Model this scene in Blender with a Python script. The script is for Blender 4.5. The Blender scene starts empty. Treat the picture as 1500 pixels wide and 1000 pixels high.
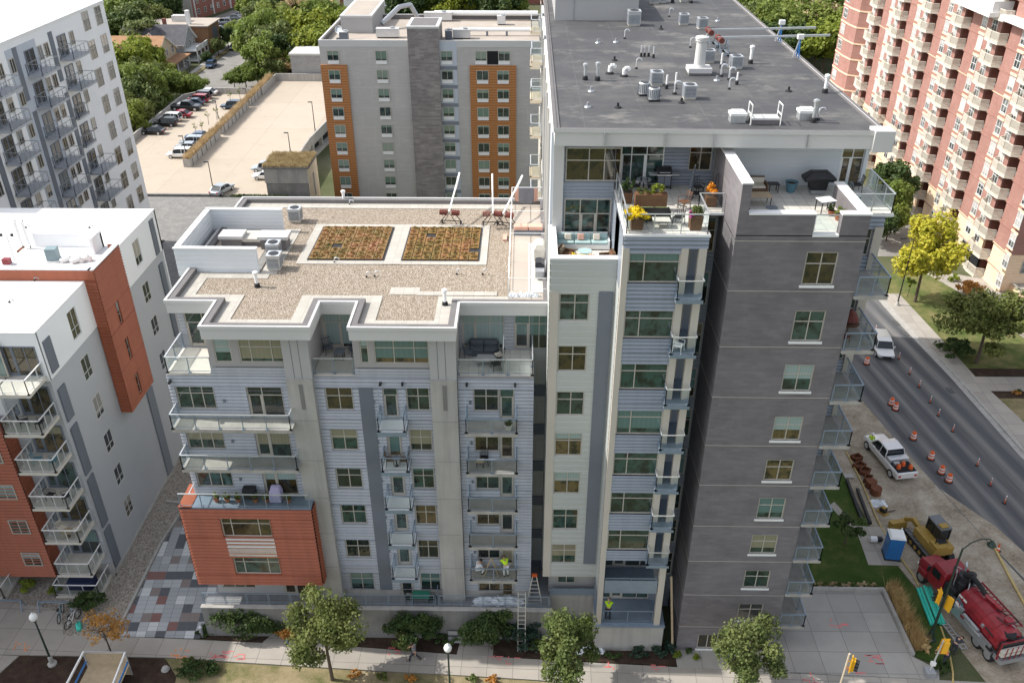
import bpy, math, random
from mathutils import Vector, Matrix
R=math.radians
scene=bpy.context.scene
# ---------------- camera ----------------
CH=49.0; FPX=1264.0; PIT=R(31.0); YAW=R(.86)
cam=bpy.data.objects.new('camera',bpy.data.cameras.new('camera')); scene.collection.objects.link(cam)
cam.location=(0,0,CH); cam.rotation_euler=(R(90)-PIT,0,YAW)
cam.data.sensor_width=36; cam.data.lens=FPX/1500*36; cam.data.clip_end=5000; cam.data.clip_start=.5
scene.camera=cam
# ---------------- sky and sun ----------------
SUN_EL=44; SUN_AZ=7     # elevation; degrees behind the -x axis
w=bpy.data.worlds.new('World'); scene.world=w; w.use_nodes=True
nt=w.node_tree; bg=nt.nodes['Background']; sky=nt.nodes.new('ShaderNodeTexSky')
sky.sky_type='NISHITA'; sky.sun_disc=False; sky.sun_elevation=R(SUN_EL); sky.sun_rotation=R(270+SUN_AZ)
sky.air_density=1.0; sky.dust_density=2.0
hs=nt.nodes.new('ShaderNodeHueSaturation'); hs.inputs['Saturation'].default_value=.38   # thin bright cloud whitens the sky light
nt.links.new(sky.outputs[0],hs.inputs['Color']); nt.links.new(hs.outputs[0],bg.inputs[0]); bg.inputs[1].default_value=.15
sl=bpy.data.lights.new('sun','SUN'); sl.energy=2.85; sl.angle=R(.6); sl.color=(1,.955,.88)
so=bpy.data.objects.new('sun',sl); scene.collection.objects.link(so)
sd=Vector((-math.cos(R(SUN_EL))*math.cos(R(SUN_AZ)),math.cos(R(SUN_EL))*math.sin(R(SUN_AZ)),math.sin(R(SUN_EL))))
so.rotation_euler=sd.to_track_quat('Z','Y').to_euler(); so.location=(-60,20,90)
vs=scene.view_settings; vs.view_transform='Standard'; vs.look='None'; vs.gamma=1; vs.exposure=.84
# ---------------- pixel ray to a point on a horizontal or vertical plane ----------------
_c,_s,_a,_b=math.cos(PIT),math.sin(PIT),math.cos(YAW),math.sin(YAW)
def ray(u,v):
    p=(u-750)/FPX;q=(500-v)/FPX
    return (-_b*_c+p*_a-q*_b*_s, _a*_c+p*_b+q*_a*_s, -_s+q*_c)
def G(u,v,z=0.0):
    d=ray(u,v);t=(z-CH)/d[2];return Vector((d[0]*t,d[1]*t,z))
def PY(u,v,Y):
    d=ray(u,v);t=Y/d[1];return Vector((d[0]*t,Y,CH+d[2]*t))
# ---------------- materials ----------------
def lin(c):
    return tuple(c)+(1,) if len(c)==3 else c
class NM:
    def __init__(s,name):
        s.m=bpy.data.materials.new(name); s.m.use_nodes=True; s.t=s.m.node_tree; s.n=s.t.nodes; s.b=s.n['Principled BSDF']
        s.tc=None
    def N(s,typ,**k):
        n=s.n.new('ShaderNode'+typ)
        for a,v in k.items(): setattr(n,a,v)
        return n
    def L(s,a,b): s.t.links.new(a,b)
    def co(s,scale=(1,1,1),rot=(0,0,0),kind='Object'):
        tc=s.N('TexCoord'); mp=s.N('Mapping'); mp.inputs['Scale'].default_value=scale; mp.inputs['Rotation'].default_value=rot
        s.L(tc.outputs[kind],mp.inputs[0]); return mp.outputs[0]
    def noise(s,sc,co=None,detail=4,rough=.6):
        n=s.N('TexNoise'); n.inputs['Scale'].default_value=sc; n.inputs['Detail'].default_value=detail; n.inputs['Roughness'].default_value=rough
        s.L(co or s.co(),n.inputs['Vector']); return n.outputs['Fac']
    def ramp(s,f,stops):
        r=s.N('ValToRGB'); e=r.color_ramp.elements
        while len(e)<len(stops): e.new(.5)
        for i,(p,c) in enumerate(stops): e[i].position=p; e[i].color=lin(c)
        s.L(f,r.inputs[0]); return r.outputs[0]
    def mix(s,a,b,f,bt='MIX'):
        m=s.N('Mix',data_type='RGBA',blend_type=bt)
        for i,x in ((0,f),(6,a),(7,b)):
            if isinstance(x,(tuple,list)): m.inputs[i].default_value=lin(x)
            elif isinstance(x,(int,float)): m.inputs[i].default_value=x
            else: s.L(x,m.inputs[i])
        return m.outputs[2]
    def math(s,op,a,b=0.0,c=None):
        m=s.N('Math',operation=op)
        for i,x in enumerate((a,b,c)):
            if x is None: continue
            if isinstance(x,(int,float)): m.inputs[i].default_value=x
            else: s.L(x,m.inputs[i])
        return m.outputs[0]
    def bump(s,h,st=.3,d=.05):
        b=s.N('Bump'); b.inputs['Strength'].default_value=st; b.inputs['Distance'].default_value=d; s.L(h,b.inputs['Height']); s.L(b.outputs[0],s.b.inputs['Normal'])
    def col(s,x):
        if isinstance(x,(tuple,list)): s.b.inputs['Base Color'].default_value=lin(x)
        else: s.L(x,s.b.inputs['Base Color'])
    def set(s,**k):
        for a,v in k.items(): s.b.inputs[a.replace('_',' ')].default_value=v
        return s
MT={}
def mat(name,col,rough=.7,metal=0,var=.18,ns=1.2,fine=12,bump=.15,spec=.4,streak=0,obj=0):
    """painted / cast surface with broad mottling, fine grain, rain streaks"""
    m=NM(name); co=m.co()
    a=m.noise(ns,co,5); f=m.noise(fine,co,3)
    k=m.math('ADD',m.math('MULTIPLY',a,.7),m.math('MULTIPLY',f,.3))
    c=m.ramp(k,[(.3,tuple(x*(1-var) for x in col)),(.7,tuple(min(1,x*(1+var)) for x in col))])
    if streak:
        st=m.noise(1.0,m.co((2.2,2.2,.12)),4)
        c=m.mix(c,tuple(x*(1-streak) for x in col),m.ramp(st,[(.45,(0,0,0)),(.75,(1,1,1))]))
    if obj:
        oi=m.N('ObjectInfo'); c=m.mix(c,m.ramp(oi.outputs['Random'],[(0,(1-obj,)*3),(1,(1,1,1))]),1.0,'MULTIPLY')
    m.col(c); m.set(Roughness=rough,Metallic=metal); m.b.inputs['Specular IOR Level'].default_value=spec
    if bump: m.bump(f,bump,.02)
    MT[name]=m.m; return m.m
mat('concrete',(.40,.385,.36),.9,var=.14,ns=.5,streak=.25)
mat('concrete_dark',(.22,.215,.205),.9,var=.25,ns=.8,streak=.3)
mat('gray_panel',(.40,.395,.39),.5,var=.05,ns=.3,bump=.03)
mat('trim_panel',(.55,.545,.53),.5,var=.05,ns=.3,bump=.03)
mat('taupe_panel',(.36,.345,.34),.55,var=.06,ns=.3,bump=.03)
mat('blue_siding_dark',(.27,.30,.35),.42,.15,var=.08,ns=.35,bump=.04,streak=.12); mat('blue_siding',(.385,.40,.435),.42,.15,var=.08,ns=.35,bump=.04,streak=.12)
mat('dark_panel',(.16,.18,.215),.45,.1,var=.1,ns=.5,bump=.04)
mat('pale_siding',(.46,.48,.46),.45,.1,var=.05,ns=.3,bump=.03)
mat('white_siding',(.66,.69,.715),.5,var=.04,ns=.4,bump=.03)
mat('beige_trim',(.50,.46,.40),.6,var=.06,ns=.5,bump=.03)
mat('window_frame',(.44,.41,.36),.5,var=.04,bump=0)
mat('white_paint',(.78,.78,.77),.45,var=.04,bump=.02)
mat('white_wall',(.82,.83,.84),.6,var=.04,ns=.25,bump=.03)
mat('pale_gray_wall',(.43,.445,.47),.6,var=.05,ns=.25,bump=.03)
mat('slate_wall',(.20,.22,.25),.6,var=.08,ns=.4)
mat('blue_gray_wall',(.48,.52,.58),.6,var=.05,ns=.3)
mat('red_metal',(.34,.10,.05),.45,.1,var=.12,ns=.5,bump=.04,streak=.18)
mat('steel',(.42,.44,.46),.4,.6,var=.15,ns=3,bump=.03)
mat('galvanised',(.55,.57,.58),.38,.7,var=.15,ns=4,bump=.03)
mat('blue_steel',(.24,.30,.37),.4,.3,var=.1,ns=2,bump=.02)
mat('alum',(.66,.68,.70),.35,.6,var=.08,ns=2,bump=.02)
mat('black_metal',(.03,.03,.033),.4,.2,var=.3,ns=3,bump=.02)
mat('black_rubber',(.018,.018,.02),.75,var=.3,bump=.1)
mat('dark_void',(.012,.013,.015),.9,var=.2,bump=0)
mat('membrane_edge',(.16,.15,.15),.7,var=.15,ns=1)
mat('teal_paint',(.10,.22,.28),.4,var=.1)
mat('white_plastic',(.8,.8,.78),.5,var=.04,bump=0)
mat('tan_paint',(.62,.52,.38),.6,var=.08)
mat('wood',(.15,.075,.04),.6,var=.3,ns=4)
mat('pale_wood',(.42,.33,.22),.7,var=.15,ns=3)
mat('wicker',(.14,.085,.05),.7,var=.3,ns=8)
mat('cushion_cream',(.66,.60,.50),.9,var=.06)
mat('cushion_teal',(.38,.52,.52),.9,var=.08)
mat('cushion_gray',(.10,.115,.135),.9,var=.1)
mat('fabric_green',(.35,.50,.15),.9,var=.08)
mat('lilac',(.42,.38,.55),.9,var=.06); mat('green_cloth',(.03,.20,.13),.7,var=.1); mat('navy_cloth',(.02,.03,.08),.9,var=.1); mat('terracotta',(.38,.13,.06),.7,var=.12,obj=.2)
mat('rust',(.16,.06,.03),.85,.2,var=.5,ns=6,bump=.4)
mat('drum_orange',(.72,.13,.03),.5,var=.1)
mat('reflective_white',(.8,.8,.8),.35,var=.05,bump=0)
mat('sign_yellow',(.80,.42,.02),.5,var=.06)
mat('machine_yellow',(.36,.23,.05),.5,var=.18,ns=2)
mat('balcony_concrete',(.36,.345,.315),.9,var=.42,ns=1.1,streak=.2); mat('roof_stain',(.42,.37,.34),.9,var=.3,ns=1); mat('truck_red',(.25,.016,.024),.35,var=.35,ns=2,spec=.6)
mat('blue_plastic',(.03,.16,.42),.4,var=.08)
mat('green_pipe',(.05,.55,.42),.4,var=.06)
mat('skin',(.50,.29,.20),.6,var=.05,bump=0)
mat('neon_vest',(.55,.85,.02),.7,var=.08,bump=0)
mat('white_cloth',(.72,.73,.76),.9,var=.05,bump=0)
mat('dark_cloth',(.035,.04,.055),.9,var=.15,bump=0)
mat('gray_cloth',(.20,.20,.22),.9,var=.1,bump=0)
mat('hair',(.03,.02,.015),.8,bump=0)
mat('plastic_sheet',(.72,.76,.80),.35,var=.1,ns=5,bump=.5)
mat('pink_board',(.62,.36,.28),.8,var=.12)
mat('bark',(.10,.075,.055),.95,var=.3,ns=6,bump=.6)
mat('soil',(.075,.05,.038),1,var=.35,ns=3,fine=30,bump=.8)
mat('stone_base',(.55,.52,.46),.85,var=.12,ns=2)
mat('flow_yellow',(.50,.38,.16),.9,var=.2,ns=3,bump=.4)
mat('roof_tan',(.40,.35,.30),.9,var=.12,ns=.4)
mat('shingle_tan',(.36,.20,.11),.9,var=.2,ns=1)
mat('shingle_gray',(.10,.10,.11),.9,var=.25,ns=1)
mat('house_gray',(.34,.34,.34),.8,var=.08)
mat('brown_brick',(.28,.15,.08),.85,var=.2,ns=1)
mat('headlight',(.85,.85,.85),.15,var=.05,bump=0); mat('taillight',(.45,.02,.02),.2,var=.05,bump=0)
mat('spray_pink',(.75,.18,.18),.9,var=.15,bump=0); mat('spray_orange',(.80,.30,.10),.9,var=.15,bump=0)
# glass panes: a dark room, blinds or curtains behind reflecting glass; each pane differs
def glass_mat(name,tints,blind=.5,blind_cols=None,rough=.06):
    m=NM(name); oi=m.N('ObjectInfo'); r=oi.outputs['Random']
    tc=m.N('TexCoord'); sp=m.N('SeparateXYZ'); m.L(tc.outputs['Generated'],sp.inputs[0])
    base=m.ramp(r,[(i/(len(tints)),t) for i,t in enumerate(tints)]); base.node.color_ramp.interpolation='CONSTANT'
    va=m.N('VectorMath',operation='MULTIPLY_ADD'); m.L(tc.outputs['Object'],va.inputs[0]); va.inputs[1].default_value=(1.3,1.3,1.3)
    cb=m.N('CombineXYZ'); m.L(m.math('MULTIPLY',r,97.0),cb.inputs[0]); m.L(m.math('MULTIPLY',r,31.0),cb.inputs[2]); m.L(cb.outputs[0],va.inputs[2])
    n=m.noise(1.1,va.outputs[0],3)
    base=m.mix(base,(.010,.013,.012),m.ramp(n,[(.45,(0,0,0)),(.62,(.9,.9,.9))]))
    r2=m.math('FRACT',m.math('MULTIPLY',r,17.31)); r3=m.math('FRACT',m.math('MULTIPLY',r,53.7))
    bc=m.ramp(r3,[(i/len(blind_cols),t) for i,t in enumerate(blind_cols)]) ; bc.node.color_ramp.interpolation='CONSTANT'
    wv=m.math('SINE',m.math('MULTIPLY',sp.outputs[0],60.0)); bc=m.mix(bc,(.03,.04,.04),m.math('MULTIPLY',m.math('ADD',wv,1.0),.05))
    hgt=m.math('SUBTRACT',1.0,m.math('MULTIPLY',m.math('SUBTRACT',r2,1-blind),1.0/max(blind,.01)))
    on=m.math('MULTIPLY',m.math('GREATER_THAN',r2,1-blind),m.math('GREATER_THAN',sp.outputs[2],hgt))
    m.col(m.mix(base,bc,on)); m.set(Roughness=rough,IOR=1.6); m.b.inputs['Specular IOR Level'].default_value=.8
    MT[name]=m.m
glass_mat('glass_main',[(.035,.06,.05),(.06,.045,.02),(.05,.09,.08),(.02,.03,.03),(.035,.08,.07),(.14,.10,.045)],.42,[(.16,.28,.28),(.11,.19,.18),(.26,.24,.17),(.30,.38,.37)])
glass_mat('glass_hotel',[(.05,.08,.07),(.03,.05,.05)],.9,[(.16,.24,.19),(.20,.28,.23),(.24,.30,.24)],.15)
glass_mat('glass_far',[(.05,.06,.065),(.10,.085,.06),(.02,.025,.03)],.5,[(.30,.29,.27),(.20,.22,.23),(.42,.38,.33)],.12)
glass_mat('glass_redtower',[(.20,.21,.21),(.28,.27,.25),(.07,.08,.085)],.92,[(.52,.50,.47),(.46,.46,.45),(.60,.58,.54)],.3)
def mk(name,fn):
    m=NM(name); fn(m); MT[name]=m.m
def f_clear(m):
    m.set(Roughness=.05,Transmission_Weight=1.0,IOR=1.1) ; m.col((.82,.92,.92))
    # thin balcony glass: mostly see-through with a faint sheen
    tr=m.N('BsdfTransparent'); tr.inputs[0].default_value=(.90,.95,.95,1); gl=m.N('BsdfGlossy'); gl.inputs['Roughness'].default_value=.05; gl.inputs[0].default_value=(.9,.95,1,1)
    fr=m.N('Fresnel'); fr.inputs[0].default_value=1.5; mx=m.N('MixShader'); m.L(m.math('MULTIPLY',fr.outputs[0],.7),mx.inputs[0]); m.L(tr.outputs[0],mx.inputs[1]); m.L(gl.outputs[0],mx.inputs[2])
    m.L(mx.outputs[0],m.n['Material Output'].inputs['Surface'])
mk('clear_glass',f_clear)
def brick(m,c1,c2,mort,bw,bh,ms=.01,var=.5,bump=.3):
    tc=m.N('TexCoord'); sp=m.N('SeparateXYZ'); m.L(tc.outputs['Object'],sp.inputs[0]); cb=m.N('CombineXYZ')
    m.L(m.math('ADD',sp.outputs[0],sp.outputs[1]),cb.inputs[0]); m.L(sp.outputs[2],cb.inputs[1])
    b=m.N('TexBrick'); b.inputs['Scale'].default_value=1; b.inputs['Brick Width'].default_value=bw; b.inputs['Row Height'].default_value=bh; b.inputs['Mortar Size'].default_value=ms
    b.inputs['Color1'].default_value=lin(c1); b.inputs['Color2'].default_value=lin(c2); b.inputs['Mortar'].default_value=lin(mort); m.L(cb.outputs[0],b.inputs['Vector'])
    n=m.noise(.6,None,6); c=m.mix(b.outputs[0],tuple(x*(1-var) for x in c1),m.ramp(n,[(.4,(0,0,0)),(.75,(.8,.8,.8))]))
    n2=m.noise(1.2,m.co((.6,.6,4.5)),5); c=m.mix(c,tuple(min(1,x*1.3) for x in c2),m.ramp(n2,[(.5,(0,0,0)),(.8,(.5,.5,.5))]))
    m.col(c); m.set(Roughness=.85); m.bump(b.outputs[1],-bump,.02)
mk('dark_brick',lambda m:brick(m,(.160,.147,.155),(.195,.182,.190),(.175,.163,.168),.6,.2,.012,.25))
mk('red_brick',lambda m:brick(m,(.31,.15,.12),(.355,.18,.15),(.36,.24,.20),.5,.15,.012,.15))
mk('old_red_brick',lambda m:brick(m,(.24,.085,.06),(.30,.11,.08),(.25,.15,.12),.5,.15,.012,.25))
mk('cream_block',lambda m:brick(m,(.78,.56,.38),(.82,.62,.44),(.60,.45,.33),.8,.4,.012,.08))
mk('split_brick',lambda m:brick(m,(.20,.18,.175),(.33,.30,.285),(.26,.24,.23),1.3,.28,.02,.25))
mk('block_gray',lambda m:brick(m,(.30,.30,.30),(.34,.34,.34),(.25,.25,.25),.8,.4,.02,.15))
mk('hotel_panel',lambda m:brick(m,(.45,.435,.415),(.48,.46,.44),(.54,.52,.50),3.6,3.0,.03,.06,.1))
def f_orange(m):
    tc=m.N('TexCoord'); sp=m.N('SeparateXYZ'); m.L(tc.outputs['Object'],sp.inputs[0])
    f=m.math('FRACT',m.math('MULTIPLY',sp.outputs[2],2.6)); c=m.ramp(f,[(.0,(.14,.045,.012)),(.26,(.14,.045,.012)),(.3,(.50,.21,.07)),(1,(.55,.24,.085))])
    m.col(m.mix(c,(.42,.18,.06),m.noise(2,m.co((1,1,4))))); m.set(Roughness=.6); m.bump(f,.5,.05)
mk('orange_slats',f_orange)
def f_gravel(m):
    co=m.co(); v=m.N('TexVoronoi'); v.inputs['Scale'].default_value=11; m.L(co,v.inputs['Vector'])
    v2=m.N('TexVoronoi'); v2.inputs['Scale'].default_value=3.2; m.L(co,v2.inputs['Vector'])
    c=m.ramp(m.math('FRACT',m.math('MULTIPLY',v.outputs['Color'],3.0)),[(0,(.13,.10,.075)),(.3,(.25,.20,.15)),(.7,(.33,.275,.22)),(1,(.46,.41,.35))])
    c=m.mix(c,(.295,.24,.18),m.math('MULTIPLY',m.noise(.35,co,5),.75)); m.col(c); m.set(Roughness=.95); m.bump(v.outputs['Distance'],.9,.06)
mk('roof_gravel',f_gravel)
def f_stones(m):
    co=m.co(); v=m.N('TexVoronoi'); v.inputs['Scale'].default_value=10; m.L(co,v.inputs['Vector'])
    c=m.ramp(m.math('FRACT',m.math('MULTIPLY',v.outputs['Color'],3.0)),[(0,(.17,.145,.12)),(.4,(.28,.25,.21)),(1,(.42,.38,.33))])
    m.col(c); m.set(Roughness=.95); m.bump(v.outputs['Distance'],.9,.06)
mk('ground_stones',f_stones)
def f_membrane(m):
    co=m.co(); a=m.noise(.22,co,7,.7); b=m.noise(2.5,co,4)
    c=m.ramp(a,[(.33,(.052,.052,.056)),(.5,(.068,.068,.071)),(.62,(.10,.098,.095)),(.75,(.14,.135,.13))])
    c=m.mix(c,(.085,.08,.078),m.ramp(b,[(.5,(0,0,0)),(.8,(.5,.5,.5))]))
    tc=m.N('TexCoord'); sp=m.N('SeparateXYZ'); m.L(tc.outputs['Object'],sp.inputs[0])
    def line(ax,per,wd):
        f=m.math('FRACT',m.math('DIVIDE',sp.outputs[ax],per)); return m.math('LESS_THAN',f,wd/per)
    ln=m.math('MAXIMUM',line(1,5.1,.07),line(0,3.4,.035))
    c=m.mix(c,(.15,.15,.15),m.math('MULTIPLY',ln,m.ramp(m.noise(.5,co,3),[(.35,(.15,.15,.15)),(.7,(.7,.7,.7))])))
    d=m.ramp(m.noise(.45,m.co((.6,1,1)),5,.75),[(.55,(0,0,0)),(.72,(1,1,1))]); c=m.mix(c,(.19,.18,.165),d)
    m.col(c); m.set(Roughness=.75); m.bump(b,.1,.02)
mk('black_membrane',f_membrane)
def grid(m,c,lc,sx,sy,lw,var=.12,rot=0,ns=.8,stain=(.2,.19,.18),stn=.3,wn=(.5,.8)):
    co=m.co(rot=(0,0,rot)); sp=m.N('SeparateXYZ'); m.L(co,sp.inputs[0])
    fx=m.math('FRACT',m.math('DIVIDE',sp.outputs[0],sx)); fy=m.math('FRACT',m.math('DIVIDE',sp.outputs[1],sy))
    ln=m.math('MAXIMUM',m.math('LESS_THAN',fx,lw/sx),m.math('LESS_THAN',fy,lw/sy))
    wn_=m.N('TexWhiteNoise',noise_dimensions='2D'); cb=m.N('CombineXYZ'); m.L(m.math('FLOOR',m.math('DIVIDE',sp.outputs[0],sx)),cb.inputs[0]); m.L(m.math('FLOOR',m.math('DIVIDE',sp.outputs[1],sy)),cb.inputs[1]); m.L(cb.outputs[0],wn_.inputs['Vector'])
    a=m.noise(ns,co,5); k=m.math('ADD',m.math('MULTIPLY',a,.6),m.math('MULTIPLY',wn_.outputs[0],.4))
    x=m.ramp(k,[(.25,tuple(q*(1-var) for q in c)),(.75,tuple(q*(1+var) for q in c))])
    x=m.mix(x,stain,m.math('MULTIPLY',m.ramp(m.noise(.5,co,7,.75),[(wn[0],(0,0,0)),(wn[1],(1,1,1))]),stn))
    m.col(m.mix(x,lc,ln)); m.set(Roughness=.9); m.bump(m.noise(25,co,2),.15,.01); return x
mk('sidewalk',lambda m:grid(m,(.36,.33,.29),(.18,.165,.15),1.75,1.75,.035,.12,R(1.8)))
mk('plaza',lambda m:grid(m,(.35,.335,.305),(.14,.135,.125),2.05,1.75,.03,.1,0))
mk('paver_roof',lambda m:grid(m,(.44,.415,.37),(.30,.28,.25),.61,.61,.02,.08))
mk('deck_paver',lambda m:grid(m,(.60,.58,.53),(.36,.34,.31),.61,.61,.025,.1))
mk('terrace_paver',lambda m:grid(m,(.24,.25,.26),(.13,.135,.14),.61,.61,.025,.12))
mk('parking_concrete',lambda m:grid(m,(.44,.375,.30),(.35,.30,.24),9.0,17,.10,.06,0,.25,(.30,.26,.21),.6))
def f_checker(m):
    co=m.co(rot=(0,0,R(-3)),scale=(1/1.0,1/.5,1)); sp=m.N('SeparateXYZ'); m.L(co,sp.inputs[0])
    cb=m.N('CombineXYZ'); m.L(m.math('FLOOR',m.math('MULTIPLY',sp.outputs[0],1.45)),cb.inputs[0]); m.L(m.math('FLOOR',m.math('MULTIPLY',sp.outputs[1],.62)),cb.inputs[1])
    wn=m.N('TexWhiteNoise',noise_dimensions='2D'); m.L(cb.outputs[0],wn.inputs['Vector'])
    c=m.ramp(wn.outputs[0],[(0,(.34,.35,.36)),(.4,(.42,.43,.44)),(.62,(.56,.57,.57)),(.76,(.10,.105,.115)),(.88,(.23,.19,.175)),(.965,(.22,.11,.095))]); c.node.color_ramp.interpolation='CONSTANT'
    fx=m.math('FRACT',m.math('MULTIPLY',sp.outputs[0],1.45)); fy=m.math('FRACT',m.math('MULTIPLY',sp.outputs[1],1.24))
    ln=m.math('MAXIMUM',m.math('LESS_THAN',fx,.04),m.math('LESS_THAN',fy,.04))
    m.col(m.mix(c,(.14,.15,.16),ln)); m.set(Roughness=.85)
mk('checker_paver',f_checker)
def f_asphalt(m):
    # lane wear runs along the street
    co=m.co(rot=(0,0,R(-8.2))); sp=m.N('SeparateXYZ'); m.L(co,sp.inputs[0])
    al=m.N('Mapping'); al.inputs['Scale'].default_value=(1,.05,1); m.L(co,al.inputs[0]); al=al.outputs[0]
    wob=m.math('ADD',sp.outputs[0],m.math('MULTIPLY',m.noise(.25,al,3),1.6))
    s=m.math('SINE',m.math('MULTIPLY',wob,3.3)); st=m.ramp(m.math('ADD',m.math('MULTIPLY',s,.22),m.noise(.9,al,5,.7)),[(.3,(.075,.077,.083)),(.6,(.118,.119,.122)),(.85,(.20,.19,.178))])
    d=m.noise(.6,al,6,.7); c=m.mix(st,(.22,.20,.17),m.ramp(d,[(.5,(0,0,0)),(.8,(.7,.7,.7))]))
    m.col(c); m.set(Roughness=.9); m.bump(m.noise(30,co,2),.2,.01)
mk('asphalt',f_asphalt)
def two(name,stops,sc,det=6,bump=.4,rough=1,sc2=8,sx=(1,1,1)):
    def f(m):
        co=m.co(sx); a=m.noise(sc,co,det,.7); b=m.noise(sc2,co,3); k=m.math('ADD',m.math('MULTIPLY',a,.72),m.math('MULTIPLY',b,.28))
        m.col(m.ramp(k,stops)); m.set(Roughness=rough); m.b.inputs['Specular IOR Level'].default_value=.1; m.bump(b,bump,.05)
    mk(name,f)
two('dirt',[(.36,(.19,.155,.115)),(.46,(.30,.25,.19)),(.54,(.38,.33,.26)),(.66,(.50,.45,.37))],.45,det=9,bump=.8,sc2=5)
two('city_ground',[(.3,(.05,.07,.03)),(.5,(.09,.10,.05)),(.7,(.17,.16,.12))],.06)
two('roof_white',[(.3,(.76,.755,.74)),(.6,(.74,.73,.715)),(.7,(.55,.51,.48)),(.8,(.42,.38,.36))],.16,det=8,bump=.05,rough=.8)
two('lawn',[(.3,(.028,.06,.014)),(.5,(.05,.085,.02)),(.68,(.12,.12,.045))],.5,sc2=14)
two('dry_lawn',[(.34,(.08,.10,.03)),(.43,(.17,.155,.075)),(.55,(.29,.235,.14)),(.7,(.36,.30,.20))],.35,sc2=12)
two('patchy_lawn',[(.33,(.05,.085,.02)),(.46,(.10,.125,.04)),(.58,(.20,.18,.08)),(.7,(.30,.25,.14))],.35,sc2=12)
two('mulch',[(.3,(.028,.018,.014)),(.5,(.055,.037,.028)),(.75,(.10,.07,.05))],1.5,sc2=18,bump=.9)
two('street_gray',[(.3,(.20,.19,.18)),(.7,(.30,.29,.27))],.4)
two('aged_wall',[(.3,(.22,.21,.20)),(.55,(.36,.345,.32)),(.8,(.42,.40,.37))],.4,sx=(3,3,.5))
def leafmat(name,a,b,c,tr=.25):
    m=NM(name); co=m.co(); oi=m.N('ObjectInfo')
    n=m.math('ADD',m.math('MULTIPLY',m.noise(.9,co,4),.75),m.math('MULTIPLY',m.noise(9,co,2),.3))
    x=m.ramp(n,[(.36,a),(.52,b),(.68,c)]); x=m.mix(x,m.ramp(oi.outputs['Random'],[(0,(.8,.86,.78)),(.5,(1,1,1)),(1,(1.0,.94,.72))]),1.0,'MULTIPLY')
    m.col(x); m.set(Roughness=.6); m.b.inputs['Specular IOR Level'].default_value=.25
    t=m.N('BsdfTranslucent'); m.L(x,t.inputs[0]); mx=m.N('MixShader'); mx.inputs[0].default_value=tr
    m.L(m.b.outputs[0],mx.inputs[1]); m.L(t.outputs[0],mx.inputs[2]); m.L(mx.outputs[0],m.n['Material Output'].inputs['Surface']); MT[name]=m.m
leafmat('leaf_mid',(.075,.11,.028),(.14,.175,.055),(.23,.25,.09),.3)
leafmat('leaf_dark',(.03,.056,.018),(.062,.10,.03),(.11,.155,.045))
leafmat('leaf_far',(.115,.165,.035),(.205,.26,.06),(.31,.35,.09),.42)
leafmat('leaf_yellowgreen',(.12,.17,.025),(.22,.27,.04),(.33,.36,.06),.35)
leafmat('leaf_yellow',(.30,.32,.03),(.50,.47,.05),(.68,.60,.09),.35)
leafmat('leaf_orange',(.28,.13,.03),(.50,.24,.06),(.62,.36,.11))
leafmat('leaf_blue',(.02,.045,.035),(.035,.07,.05),(.06,.10,.08))
leafmat('flower_yellow',(.60,.42,.01),(.85,.62,.02),(.85,.70,.05)); leafmat('flower_orange',(.7,.2,.02),(.8,.35,.03),(.6,.1,.02))
leafmat('flower_purple',(.35,.03,.30),(.5,.08,.4),(.12,.25,.04)); leafmat('grass_straw',(.34,.24,.13),(.52,.39,.23),(.64,.52,.34)); leafmat('sedum',(.16,.145,.055),(.30,.19,.08),(.40,.20,.115),.2)
def carpaint(name,c):
    m=NM('car_paint_'+name); m.col(c); m.set(Roughness=.28,Metallic=.25,Coat_Weight=.6); MT['car_'+name]=m.m
for n_,c_ in dict(white=(.78,.78,.78),black=(.012,.013,.016),navy=(.02,.045,.09),silver=(.38,.42,.46),red=(.33,.015,.03),gray=(.12,.13,.14),blue=(.05,.10,.20)).items(): carpaint(n_,c_)
mm=NM('car_glass'); mm.col((.015,.02,.025)); mm.set(Roughness=.05); MT['car_glass']=mm.m
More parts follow.
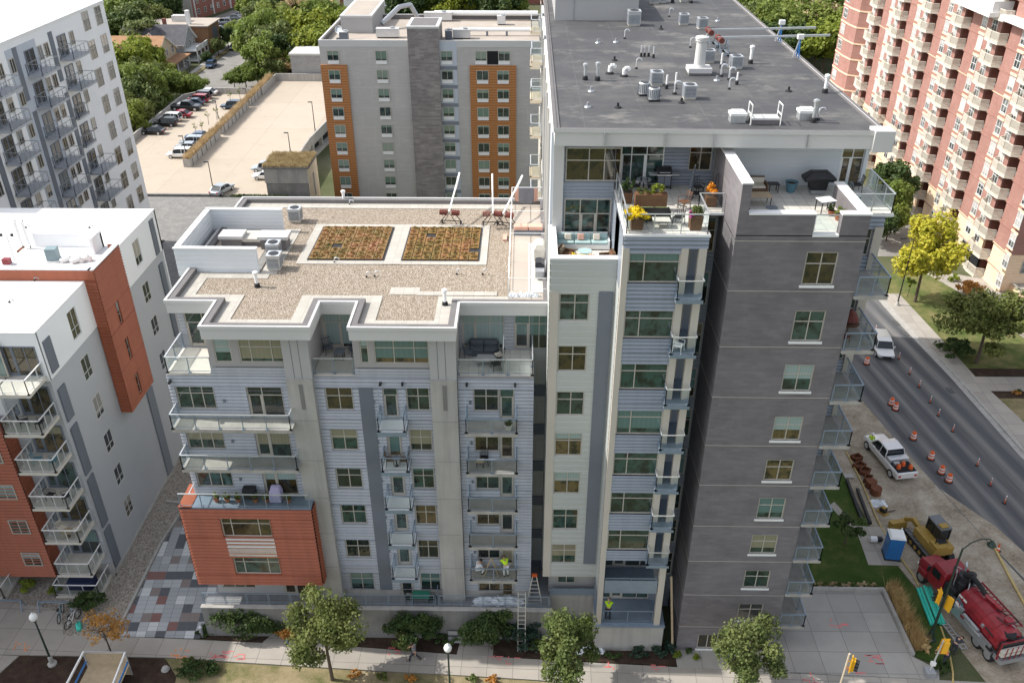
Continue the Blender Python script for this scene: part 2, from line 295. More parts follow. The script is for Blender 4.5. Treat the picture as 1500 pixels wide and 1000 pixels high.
# ---------------- mesh builder ----------------
class MB:
    def __init__(s): s.v=[]; s.f=[]; s.m=[]; s.mats=[]
    def mi(s,m):
        if m not in s.mats: s.mats.append(m)
        return s.mats.index(m)
    def face(s,pts,m):
        i=len(s.v); s.v+= [tuple(p) for p in pts]; s.f.append(tuple(range(i,i+len(pts)))); s.m.append(s.mi(m))
    def box(s,x0,x1,y0,y1,z0,z1,m,skip=''):
        if x0>x1:x0,x1=x1,x0
        if y0>y1:y0,y1=y1,y0
        if z0>z1:z0,z1=z1,z0
        i=len(s.v); s.v+=[(x0,y0,z0),(x1,y0,z0),(x1,y1,z0),(x0,y1,z0),(x0,y0,z1),(x1,y0,z1),(x1,y1,z1),(x0,y1,z1)]
        k=s.mi(m)
        for n,q in (('b',(0,3,2,1)),('t',(4,5,6,7)),('f',(0,1,5,4)),('r',(1,2,6,5)),('k',(2,3,7,6)),('l',(3,0,4,7))):
            if n not in skip: s.f.append(tuple(i+a for a in q)); s.m.append(k)
        return s
    def prism(s,poly,z0,z1,m,top=None,side=None):
        n=len(poly); i=len(s.v); s.v+=[(p[0],p[1],z0) for p in poly]+[(p[0],p[1],z1) for p in poly]
        ar=sum(poly[a][0]*poly[(a+1)%n][1]-poly[(a+1)%n][0]*poly[a][1] for a in range(n)); order=list(range(n)) if ar>0 else list(range(n))[::-1]
        s.f.append(tuple(i+n+a for a in order)); s.m.append(s.mi(top or m)); s.f.append(tuple(i+a for a in order[::-1])); s.m.append(s.mi(m))
        for a in range(n):
            p,q=order[a],order[(a+1)%n]; s.f.append((i+p,i+q,i+n+q,i+n+p)); s.m.append(s.mi(side or m))
        return s
    def tube(s,p0,p1,r0,m,r1=None,n=8,cap=True):
        p0=Vector(p0);p1=Vector(p1);r1=r0 if r1 is None else r1;d=(p1-p0)
        if d.length<1e-6: return s
        d.normalize(); a=d.orthogonal().normalized(); b=d.cross(a); i=len(s.v)
        for p,r in ((p0,r0),(p1,r1)):
            for k in range(n):
                t=2*math.pi*k/n; s.v.append(tuple(p+a*math.cos(t)*r+b*math.sin(t)*r))
        kk=s.mi(m)
        for k in range(n): s.f.append((i+k,i+(k+1)%n,i+n+(k+1)%n,i+n+k)); s.m.append(kk)
        if cap:
            s.f.append(tuple(i+k for k in range(n))[::-1]); s.m.append(kk); s.f.append(tuple(i+n+k for k in range(n))); s.m.append(kk)
        return s
    def path(s,pts,r,m,n=6):
        for a,b in zip(pts,pts[1:]): s.tube(a,b,r,m,n=n)
        return s
    def lathe(s,prof,c,m,n=12):
        # prof: (r,z)
        i=len(s.v)
        for r,z in prof:
            for k in range(n):
                t=2*math.pi*k/n; s.v.append((c[0]+r*math.cos(t),c[1]+r*math.sin(t),c[2]+z))
        kk=s.mi(m)
        for j in range(len(prof)-1):
            for k in range(n): a=i+j*n; s.f.append((a+k,a+(k+1)%n,a+n+(k+1)%n,a+n+k)); s.m.append(kk)
        a=i+(len(prof)-1)*n; s.f.append(tuple(a+k for k in range(n))); s.m.append(kk)
        s.f.append(tuple(i+k for k in range(n))[::-1]); s.m.append(kk); return s
    def bar(s,p0,p1,w,h,m):
        """rectangular bar along p0-p1, w sideways, h upright"""
        p0=Vector(p0);p1=Vector(p1);d=(p1-p0).normalized(); u=Vector((0,0,1)) if abs(d.z)<.95 else Vector((0,1,0))
        a=d.cross(u).normalized()*w/2; b=a.cross(d).normalized()*h/2; i=len(s.v)
        for p in (p0,p1): s.v+=[tuple(p-a-b),tuple(p+a-b),tuple(p+a+b),tuple(p-a+b)]
        k=s.mi(m)
        for q in ((0,1,2,3),(7,6,5,4),(0,4,5,1),(1,5,6,2),(2,6,7,3),(3,7,4,0)): s.f.append(tuple(i+x for x in q)); s.m.append(k)
        return s
    def build(s,name,parent=None,off=None,loc=None,rz=0,bevel=0,smooth=False,fix=False):
        me=bpy.data.meshes.new(name); o=off if off is not None else (parent_off(parent) if parent is not None and loc is None else (0,0,0))
        me.from_pydata([(a-o[0],b-o[1],c-o[2]) for a,b,c in s.v],[],s.f)
        for m in s.mats: me.materials.append(MT[m])
        me.polygons.foreach_set('material_index',s.m)
        if smooth: me.polygons.foreach_set('use_smooth',[True]*len(s.f))
        me.update()
        if fix or bevel:
            import bmesh
            bm=bmesh.new(); bm.from_mesh(me); bmesh.ops.remove_doubles(bm,verts=bm.verts,dist=1e-5); bmesh.ops.recalc_face_normals(bm,faces=bm.faces); bm.to_mesh(me); bm.free()
        ob=bpy.data.objects.new(name,me); scene.collection.objects.link(ob)
        if parent is not None: ob.parent=parent
        if loc is not None: ob.location=loc
        elif parent is None and off is not None: ob.location=off
        ob.rotation_euler.z=rz
        if bevel:
            b=ob.modifiers.new('bevel','BEVEL'); b.width=bevel; b.segments=2; b.limit_method='ANGLE'
        return ob
def parent_off(p):
    v=Vector((0,0,0))
    while p is not None: v+=p.location; p=p.parent
    return v
def tag(o,label=None,cat=None,group=None,kind=None):
    if label: o['label']=label
    if cat: o['category']=cat
    if group: o['group']=group
    if kind: o['kind']=kind
    return o
def thing(name,label,cat,loc=(0,0,0),rz=0,group=None):
    o=bpy.data.objects.new(name,None); scene.collection.objects.link(o); o.location=loc; o.rotation_euler.z=rz; o.empty_display_size=.3
    return tag(o,label,cat,group)
def single(mb,name,label,cat,off,group=None,**k):
    return tag(mb.build(name,off=off,**k),label,cat,group)
KIDS={}
def kids(o):
    return list(o.children)
def dup(o,loc=None,rz=None,label=None,group=None,parent=None,sc=None):
    c=o.copy(); scene.collection.objects.link(c)
    if parent is not None: c.parent=parent
    for ch in kids(o): dup(ch,parent=c)
    if loc is not None: c.location=loc
    if rz is not None: c.rotation_euler.z=rz
    if label: c['label']=label
    if group: c['group']=group
    if sc: c.scale=(sc,)*3 if isinstance(sc,(int,float)) else sc
    return c
def struct(mb,name,**k): return tag(mb.build(name,**k),kind='structure')
# ---- windows: frame with its panes, one mesh per pattern, copied ----
WC={}
def window(par,x,y,z0,w,h,face='f',cols=(.5,),rows=(),glass='glass_main',fr='window_frame',door=None,ft=.07,name='window',sill=None,dep=.06):
    """x,y: left-bottom corner in world seen from outside; face: f (-y), r (+x), l (-x)"""
    key=(round(w,2),round(h,2),cols,rows,glass,fr,door,ft,sill,dep)
    if key not in WC:
        m=MB(); m.box(0,ft,-dep,0,0,h,fr); m.box(w-ft,w,-dep,0,0,h,fr); m.box(ft,w-ft,-dep,0,0,ft,fr); m.box(ft,w-ft,-dep,0,h-ft,h,fr)
        for c in cols: m.box(c*w-ft*.4,c*w+ft*.4,-dep*.9,0,ft,h-ft,fr)
        for r in rows: m.box(ft,w-ft,-dep*.8,0,r*h-ft*.4,r*h+ft*.4,fr)
        if door is not None:
            a,b=door; t=ft*1.7
            for q in ((a*w+ft*.4,a*w+ft*.4+t),(b*w-ft*.4-t,b*w-ft*.4)): m.box(q[0],q[1],-dep*1.1,0,ft,(rows[0] if rows else 1)*h-ft*.4,fr)
            m.box(a*w+t,b*w-t,-dep*1.1,0,ft,ft+.16,fr)
        if sill: m.box(-.08,w+.08,-dep-.1,0,-.14,0,sill)
        g=MB(); g.box(ft*.5,w-ft*.5,-dep*.45,-.003,ft*.5,h-ft*.5,glass)
        xs=[0]+sorted(cols)+[1]
        WC[key]=(m,g,None,None)
        fo=m.build('_w',loc=(0,0,0)); go=g.build('_g',loc=(0,0,0)); WC[key]=(fo.data,go.data); bpy.data.objects.remove(fo); bpy.data.objects.remove(go)
    fm,gm=WC[key]; off=parent_off(par); o=bpy.data.objects.new(name,fm); scene.collection.objects.link(o); o.parent=par; o.location=(x-off.x,y-off.y,z0-off.z)
    o.rotation_euler.z={'f':0,'r':R(90),'l':R(-90)}[face]
    p=bpy.data.objects.new('pane',gm); scene.collection.objects.link(p); p.parent=o
    return o
# ---- facade with real openings, optional ribbed siding ----
def wall(mb,x0,x1,z0,z1,Y,holes,m,face='f',dep=.14,rib=None,rd=.035):
    """vertical wall in the plane; holes (a,b,z0,z1). face f: plane y=Y, a along +x; l/r: plane x=Y, a along y"""
    sg={'f':-1,'r':1,'l':-1}[face]
    def P(a,z,d):   # d = depth out of wall
        return (a,Y+sg*d,z) if face=='f' else (Y+sg*d,a,z)
    def quad(a0,z0_,d0,a1,z1_,d1):
        q=[P(a0,z0_,d0),P(a1,z0_,d0),P(a1,z1_,d1),P(a0,z1_,d1)]
        if face=='l': q=q[::-1]
        mb.face(q,m)
    hs=[(max(h[0],x0),min(h[1],x1),max(h[2],z0),min(h[3],z1)) for h in holes if h[0]<x1 and h[1]>x0 and h[2]<z1 and h[3]>z0]
    zs=sorted({z0,z1}|{h[2] for h in hs}|{h[3] for h in hs})
    if rib:
        k=int((z1-z0)/rib)+1
        zs=sorted(set(zs)|{z0+i*rib for i in range(1,k) if z0+i*rib<z1-.01})
    for za,zb in zip(zs,zs[1:]):
        if zb-za<1e-4: continue
        zm=(za+zb)/2; cut=sorted([(h[0],h[1]) for h in hs if h[2]<=zm<=h[3]]); a=x0; segs=[]
        for c in cut:
            if c[0]>a: segs.append((a,c[0]))
            a=max(a,c[1])
        if a<x1: segs.append((a,x1))
        for a,b in segs:
            if rib and rib<.35:      # corrugated: each rib catches the sky above and is darker below
                zc=za+(zb-za)*.55; quad(a,za,rd,b,zc,0); quad(a,zc,0,b,zb,rd)
            elif rib:                # wide flat boards with a bevelled top edge
                zc=zb-min(.07,(zb-za)*.4); quad(a,za,rd,b,zc,rd); quad(a,zc,rd,b,zb-.012,0); quad(a,zb-.012,0,b,zb,rd)
            else: quad(a,za,0,b,zb,0)
    for a,b,c,d in hs:
        for q in (([P(a,c,rd if rib else 0),P(a,c,-dep),P(a,d,-dep),P(a,d,rd if rib else 0)]),([P(b,c,-dep),P(b,c,rd if rib else 0),P(b,d,rd if rib else 0),P(b,d,-dep)]),([P(a,c,-dep),P(a,c,rd if rib else 0),P(b,c,rd if rib else 0),P(b,c,-dep)]),([P(a,d,rd if rib else 0),P(a,d,-dep),P(b,d,-dep),P(b,d,rd if rib else 0)])):
            mb.face(q,m)
# ---- balcony: slab > railing, glass ----
def balcony(par,x0,x1,y0,y1,z,m='concrete',rail='blue_steel',sides='lfr',gl=True,h=1.07,t=.22,posts=None,name='balcony',top='alum',lip=None):
    s=MB(); s.box(x0,x1,y0,y1,z-t,z,m)
    if lip: s.box(x0-.03,x1+.03,y0-.03,y0,z-t-.05,z+.02,lip); s.box(x0-.03,x0-.005,y0,y1,z-t-.05,z+.02,lip); s.box(x1+.005,x1+.03,y0,y1,z-t-.05,z+.02,lip)
    off=parent_off(par); b=s.build(name,par,off=(x0,y0,z),loc=(x0-off.x,y0-off.y,z-off.z))
    r=MB(); g=MB(); i=.06
    runs=[]
    if 'f' in sides: runs.append(((x0+i,y0+i),(x1-i,y0+i)))
    if 'l' in sides: runs.append(((x0+i,y1-.02),(x0+i,y0+i)))
    if 'r' in sides: runs.append(((x1-i,y0+i),(x1-i,y1-.02)))
    if 'k' in sides: runs.append(((x0+i,y1-i),(x1-i,y1-i)))
    for a,c in runs:
        L=math.hypot(c[0]-a[0],c[1]-a[1]); n=max(1,round(L/1.45)) if posts is None else (posts if L>1.5 else 1)
        r.bar((a[0],a[1],z+h),(c[0],c[1],z+h),.07,.05,top); r.bar((a[0],a[1],z+.13),(c[0],c[1],z+.13),.03,.03,rail)
        for k in range(n+1):
            q=k/n; px,py=a[0]+(c[0]-a[0])*q,a[1]+(c[1]-a[1])*q; r.bar((px,py,z),(px,py,z+h-.02),.045,.045,rail); r.box(px-.09,px+.09,py-.07,py+.07,z+.001,z+.03,rail)
        if gl:
            dx,dy=(.004,0) if abs(c[0]-a[0])<1e-6 else (0,.004)
            g.face([(a[0],a[1],z+.16),(c[0],c[1],z+.16),(c[0],c[1],z+h-.05),(a[0],a[1],z+h-.05)],'clear_glass')
    r.build('railing',b,off=(x0,y0,z),loc=(0,0,0))
    if gl: g.build('glass_panel',b,off=(x0,y0,z),loc=(0,0,0))
    return b
# ================= ground, streets, pavements =================
def sm(t): t=max(0,min(1,t)); return t*t*(3-2*t)
def gz(x,y): return -3.0*sm((y-95)/18)*sm((34-x)/16)
g=MB(); xs=[-1500,-600,-300]+list(range(-200,201,8))+[300,600,1500]; ys=[-1500,-500,-200,-80]+list(range(-40,321,8))+[500,900,1800]
for a,b in zip(xs,xs[1:]):
    for c,d in zip(ys,ys[1:]): g.face([(a,c,gz(a,c)),(b,c,gz(b,c)),(b,d,gz(b,d)),(a,d,gz(a,d))],'city_ground')
struct(g,'ground',smooth=True)
def sheet(name,pts,z,m,th=.0,kind='structure',px=True,side=None):
    q=[G(u,v,z) for u,v in pts] if px else pts
    b=MB(); b.prism([(p[0],p[1]) for p in q],z-max(th,.003),z,m,side=side); return tag(b.build(name),kind=kind)
# street on the right, direction slightly off the building axis
ked=[(43.0,92.5),(43.4,86.8),(44.6,75.4),(45.5,62.1),(47.2,50),(49,36),(52,10)]
led=[(30,122),(32.0,88),(33.1,73.9),(34.9,62.3),(36.6,53.4),(38.1,46),(41,32),(45,10)]
rb=MB(); P=[(38.0,150),(33,150)]+[(30,122)]+[(x,y) for x,y in led[1:]]+[(x,y) for x,y in ked[::-1]]+[(42.6,104)]
rb.prism(P,.0,.012,'asphalt'); struct(rb,'road')
d=MB(); d.prism([(27.0,92)]+[(27.4,70),(28.2,60),(28.3,51.3),(29.6,46),(30.2,41.6),(31.2,37),(33,10)]+[(x,y) for x,y in led[::-1][0:7]]+[(31.0,95)],0,.016,'dirt'); struct(d,'dirt_strip')
d=MB(); d.prism([(35.9,57.5),(36.9,52.2),(38.6,45),(41.5,32),(44.6,32),(41.0,45),(38.5,53)],.0121,.0162,'dirt'); struct(d,'dusty_lane')
d=MB(); d.prism([(26,130),(26,104),(42.6,104),(75,104),(75,99.2),(110,97),(110,112),(75,118),(45.4,121.9),(42,135)],.0,.018,'street_gray'); struct(d,'side_street')
# kerb and pavement beyond the street
k=MB(); off=[(x+.22,y) for x,y in ked]; k.prism(ked+off[::-1],0,.15,'concrete'); struct(k,'kerb')
gut=MB(); gut.prism([(x-.55,y) for x,y in ked]+ked[::-1],.0125,.018,'concrete'); struct(gut,'gutter')
k=MB(); far=[(43.5,93.4),(45.5,93.2),(46.2,82.5),(46.6,75),(47.9,66),(49.2,57),(50.6,46),(53,32)]
k.prism([(x+.22,y) for x,y in ked[:6]]+far[::-1],.0,.13,'sidewalk'); struct(k,'pavement')
lw=MB(); lw.prism([(43.6,98.8),(43.5,93.4),(45.5,93.2),(46.2,82.5),(46.6,75.1),(57,75.1),(57,80),(56,92),(50.8,98.7)],0,.094,'patchy_lawn'); struct(lw,'lawn')
lw=MB(); lw.prism([(47.0,72.4),(47.9,66),(49.2,57),(50.6,46),(70,46),(70,72.4)],0,.09,'dry_lawn'); struct(lw,'lawn')
pw=MB(); pw.prism([(46.6,75.05),(47.0,72.45),(90,72.45),(90,75.05)],0,.115,'sidewalk'); struct(pw,'path')
pw=MB(); pw.prism([(51.0,98.9),(55.2,88),(57.2,80),(57.2,75.06),(62,75.06),(62,95.5),(54.2,98.9)],0,.112,'sidewalk'); struct(pw,'path')
mu=MB(); mu.prism([(46.7,75.12),(57.1,75.12),(57.1,76.6),(46.6,76.6)],.0,.125,'mulch'); mu.prism([(47.05,71.2),(70,71.2),(70,72.4),(47.05,72.4)],.0,.125,'mulch'); struct(mu,'planting_bed')
st=MB(); st.prism([(55.2,84),(57.0,77),(57.8,77),(57.4,84)],0,.13,'ground_stones'); struct(st,'gravel_edge')
# front side of the block
sw=MB(); top=[(-60,41.3),(-36.6,40.92),(-25,40.73),(-19.6,40.5),(-11.5,40.2),(-3.9,39.62),(1.2,39.34),(5.1,39.12),(12.8,38.74),(20,38.4),(32.5,37.9)]
bot=[(32.5,35.2),(12,36.6),(1.03,37.7),(-5,38.04),(-11.2,38.35),(-19,38.8),(-24.4,39.13),(-35.7,39.2),(-60,39.3)]
sw.prism(top+bot,0,.10,'sidewalk'); struct(sw,'sidewalk')
bl=MB(); bl.prism([(-60,44.2),(-39,44.0),(-34.8,43.4),(-33.2,42.9),(-32.1,40.82),(-36.6,40.92),(-60,41.3)],0,.104,'sidewalk'); struct(bl,'bike_pavement')
gl_=MB(); gl_.prism([(-60,60.7),(-22,60.7),(-27.3,60.6),(-27.8,54.6),(-28.2,50),(-28.2,40.6),(-33.0,40.6),(-60,40.9)],0,.09,'ground_stones'); struct(gl_,'gravel_bed')
ck=MB(); ck.prism([(-28.3,40.85),(-22.5,40.75),(-21.9,42.5),(-21.2,43),(-21.2,61),(-27.6,61),(-27.9,54.5),(-28.4,50)],0,.12,'checker_paver'); struct(ck,'patterned_terrace')
ck=MB(); ck.path([(-28.45,40.95,.14),(-28.55,50,.14),(-28.1,54.6,.14),(-29.9,54.8,.14)],.14,'concrete',n=4); struct(ck,'kerb')
gv=MB(); gv.prism([(-31.0,60.8),(-19,60.8),(-19,123.3),(-62,123.3),(-62,108),(-49,107.5),(-49,68),(-31,68)],-2.6,.13,'concrete_dark'); gv.prism([(-30.4,63),(-22,63),(-22,80),(-30.4,80)],.13,.16,'slate_wall'); gv.prism([(-30.4,82),(-22,82),(-22,99),(-38,99),(-38,82)],.13,.16,'slate_wall'); struct(gv,'rear_yard')
ml=MB(); ml.prism([(-34.3,39.1),(-24.4,39.05),(-23,37.6),(-22,30),(-38,30)],0,.085,'mulch'); struct(ml,'planting_bed')
wk=MB(); wk.prism([(-60,39.25),(-35.7,39.15),(-34.4,39.1),(-38.3,30),(-60,30)],0,.09,'sidewalk'); struct(wk,'crossing_pavement')
lw=MB(); lw.prism([(-24.3,39.05),(-19,38.7),(-11.2,38.28),(-5,37.98),(1.03,37.62),(12,36.5),(12,30),(-22,30),(-23,37.6)],0,.08,'dry_lawn'); struct(lw,'verge')
bd=MB(); bd.prism([(-22.4,42.4),(-22.5,40.8),(-19.6,40.56),(-17.9,40.5),(-17.6,41.05),(-12.9,41.05),(-12.6,40.3),(-7,39.95),(-3.9,39.7),(-3.8,40.0),(-2.1,40.0),(-2.0,39.55),(1.2,39.4),(5.1,39.2),(10.6,38.95),(13.5,38.8),(13.5,40.6),(5,40.8),(5,43),(2,43),(2,41.1),(-22,41.1)],0,.1075,'mulch'); struct(bd,'planting_bed')
pad=MB(); pad.prism([(-18.0,40.45),(-12.9,40.25),(-13.0,41.0),(-17.6,41.0)],.09,.118,'sidewalk'); pad.prism([(-4.4,39.62),(-1.9,39.5),(-1.9,40.9),(-4.2,40.9)],.09,.121,'sidewalk'); struct(pad,'path')
# corner plaza, lawns, toilet pad
pz=MB(); pz.prism([(10.6,38.85),(20,38.45),(27.9,38.1),(28.2,38.9),(26.78,39.98),(26.7,45.75),(21.1,45.75),(20.2,52),(18.5,60),(17.0,75),(17,47),(17.3,40.4),(10.6,40.4)],0,.113,'plaza'); struct(pz,'plaza')
c=MB(); c.box(21.0,26.95,45.75,45.95,0,.38,'concrete'); c.box(26.78,26.98,40.0,45.75,0,.38,'concrete'); single(c,'low_wall','low pale concrete kerb wall round the corner plaza','low wall',(24,45.8,0))
lw=MB(); lw.prism([(20.3,52),(21.1,46.0),(26.95,46.0),(27.1,40.0),(29.2,38.75),(30.0,41.6),(29.4,46),(28.2,51.3),(28.1,60),(27.3,70),(24,80),(17.2,80),(18.5,60)],0,.096,'lawn'); struct(lw,'lawn')
q=[G(u,v,.1) for u,v in [(1252,770),(1296,772),(1318,828),(1272,827)]]
pd=MB(); pd.prism([(p.x,p.y) for p in q],.09,.13,'sidewalk'); q=[G(u,v,.1) for u,v in [(1215,740),(1240,768),(1258,775),(1222,735)]]; pd.prism([(p.x,p.y) for p in q],.09,.135,'sidewalk'); struct(pd,'concrete_pad')
# spray marks of the utility surveyors
random.seed(5)
def marks(u,v,n,m,z,sz=.35):
    b=MB(); c=G(u,v,z)
    for i in range(n):
        x,y=c.x+random.uniform(-1,1)*sz*1.6,c.y+random.uniform(-1,1)*sz; a=random.choice((0,1)); l=random.uniform(.2,.5)
        b.box(x,x+(l if a else .07),y,y+(.07 if a else l*.6),z,z+.004,m)
    struct(b,'paint_marking')
for u,v,n,m in [(30,948,9,'spray_orange'),(258,958,10,'spray_orange'),(318,958,14,'spray_pink'),(350,961,5,'spray_pink'),(573,955,5,'spray_pink'),(718,966,5,'spray_pink'),(752,968,4,'spray_pink'),(888,975,4,'spray_pink'),(956,978,4,'spray_pink'),(1222,915,6,'spray_pink'),(1280,966,16,'spray_pink'),(1255,985,6,'spray_pink'),(1186,995,7,'spray_pink')]: marks(u,v,n,m,.112)
FL=[None,2.7,5.75,8.8,11.85,14.9,17.95,21.1,24.45,27.8,31.1]
# ================= left wing =================
W=thing('apartment_building','gray apartment building with a gravel roof and a red corrugated box low on its front','apartment building',(-9.7,51,0))
holes=[]; wins=[]
def hw(x0,x1,z0,z1,**k): holes.append((x0,x1,z0,z1)); wins.append((x0,x1,z0,z1,k))
for f in range(1,7):
    z=FL[f]
    # left bay (f2,f3 are inside the red box)
    if f in (4,5,6,1):
        hw(-20.75,-18.45,z+.65,z+2.3,cols=(.37,.68),rows=(.68,) if f==6 else ()); hw(-16.5,-14.35,z+.05,z+2.3,cols=(.42,),rows=(.72,) if f==6 else (),door=(0,.42))
    hw(-11.8,-10.15,z+.65,z+2.3,cols=(.5,),rows=(.62,))
    hw(-8.35,-7.45,z+.04,z+2.28,cols=(),rows=(.76,),door=(0,1))
    hw(-6.95,-5.55,z+.65,z+2.33,cols=(.5,),rows=(.62,))
    hw(-2.95,-1.42,z+.65,z+2.3,cols=(.5,),rows=(.65,) if f==6 else ()); hw(-1.39,-.5,z+.05,z+2.3,cols=(),rows=(.72,) if f==6 else (),door=(0,1))
b=MB()
rng4=dict(rib=.25,rd=.065)
wall(b,-21.1,-13.9,11.6,21.05,42.4,holes,'blue_siding',**rng4)
wall(b,-12.35,-5.4,3.45,21.05,42.4,holes,'blue_siding',**rng4)
wall(b,-3.85,.65,3.45,21.05,42.4,holes,'blue_siding',**rng4)
wall(b,-21.1,-13.9,2.7,11.6,42.4,holes,'gray_panel')
wall(b,-12.35,-5.4,2.7,3.45,42.4,holes,'concrete'); wall(b,-3.85,.65,2.7,3.45,42.4,holes,'concrete')
# body behind the facades, side walls
b.box(-21.1,.65,42.55,45.38,0,20.9,'blue_siding',skip='f'); b.box(-21.1,2.0,45.45,60.7,0,24.0,'pale_siding',skip='')
b.box(-21.1,.65,42.45,42.56,20.85,21.0,'gray_panel')
b.box(-21.12,-20.98,42.42,42.75,2.7,21.0,'gray_panel')
b.build('wall',W)
# window backs
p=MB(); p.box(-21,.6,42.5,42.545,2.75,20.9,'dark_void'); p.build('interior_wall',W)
for x0,x1,z0,z1,k in wins: window(W,x0,42.4+.10,z0,x1-x0,z1-z0,dep=.07,**k)
# concrete piers between the bays
for x0,x1 in ((-13.9,-12.35),(-5.42,-3.87)):
    s=MB(); s.box(x0,x1,42.0,42.5,0,21.06,'concrete'); 
    for z in range(1,7): s.box(x0-.004,x1+.004,41.994,42.0,FL[z]+.1,FL[z]+.125,'concrete_dark')
    s.box(x0+.7,x0+.95,41.985,42.0,18.9,20.7,'concrete_dark')
    s.build('pier',W)
s=MB(); s.box(-9.76,-8.92,42.33,42.42,3.4,20.3,'dark_panel'); s.build('metal_strip',W)
# penthouse floor: two projecting boxes and recesses
pb=MB(); hb=[(-17.95,-16.95,21.95,23.65),(-16.5,-13.9,21.95,23.65)]; h2=[(-9.45,-8.95,21.95,23.65),(-8.63,-5.45,21.95,23.65)]
wall(pb,-18.3,-12.35,21.65,24.05,42.4,hb,'taupe_panel'); wall(pb,-18.3,-13.9,21.05,21.65,42.38,[],'blue_siding',rib=.2)
wall(pb,-9.85,-3.87,21.65,24.05,42.4,h2,'taupe_panel'); wall(pb,-9.85,-5.42,21.05,21.65,42.38,[],'blue_siding',rib=.2)
pb.box(-13.9,-12.35,42.1,42.5,21.06,24.05,'gray_panel'); pb.box(-5.42,-3.87,42.1,42.5,21.06,24.05,'gray_panel')
pb.box(-13.4,-13.37,42.09,42.1,21.06,24.05,'dark_panel'); pb.box(-12.95,-12.92,42.09,42.1,21.06,24.05,'dark_panel'); pb.box(-4.95,-4.92,42.09,42.1,21.06,24.05,'dark_panel'); pb.box(-4.5,-4.47,42.09,42.1,21.06,24.05,'dark_panel')
pb.box(-18.3,-18.1,42.5,45.4,21.05,24.05,'taupe_panel'); pb.box(-12.55,-12.35,42.5,45.4,21.05,24.05,'taupe_panel'); pb.box(-9.85,-9.65,42.5,45.4,21.05,24.05,'taupe_panel'); pb.box(-4.07,-3.87,42.5,45.4,21.05,24.05,'taupe_panel')
pb.box(-18.1,-12.55,42.52,42.56,21.1,24.0,'dark_void'); pb.box(-9.65,-4.07,42.52,42.56,21.1,24.0,'dark_void')
wall(pb,-21.0,-18.3,21.15,24.05,45.4,[(-20.6,-18.9,21.2,23.7)],'blue_siding',rib=.24); wall(pb,-12.35,-9.85,21.15,24.05,45.4,[(-12.2,-10.1,21.2,23.75)],'taupe_panel'); wall(pb,-3.87,2.0,21.15,24.05,45.4,[(-3.75,-1.15,21.2,23.75),(-.55,1.75,21.2,23.75)],'blue_siding',rib=.24)
pb.box(-21.1,-21.0,45.4,46,21,24.05,'taupe_panel'); pb.build('penthouse_wall',W)
for x,w_ in ((-17.95,1.0),(-9.45,.5)): window(W,x,42.5,21.95,w_,1.7,cols=(),rows=(.62,),glass='glass_main',dep=.07)
for x,w_ in ((-16.5,2.6),(-8.63,3.18)): window(W,x,42.5,21.95,w_,1.7,cols=(.26,.73) if w_<3 else (.36,.73),rows=(.62,),dep=.07)
window(W,-20.6,45.46,21.2,1.7,2.5,cols=(.62,),rows=(.68,),door=(0,.62)); window(W,-12.2,45.46,21.2,2.1,2.55,cols=(.52,),rows=(.7,),door=(0,.52))
window(W,-3.75,45.46,21.2,2.6,2.55,cols=(.34,.66),rows=(.7,),door=(0,.34)); window(W,-.55,45.46,21.2,2.3,2.55,cols=(.4,.66),rows=(.7,),door=(0,.4))
# roof
RP=[(-21.1,44.5),(-18.1,44.5),(-18.1,41.5),(-12.0,41.5),(-12.0,44.5),(-9.75,44.5),(-9.75,41.5),(-3.8,41.5),(-3.8,44.5),(1.6,44.5),(1.6,60.8),(-21.1,60.8)]
def inset(poly,d):
    n=len(poly); out=[]
    for i in range(n):
        p0,p1,p2=poly[i-1],poly[i],poly[(i+1)%n]
        d1=(p1[0]-p0[0],p1[1]-p0[1]);d2=(p2[0]-p1[0],p2[1]-p1[1]); l1=math.hypot(*d1);l2=math.hypot(*d2)
        n1=(-d1[1]/l1,d1[0]/l1);n2=(-d2[1]/l2,d2[0]/l2); out.append((p1[0]+(n1[0]+n2[0])*d,p1[1]+(n1[1]+n2[1])*d))
    return out
def ring(mb,poly,d0,d1,z0,z1,m,top=None):
    a=inset(poly,d0);c=inset(poly,d1);n=len(poly)
    for i in range(n):
        j=(i+1)%n
        mb.face([(*a[i],z1),(*a[j],z1),(*c[j],z1),(*c[i],z1)],top or m); mb.face([(*a[i],z0),(*a[j],z0),(*a[j],z1),(*a[i],z1)],m); mb.face([(*c[j],z0),(*c[i],z0),(*c[i],z1),(*c[j],z1)],m); mb.face([(*a[j],z0),(*a[i],z0),(*c[i],z0),(*c[j],z0)],m)
r=MB(); r.prism(RP,24.06,24.5,'gray_panel'); r.build('roof_slab',W)
r=MB(); ring(r,RP,-.03,.10,24.05,24.88,'trim_panel'); ring(r,RP,-.09,.06,24.72,24.94,'trim_panel'); ring(r,RP,.06,.42,24.5,24.90,'membrane_edge')
r.build('fascia',W)
r=MB(); ring(r,RP,.42,1.3,24.5,24.62,'paver_roof')
r.box(-19.8,-16,48.0,48.75,24.5,24.615,'paver_roof'); r.box(-8.1,-6.3,46.0,46.9,24.5,24.616,'paver_roof'); r.box(-6.4,-1.6,45.9,46.4,24.5,24.625,'paver_roof')
r.box(-16.6,-15.6,48.6,55.6,24.5,24.618,'paver_roof'); r.build('paver_walk',W)
r=MB(); r.prism(inset(RP,.42),24.4,24.58,'roof_gravel'); r.build('gravel_bed',W)
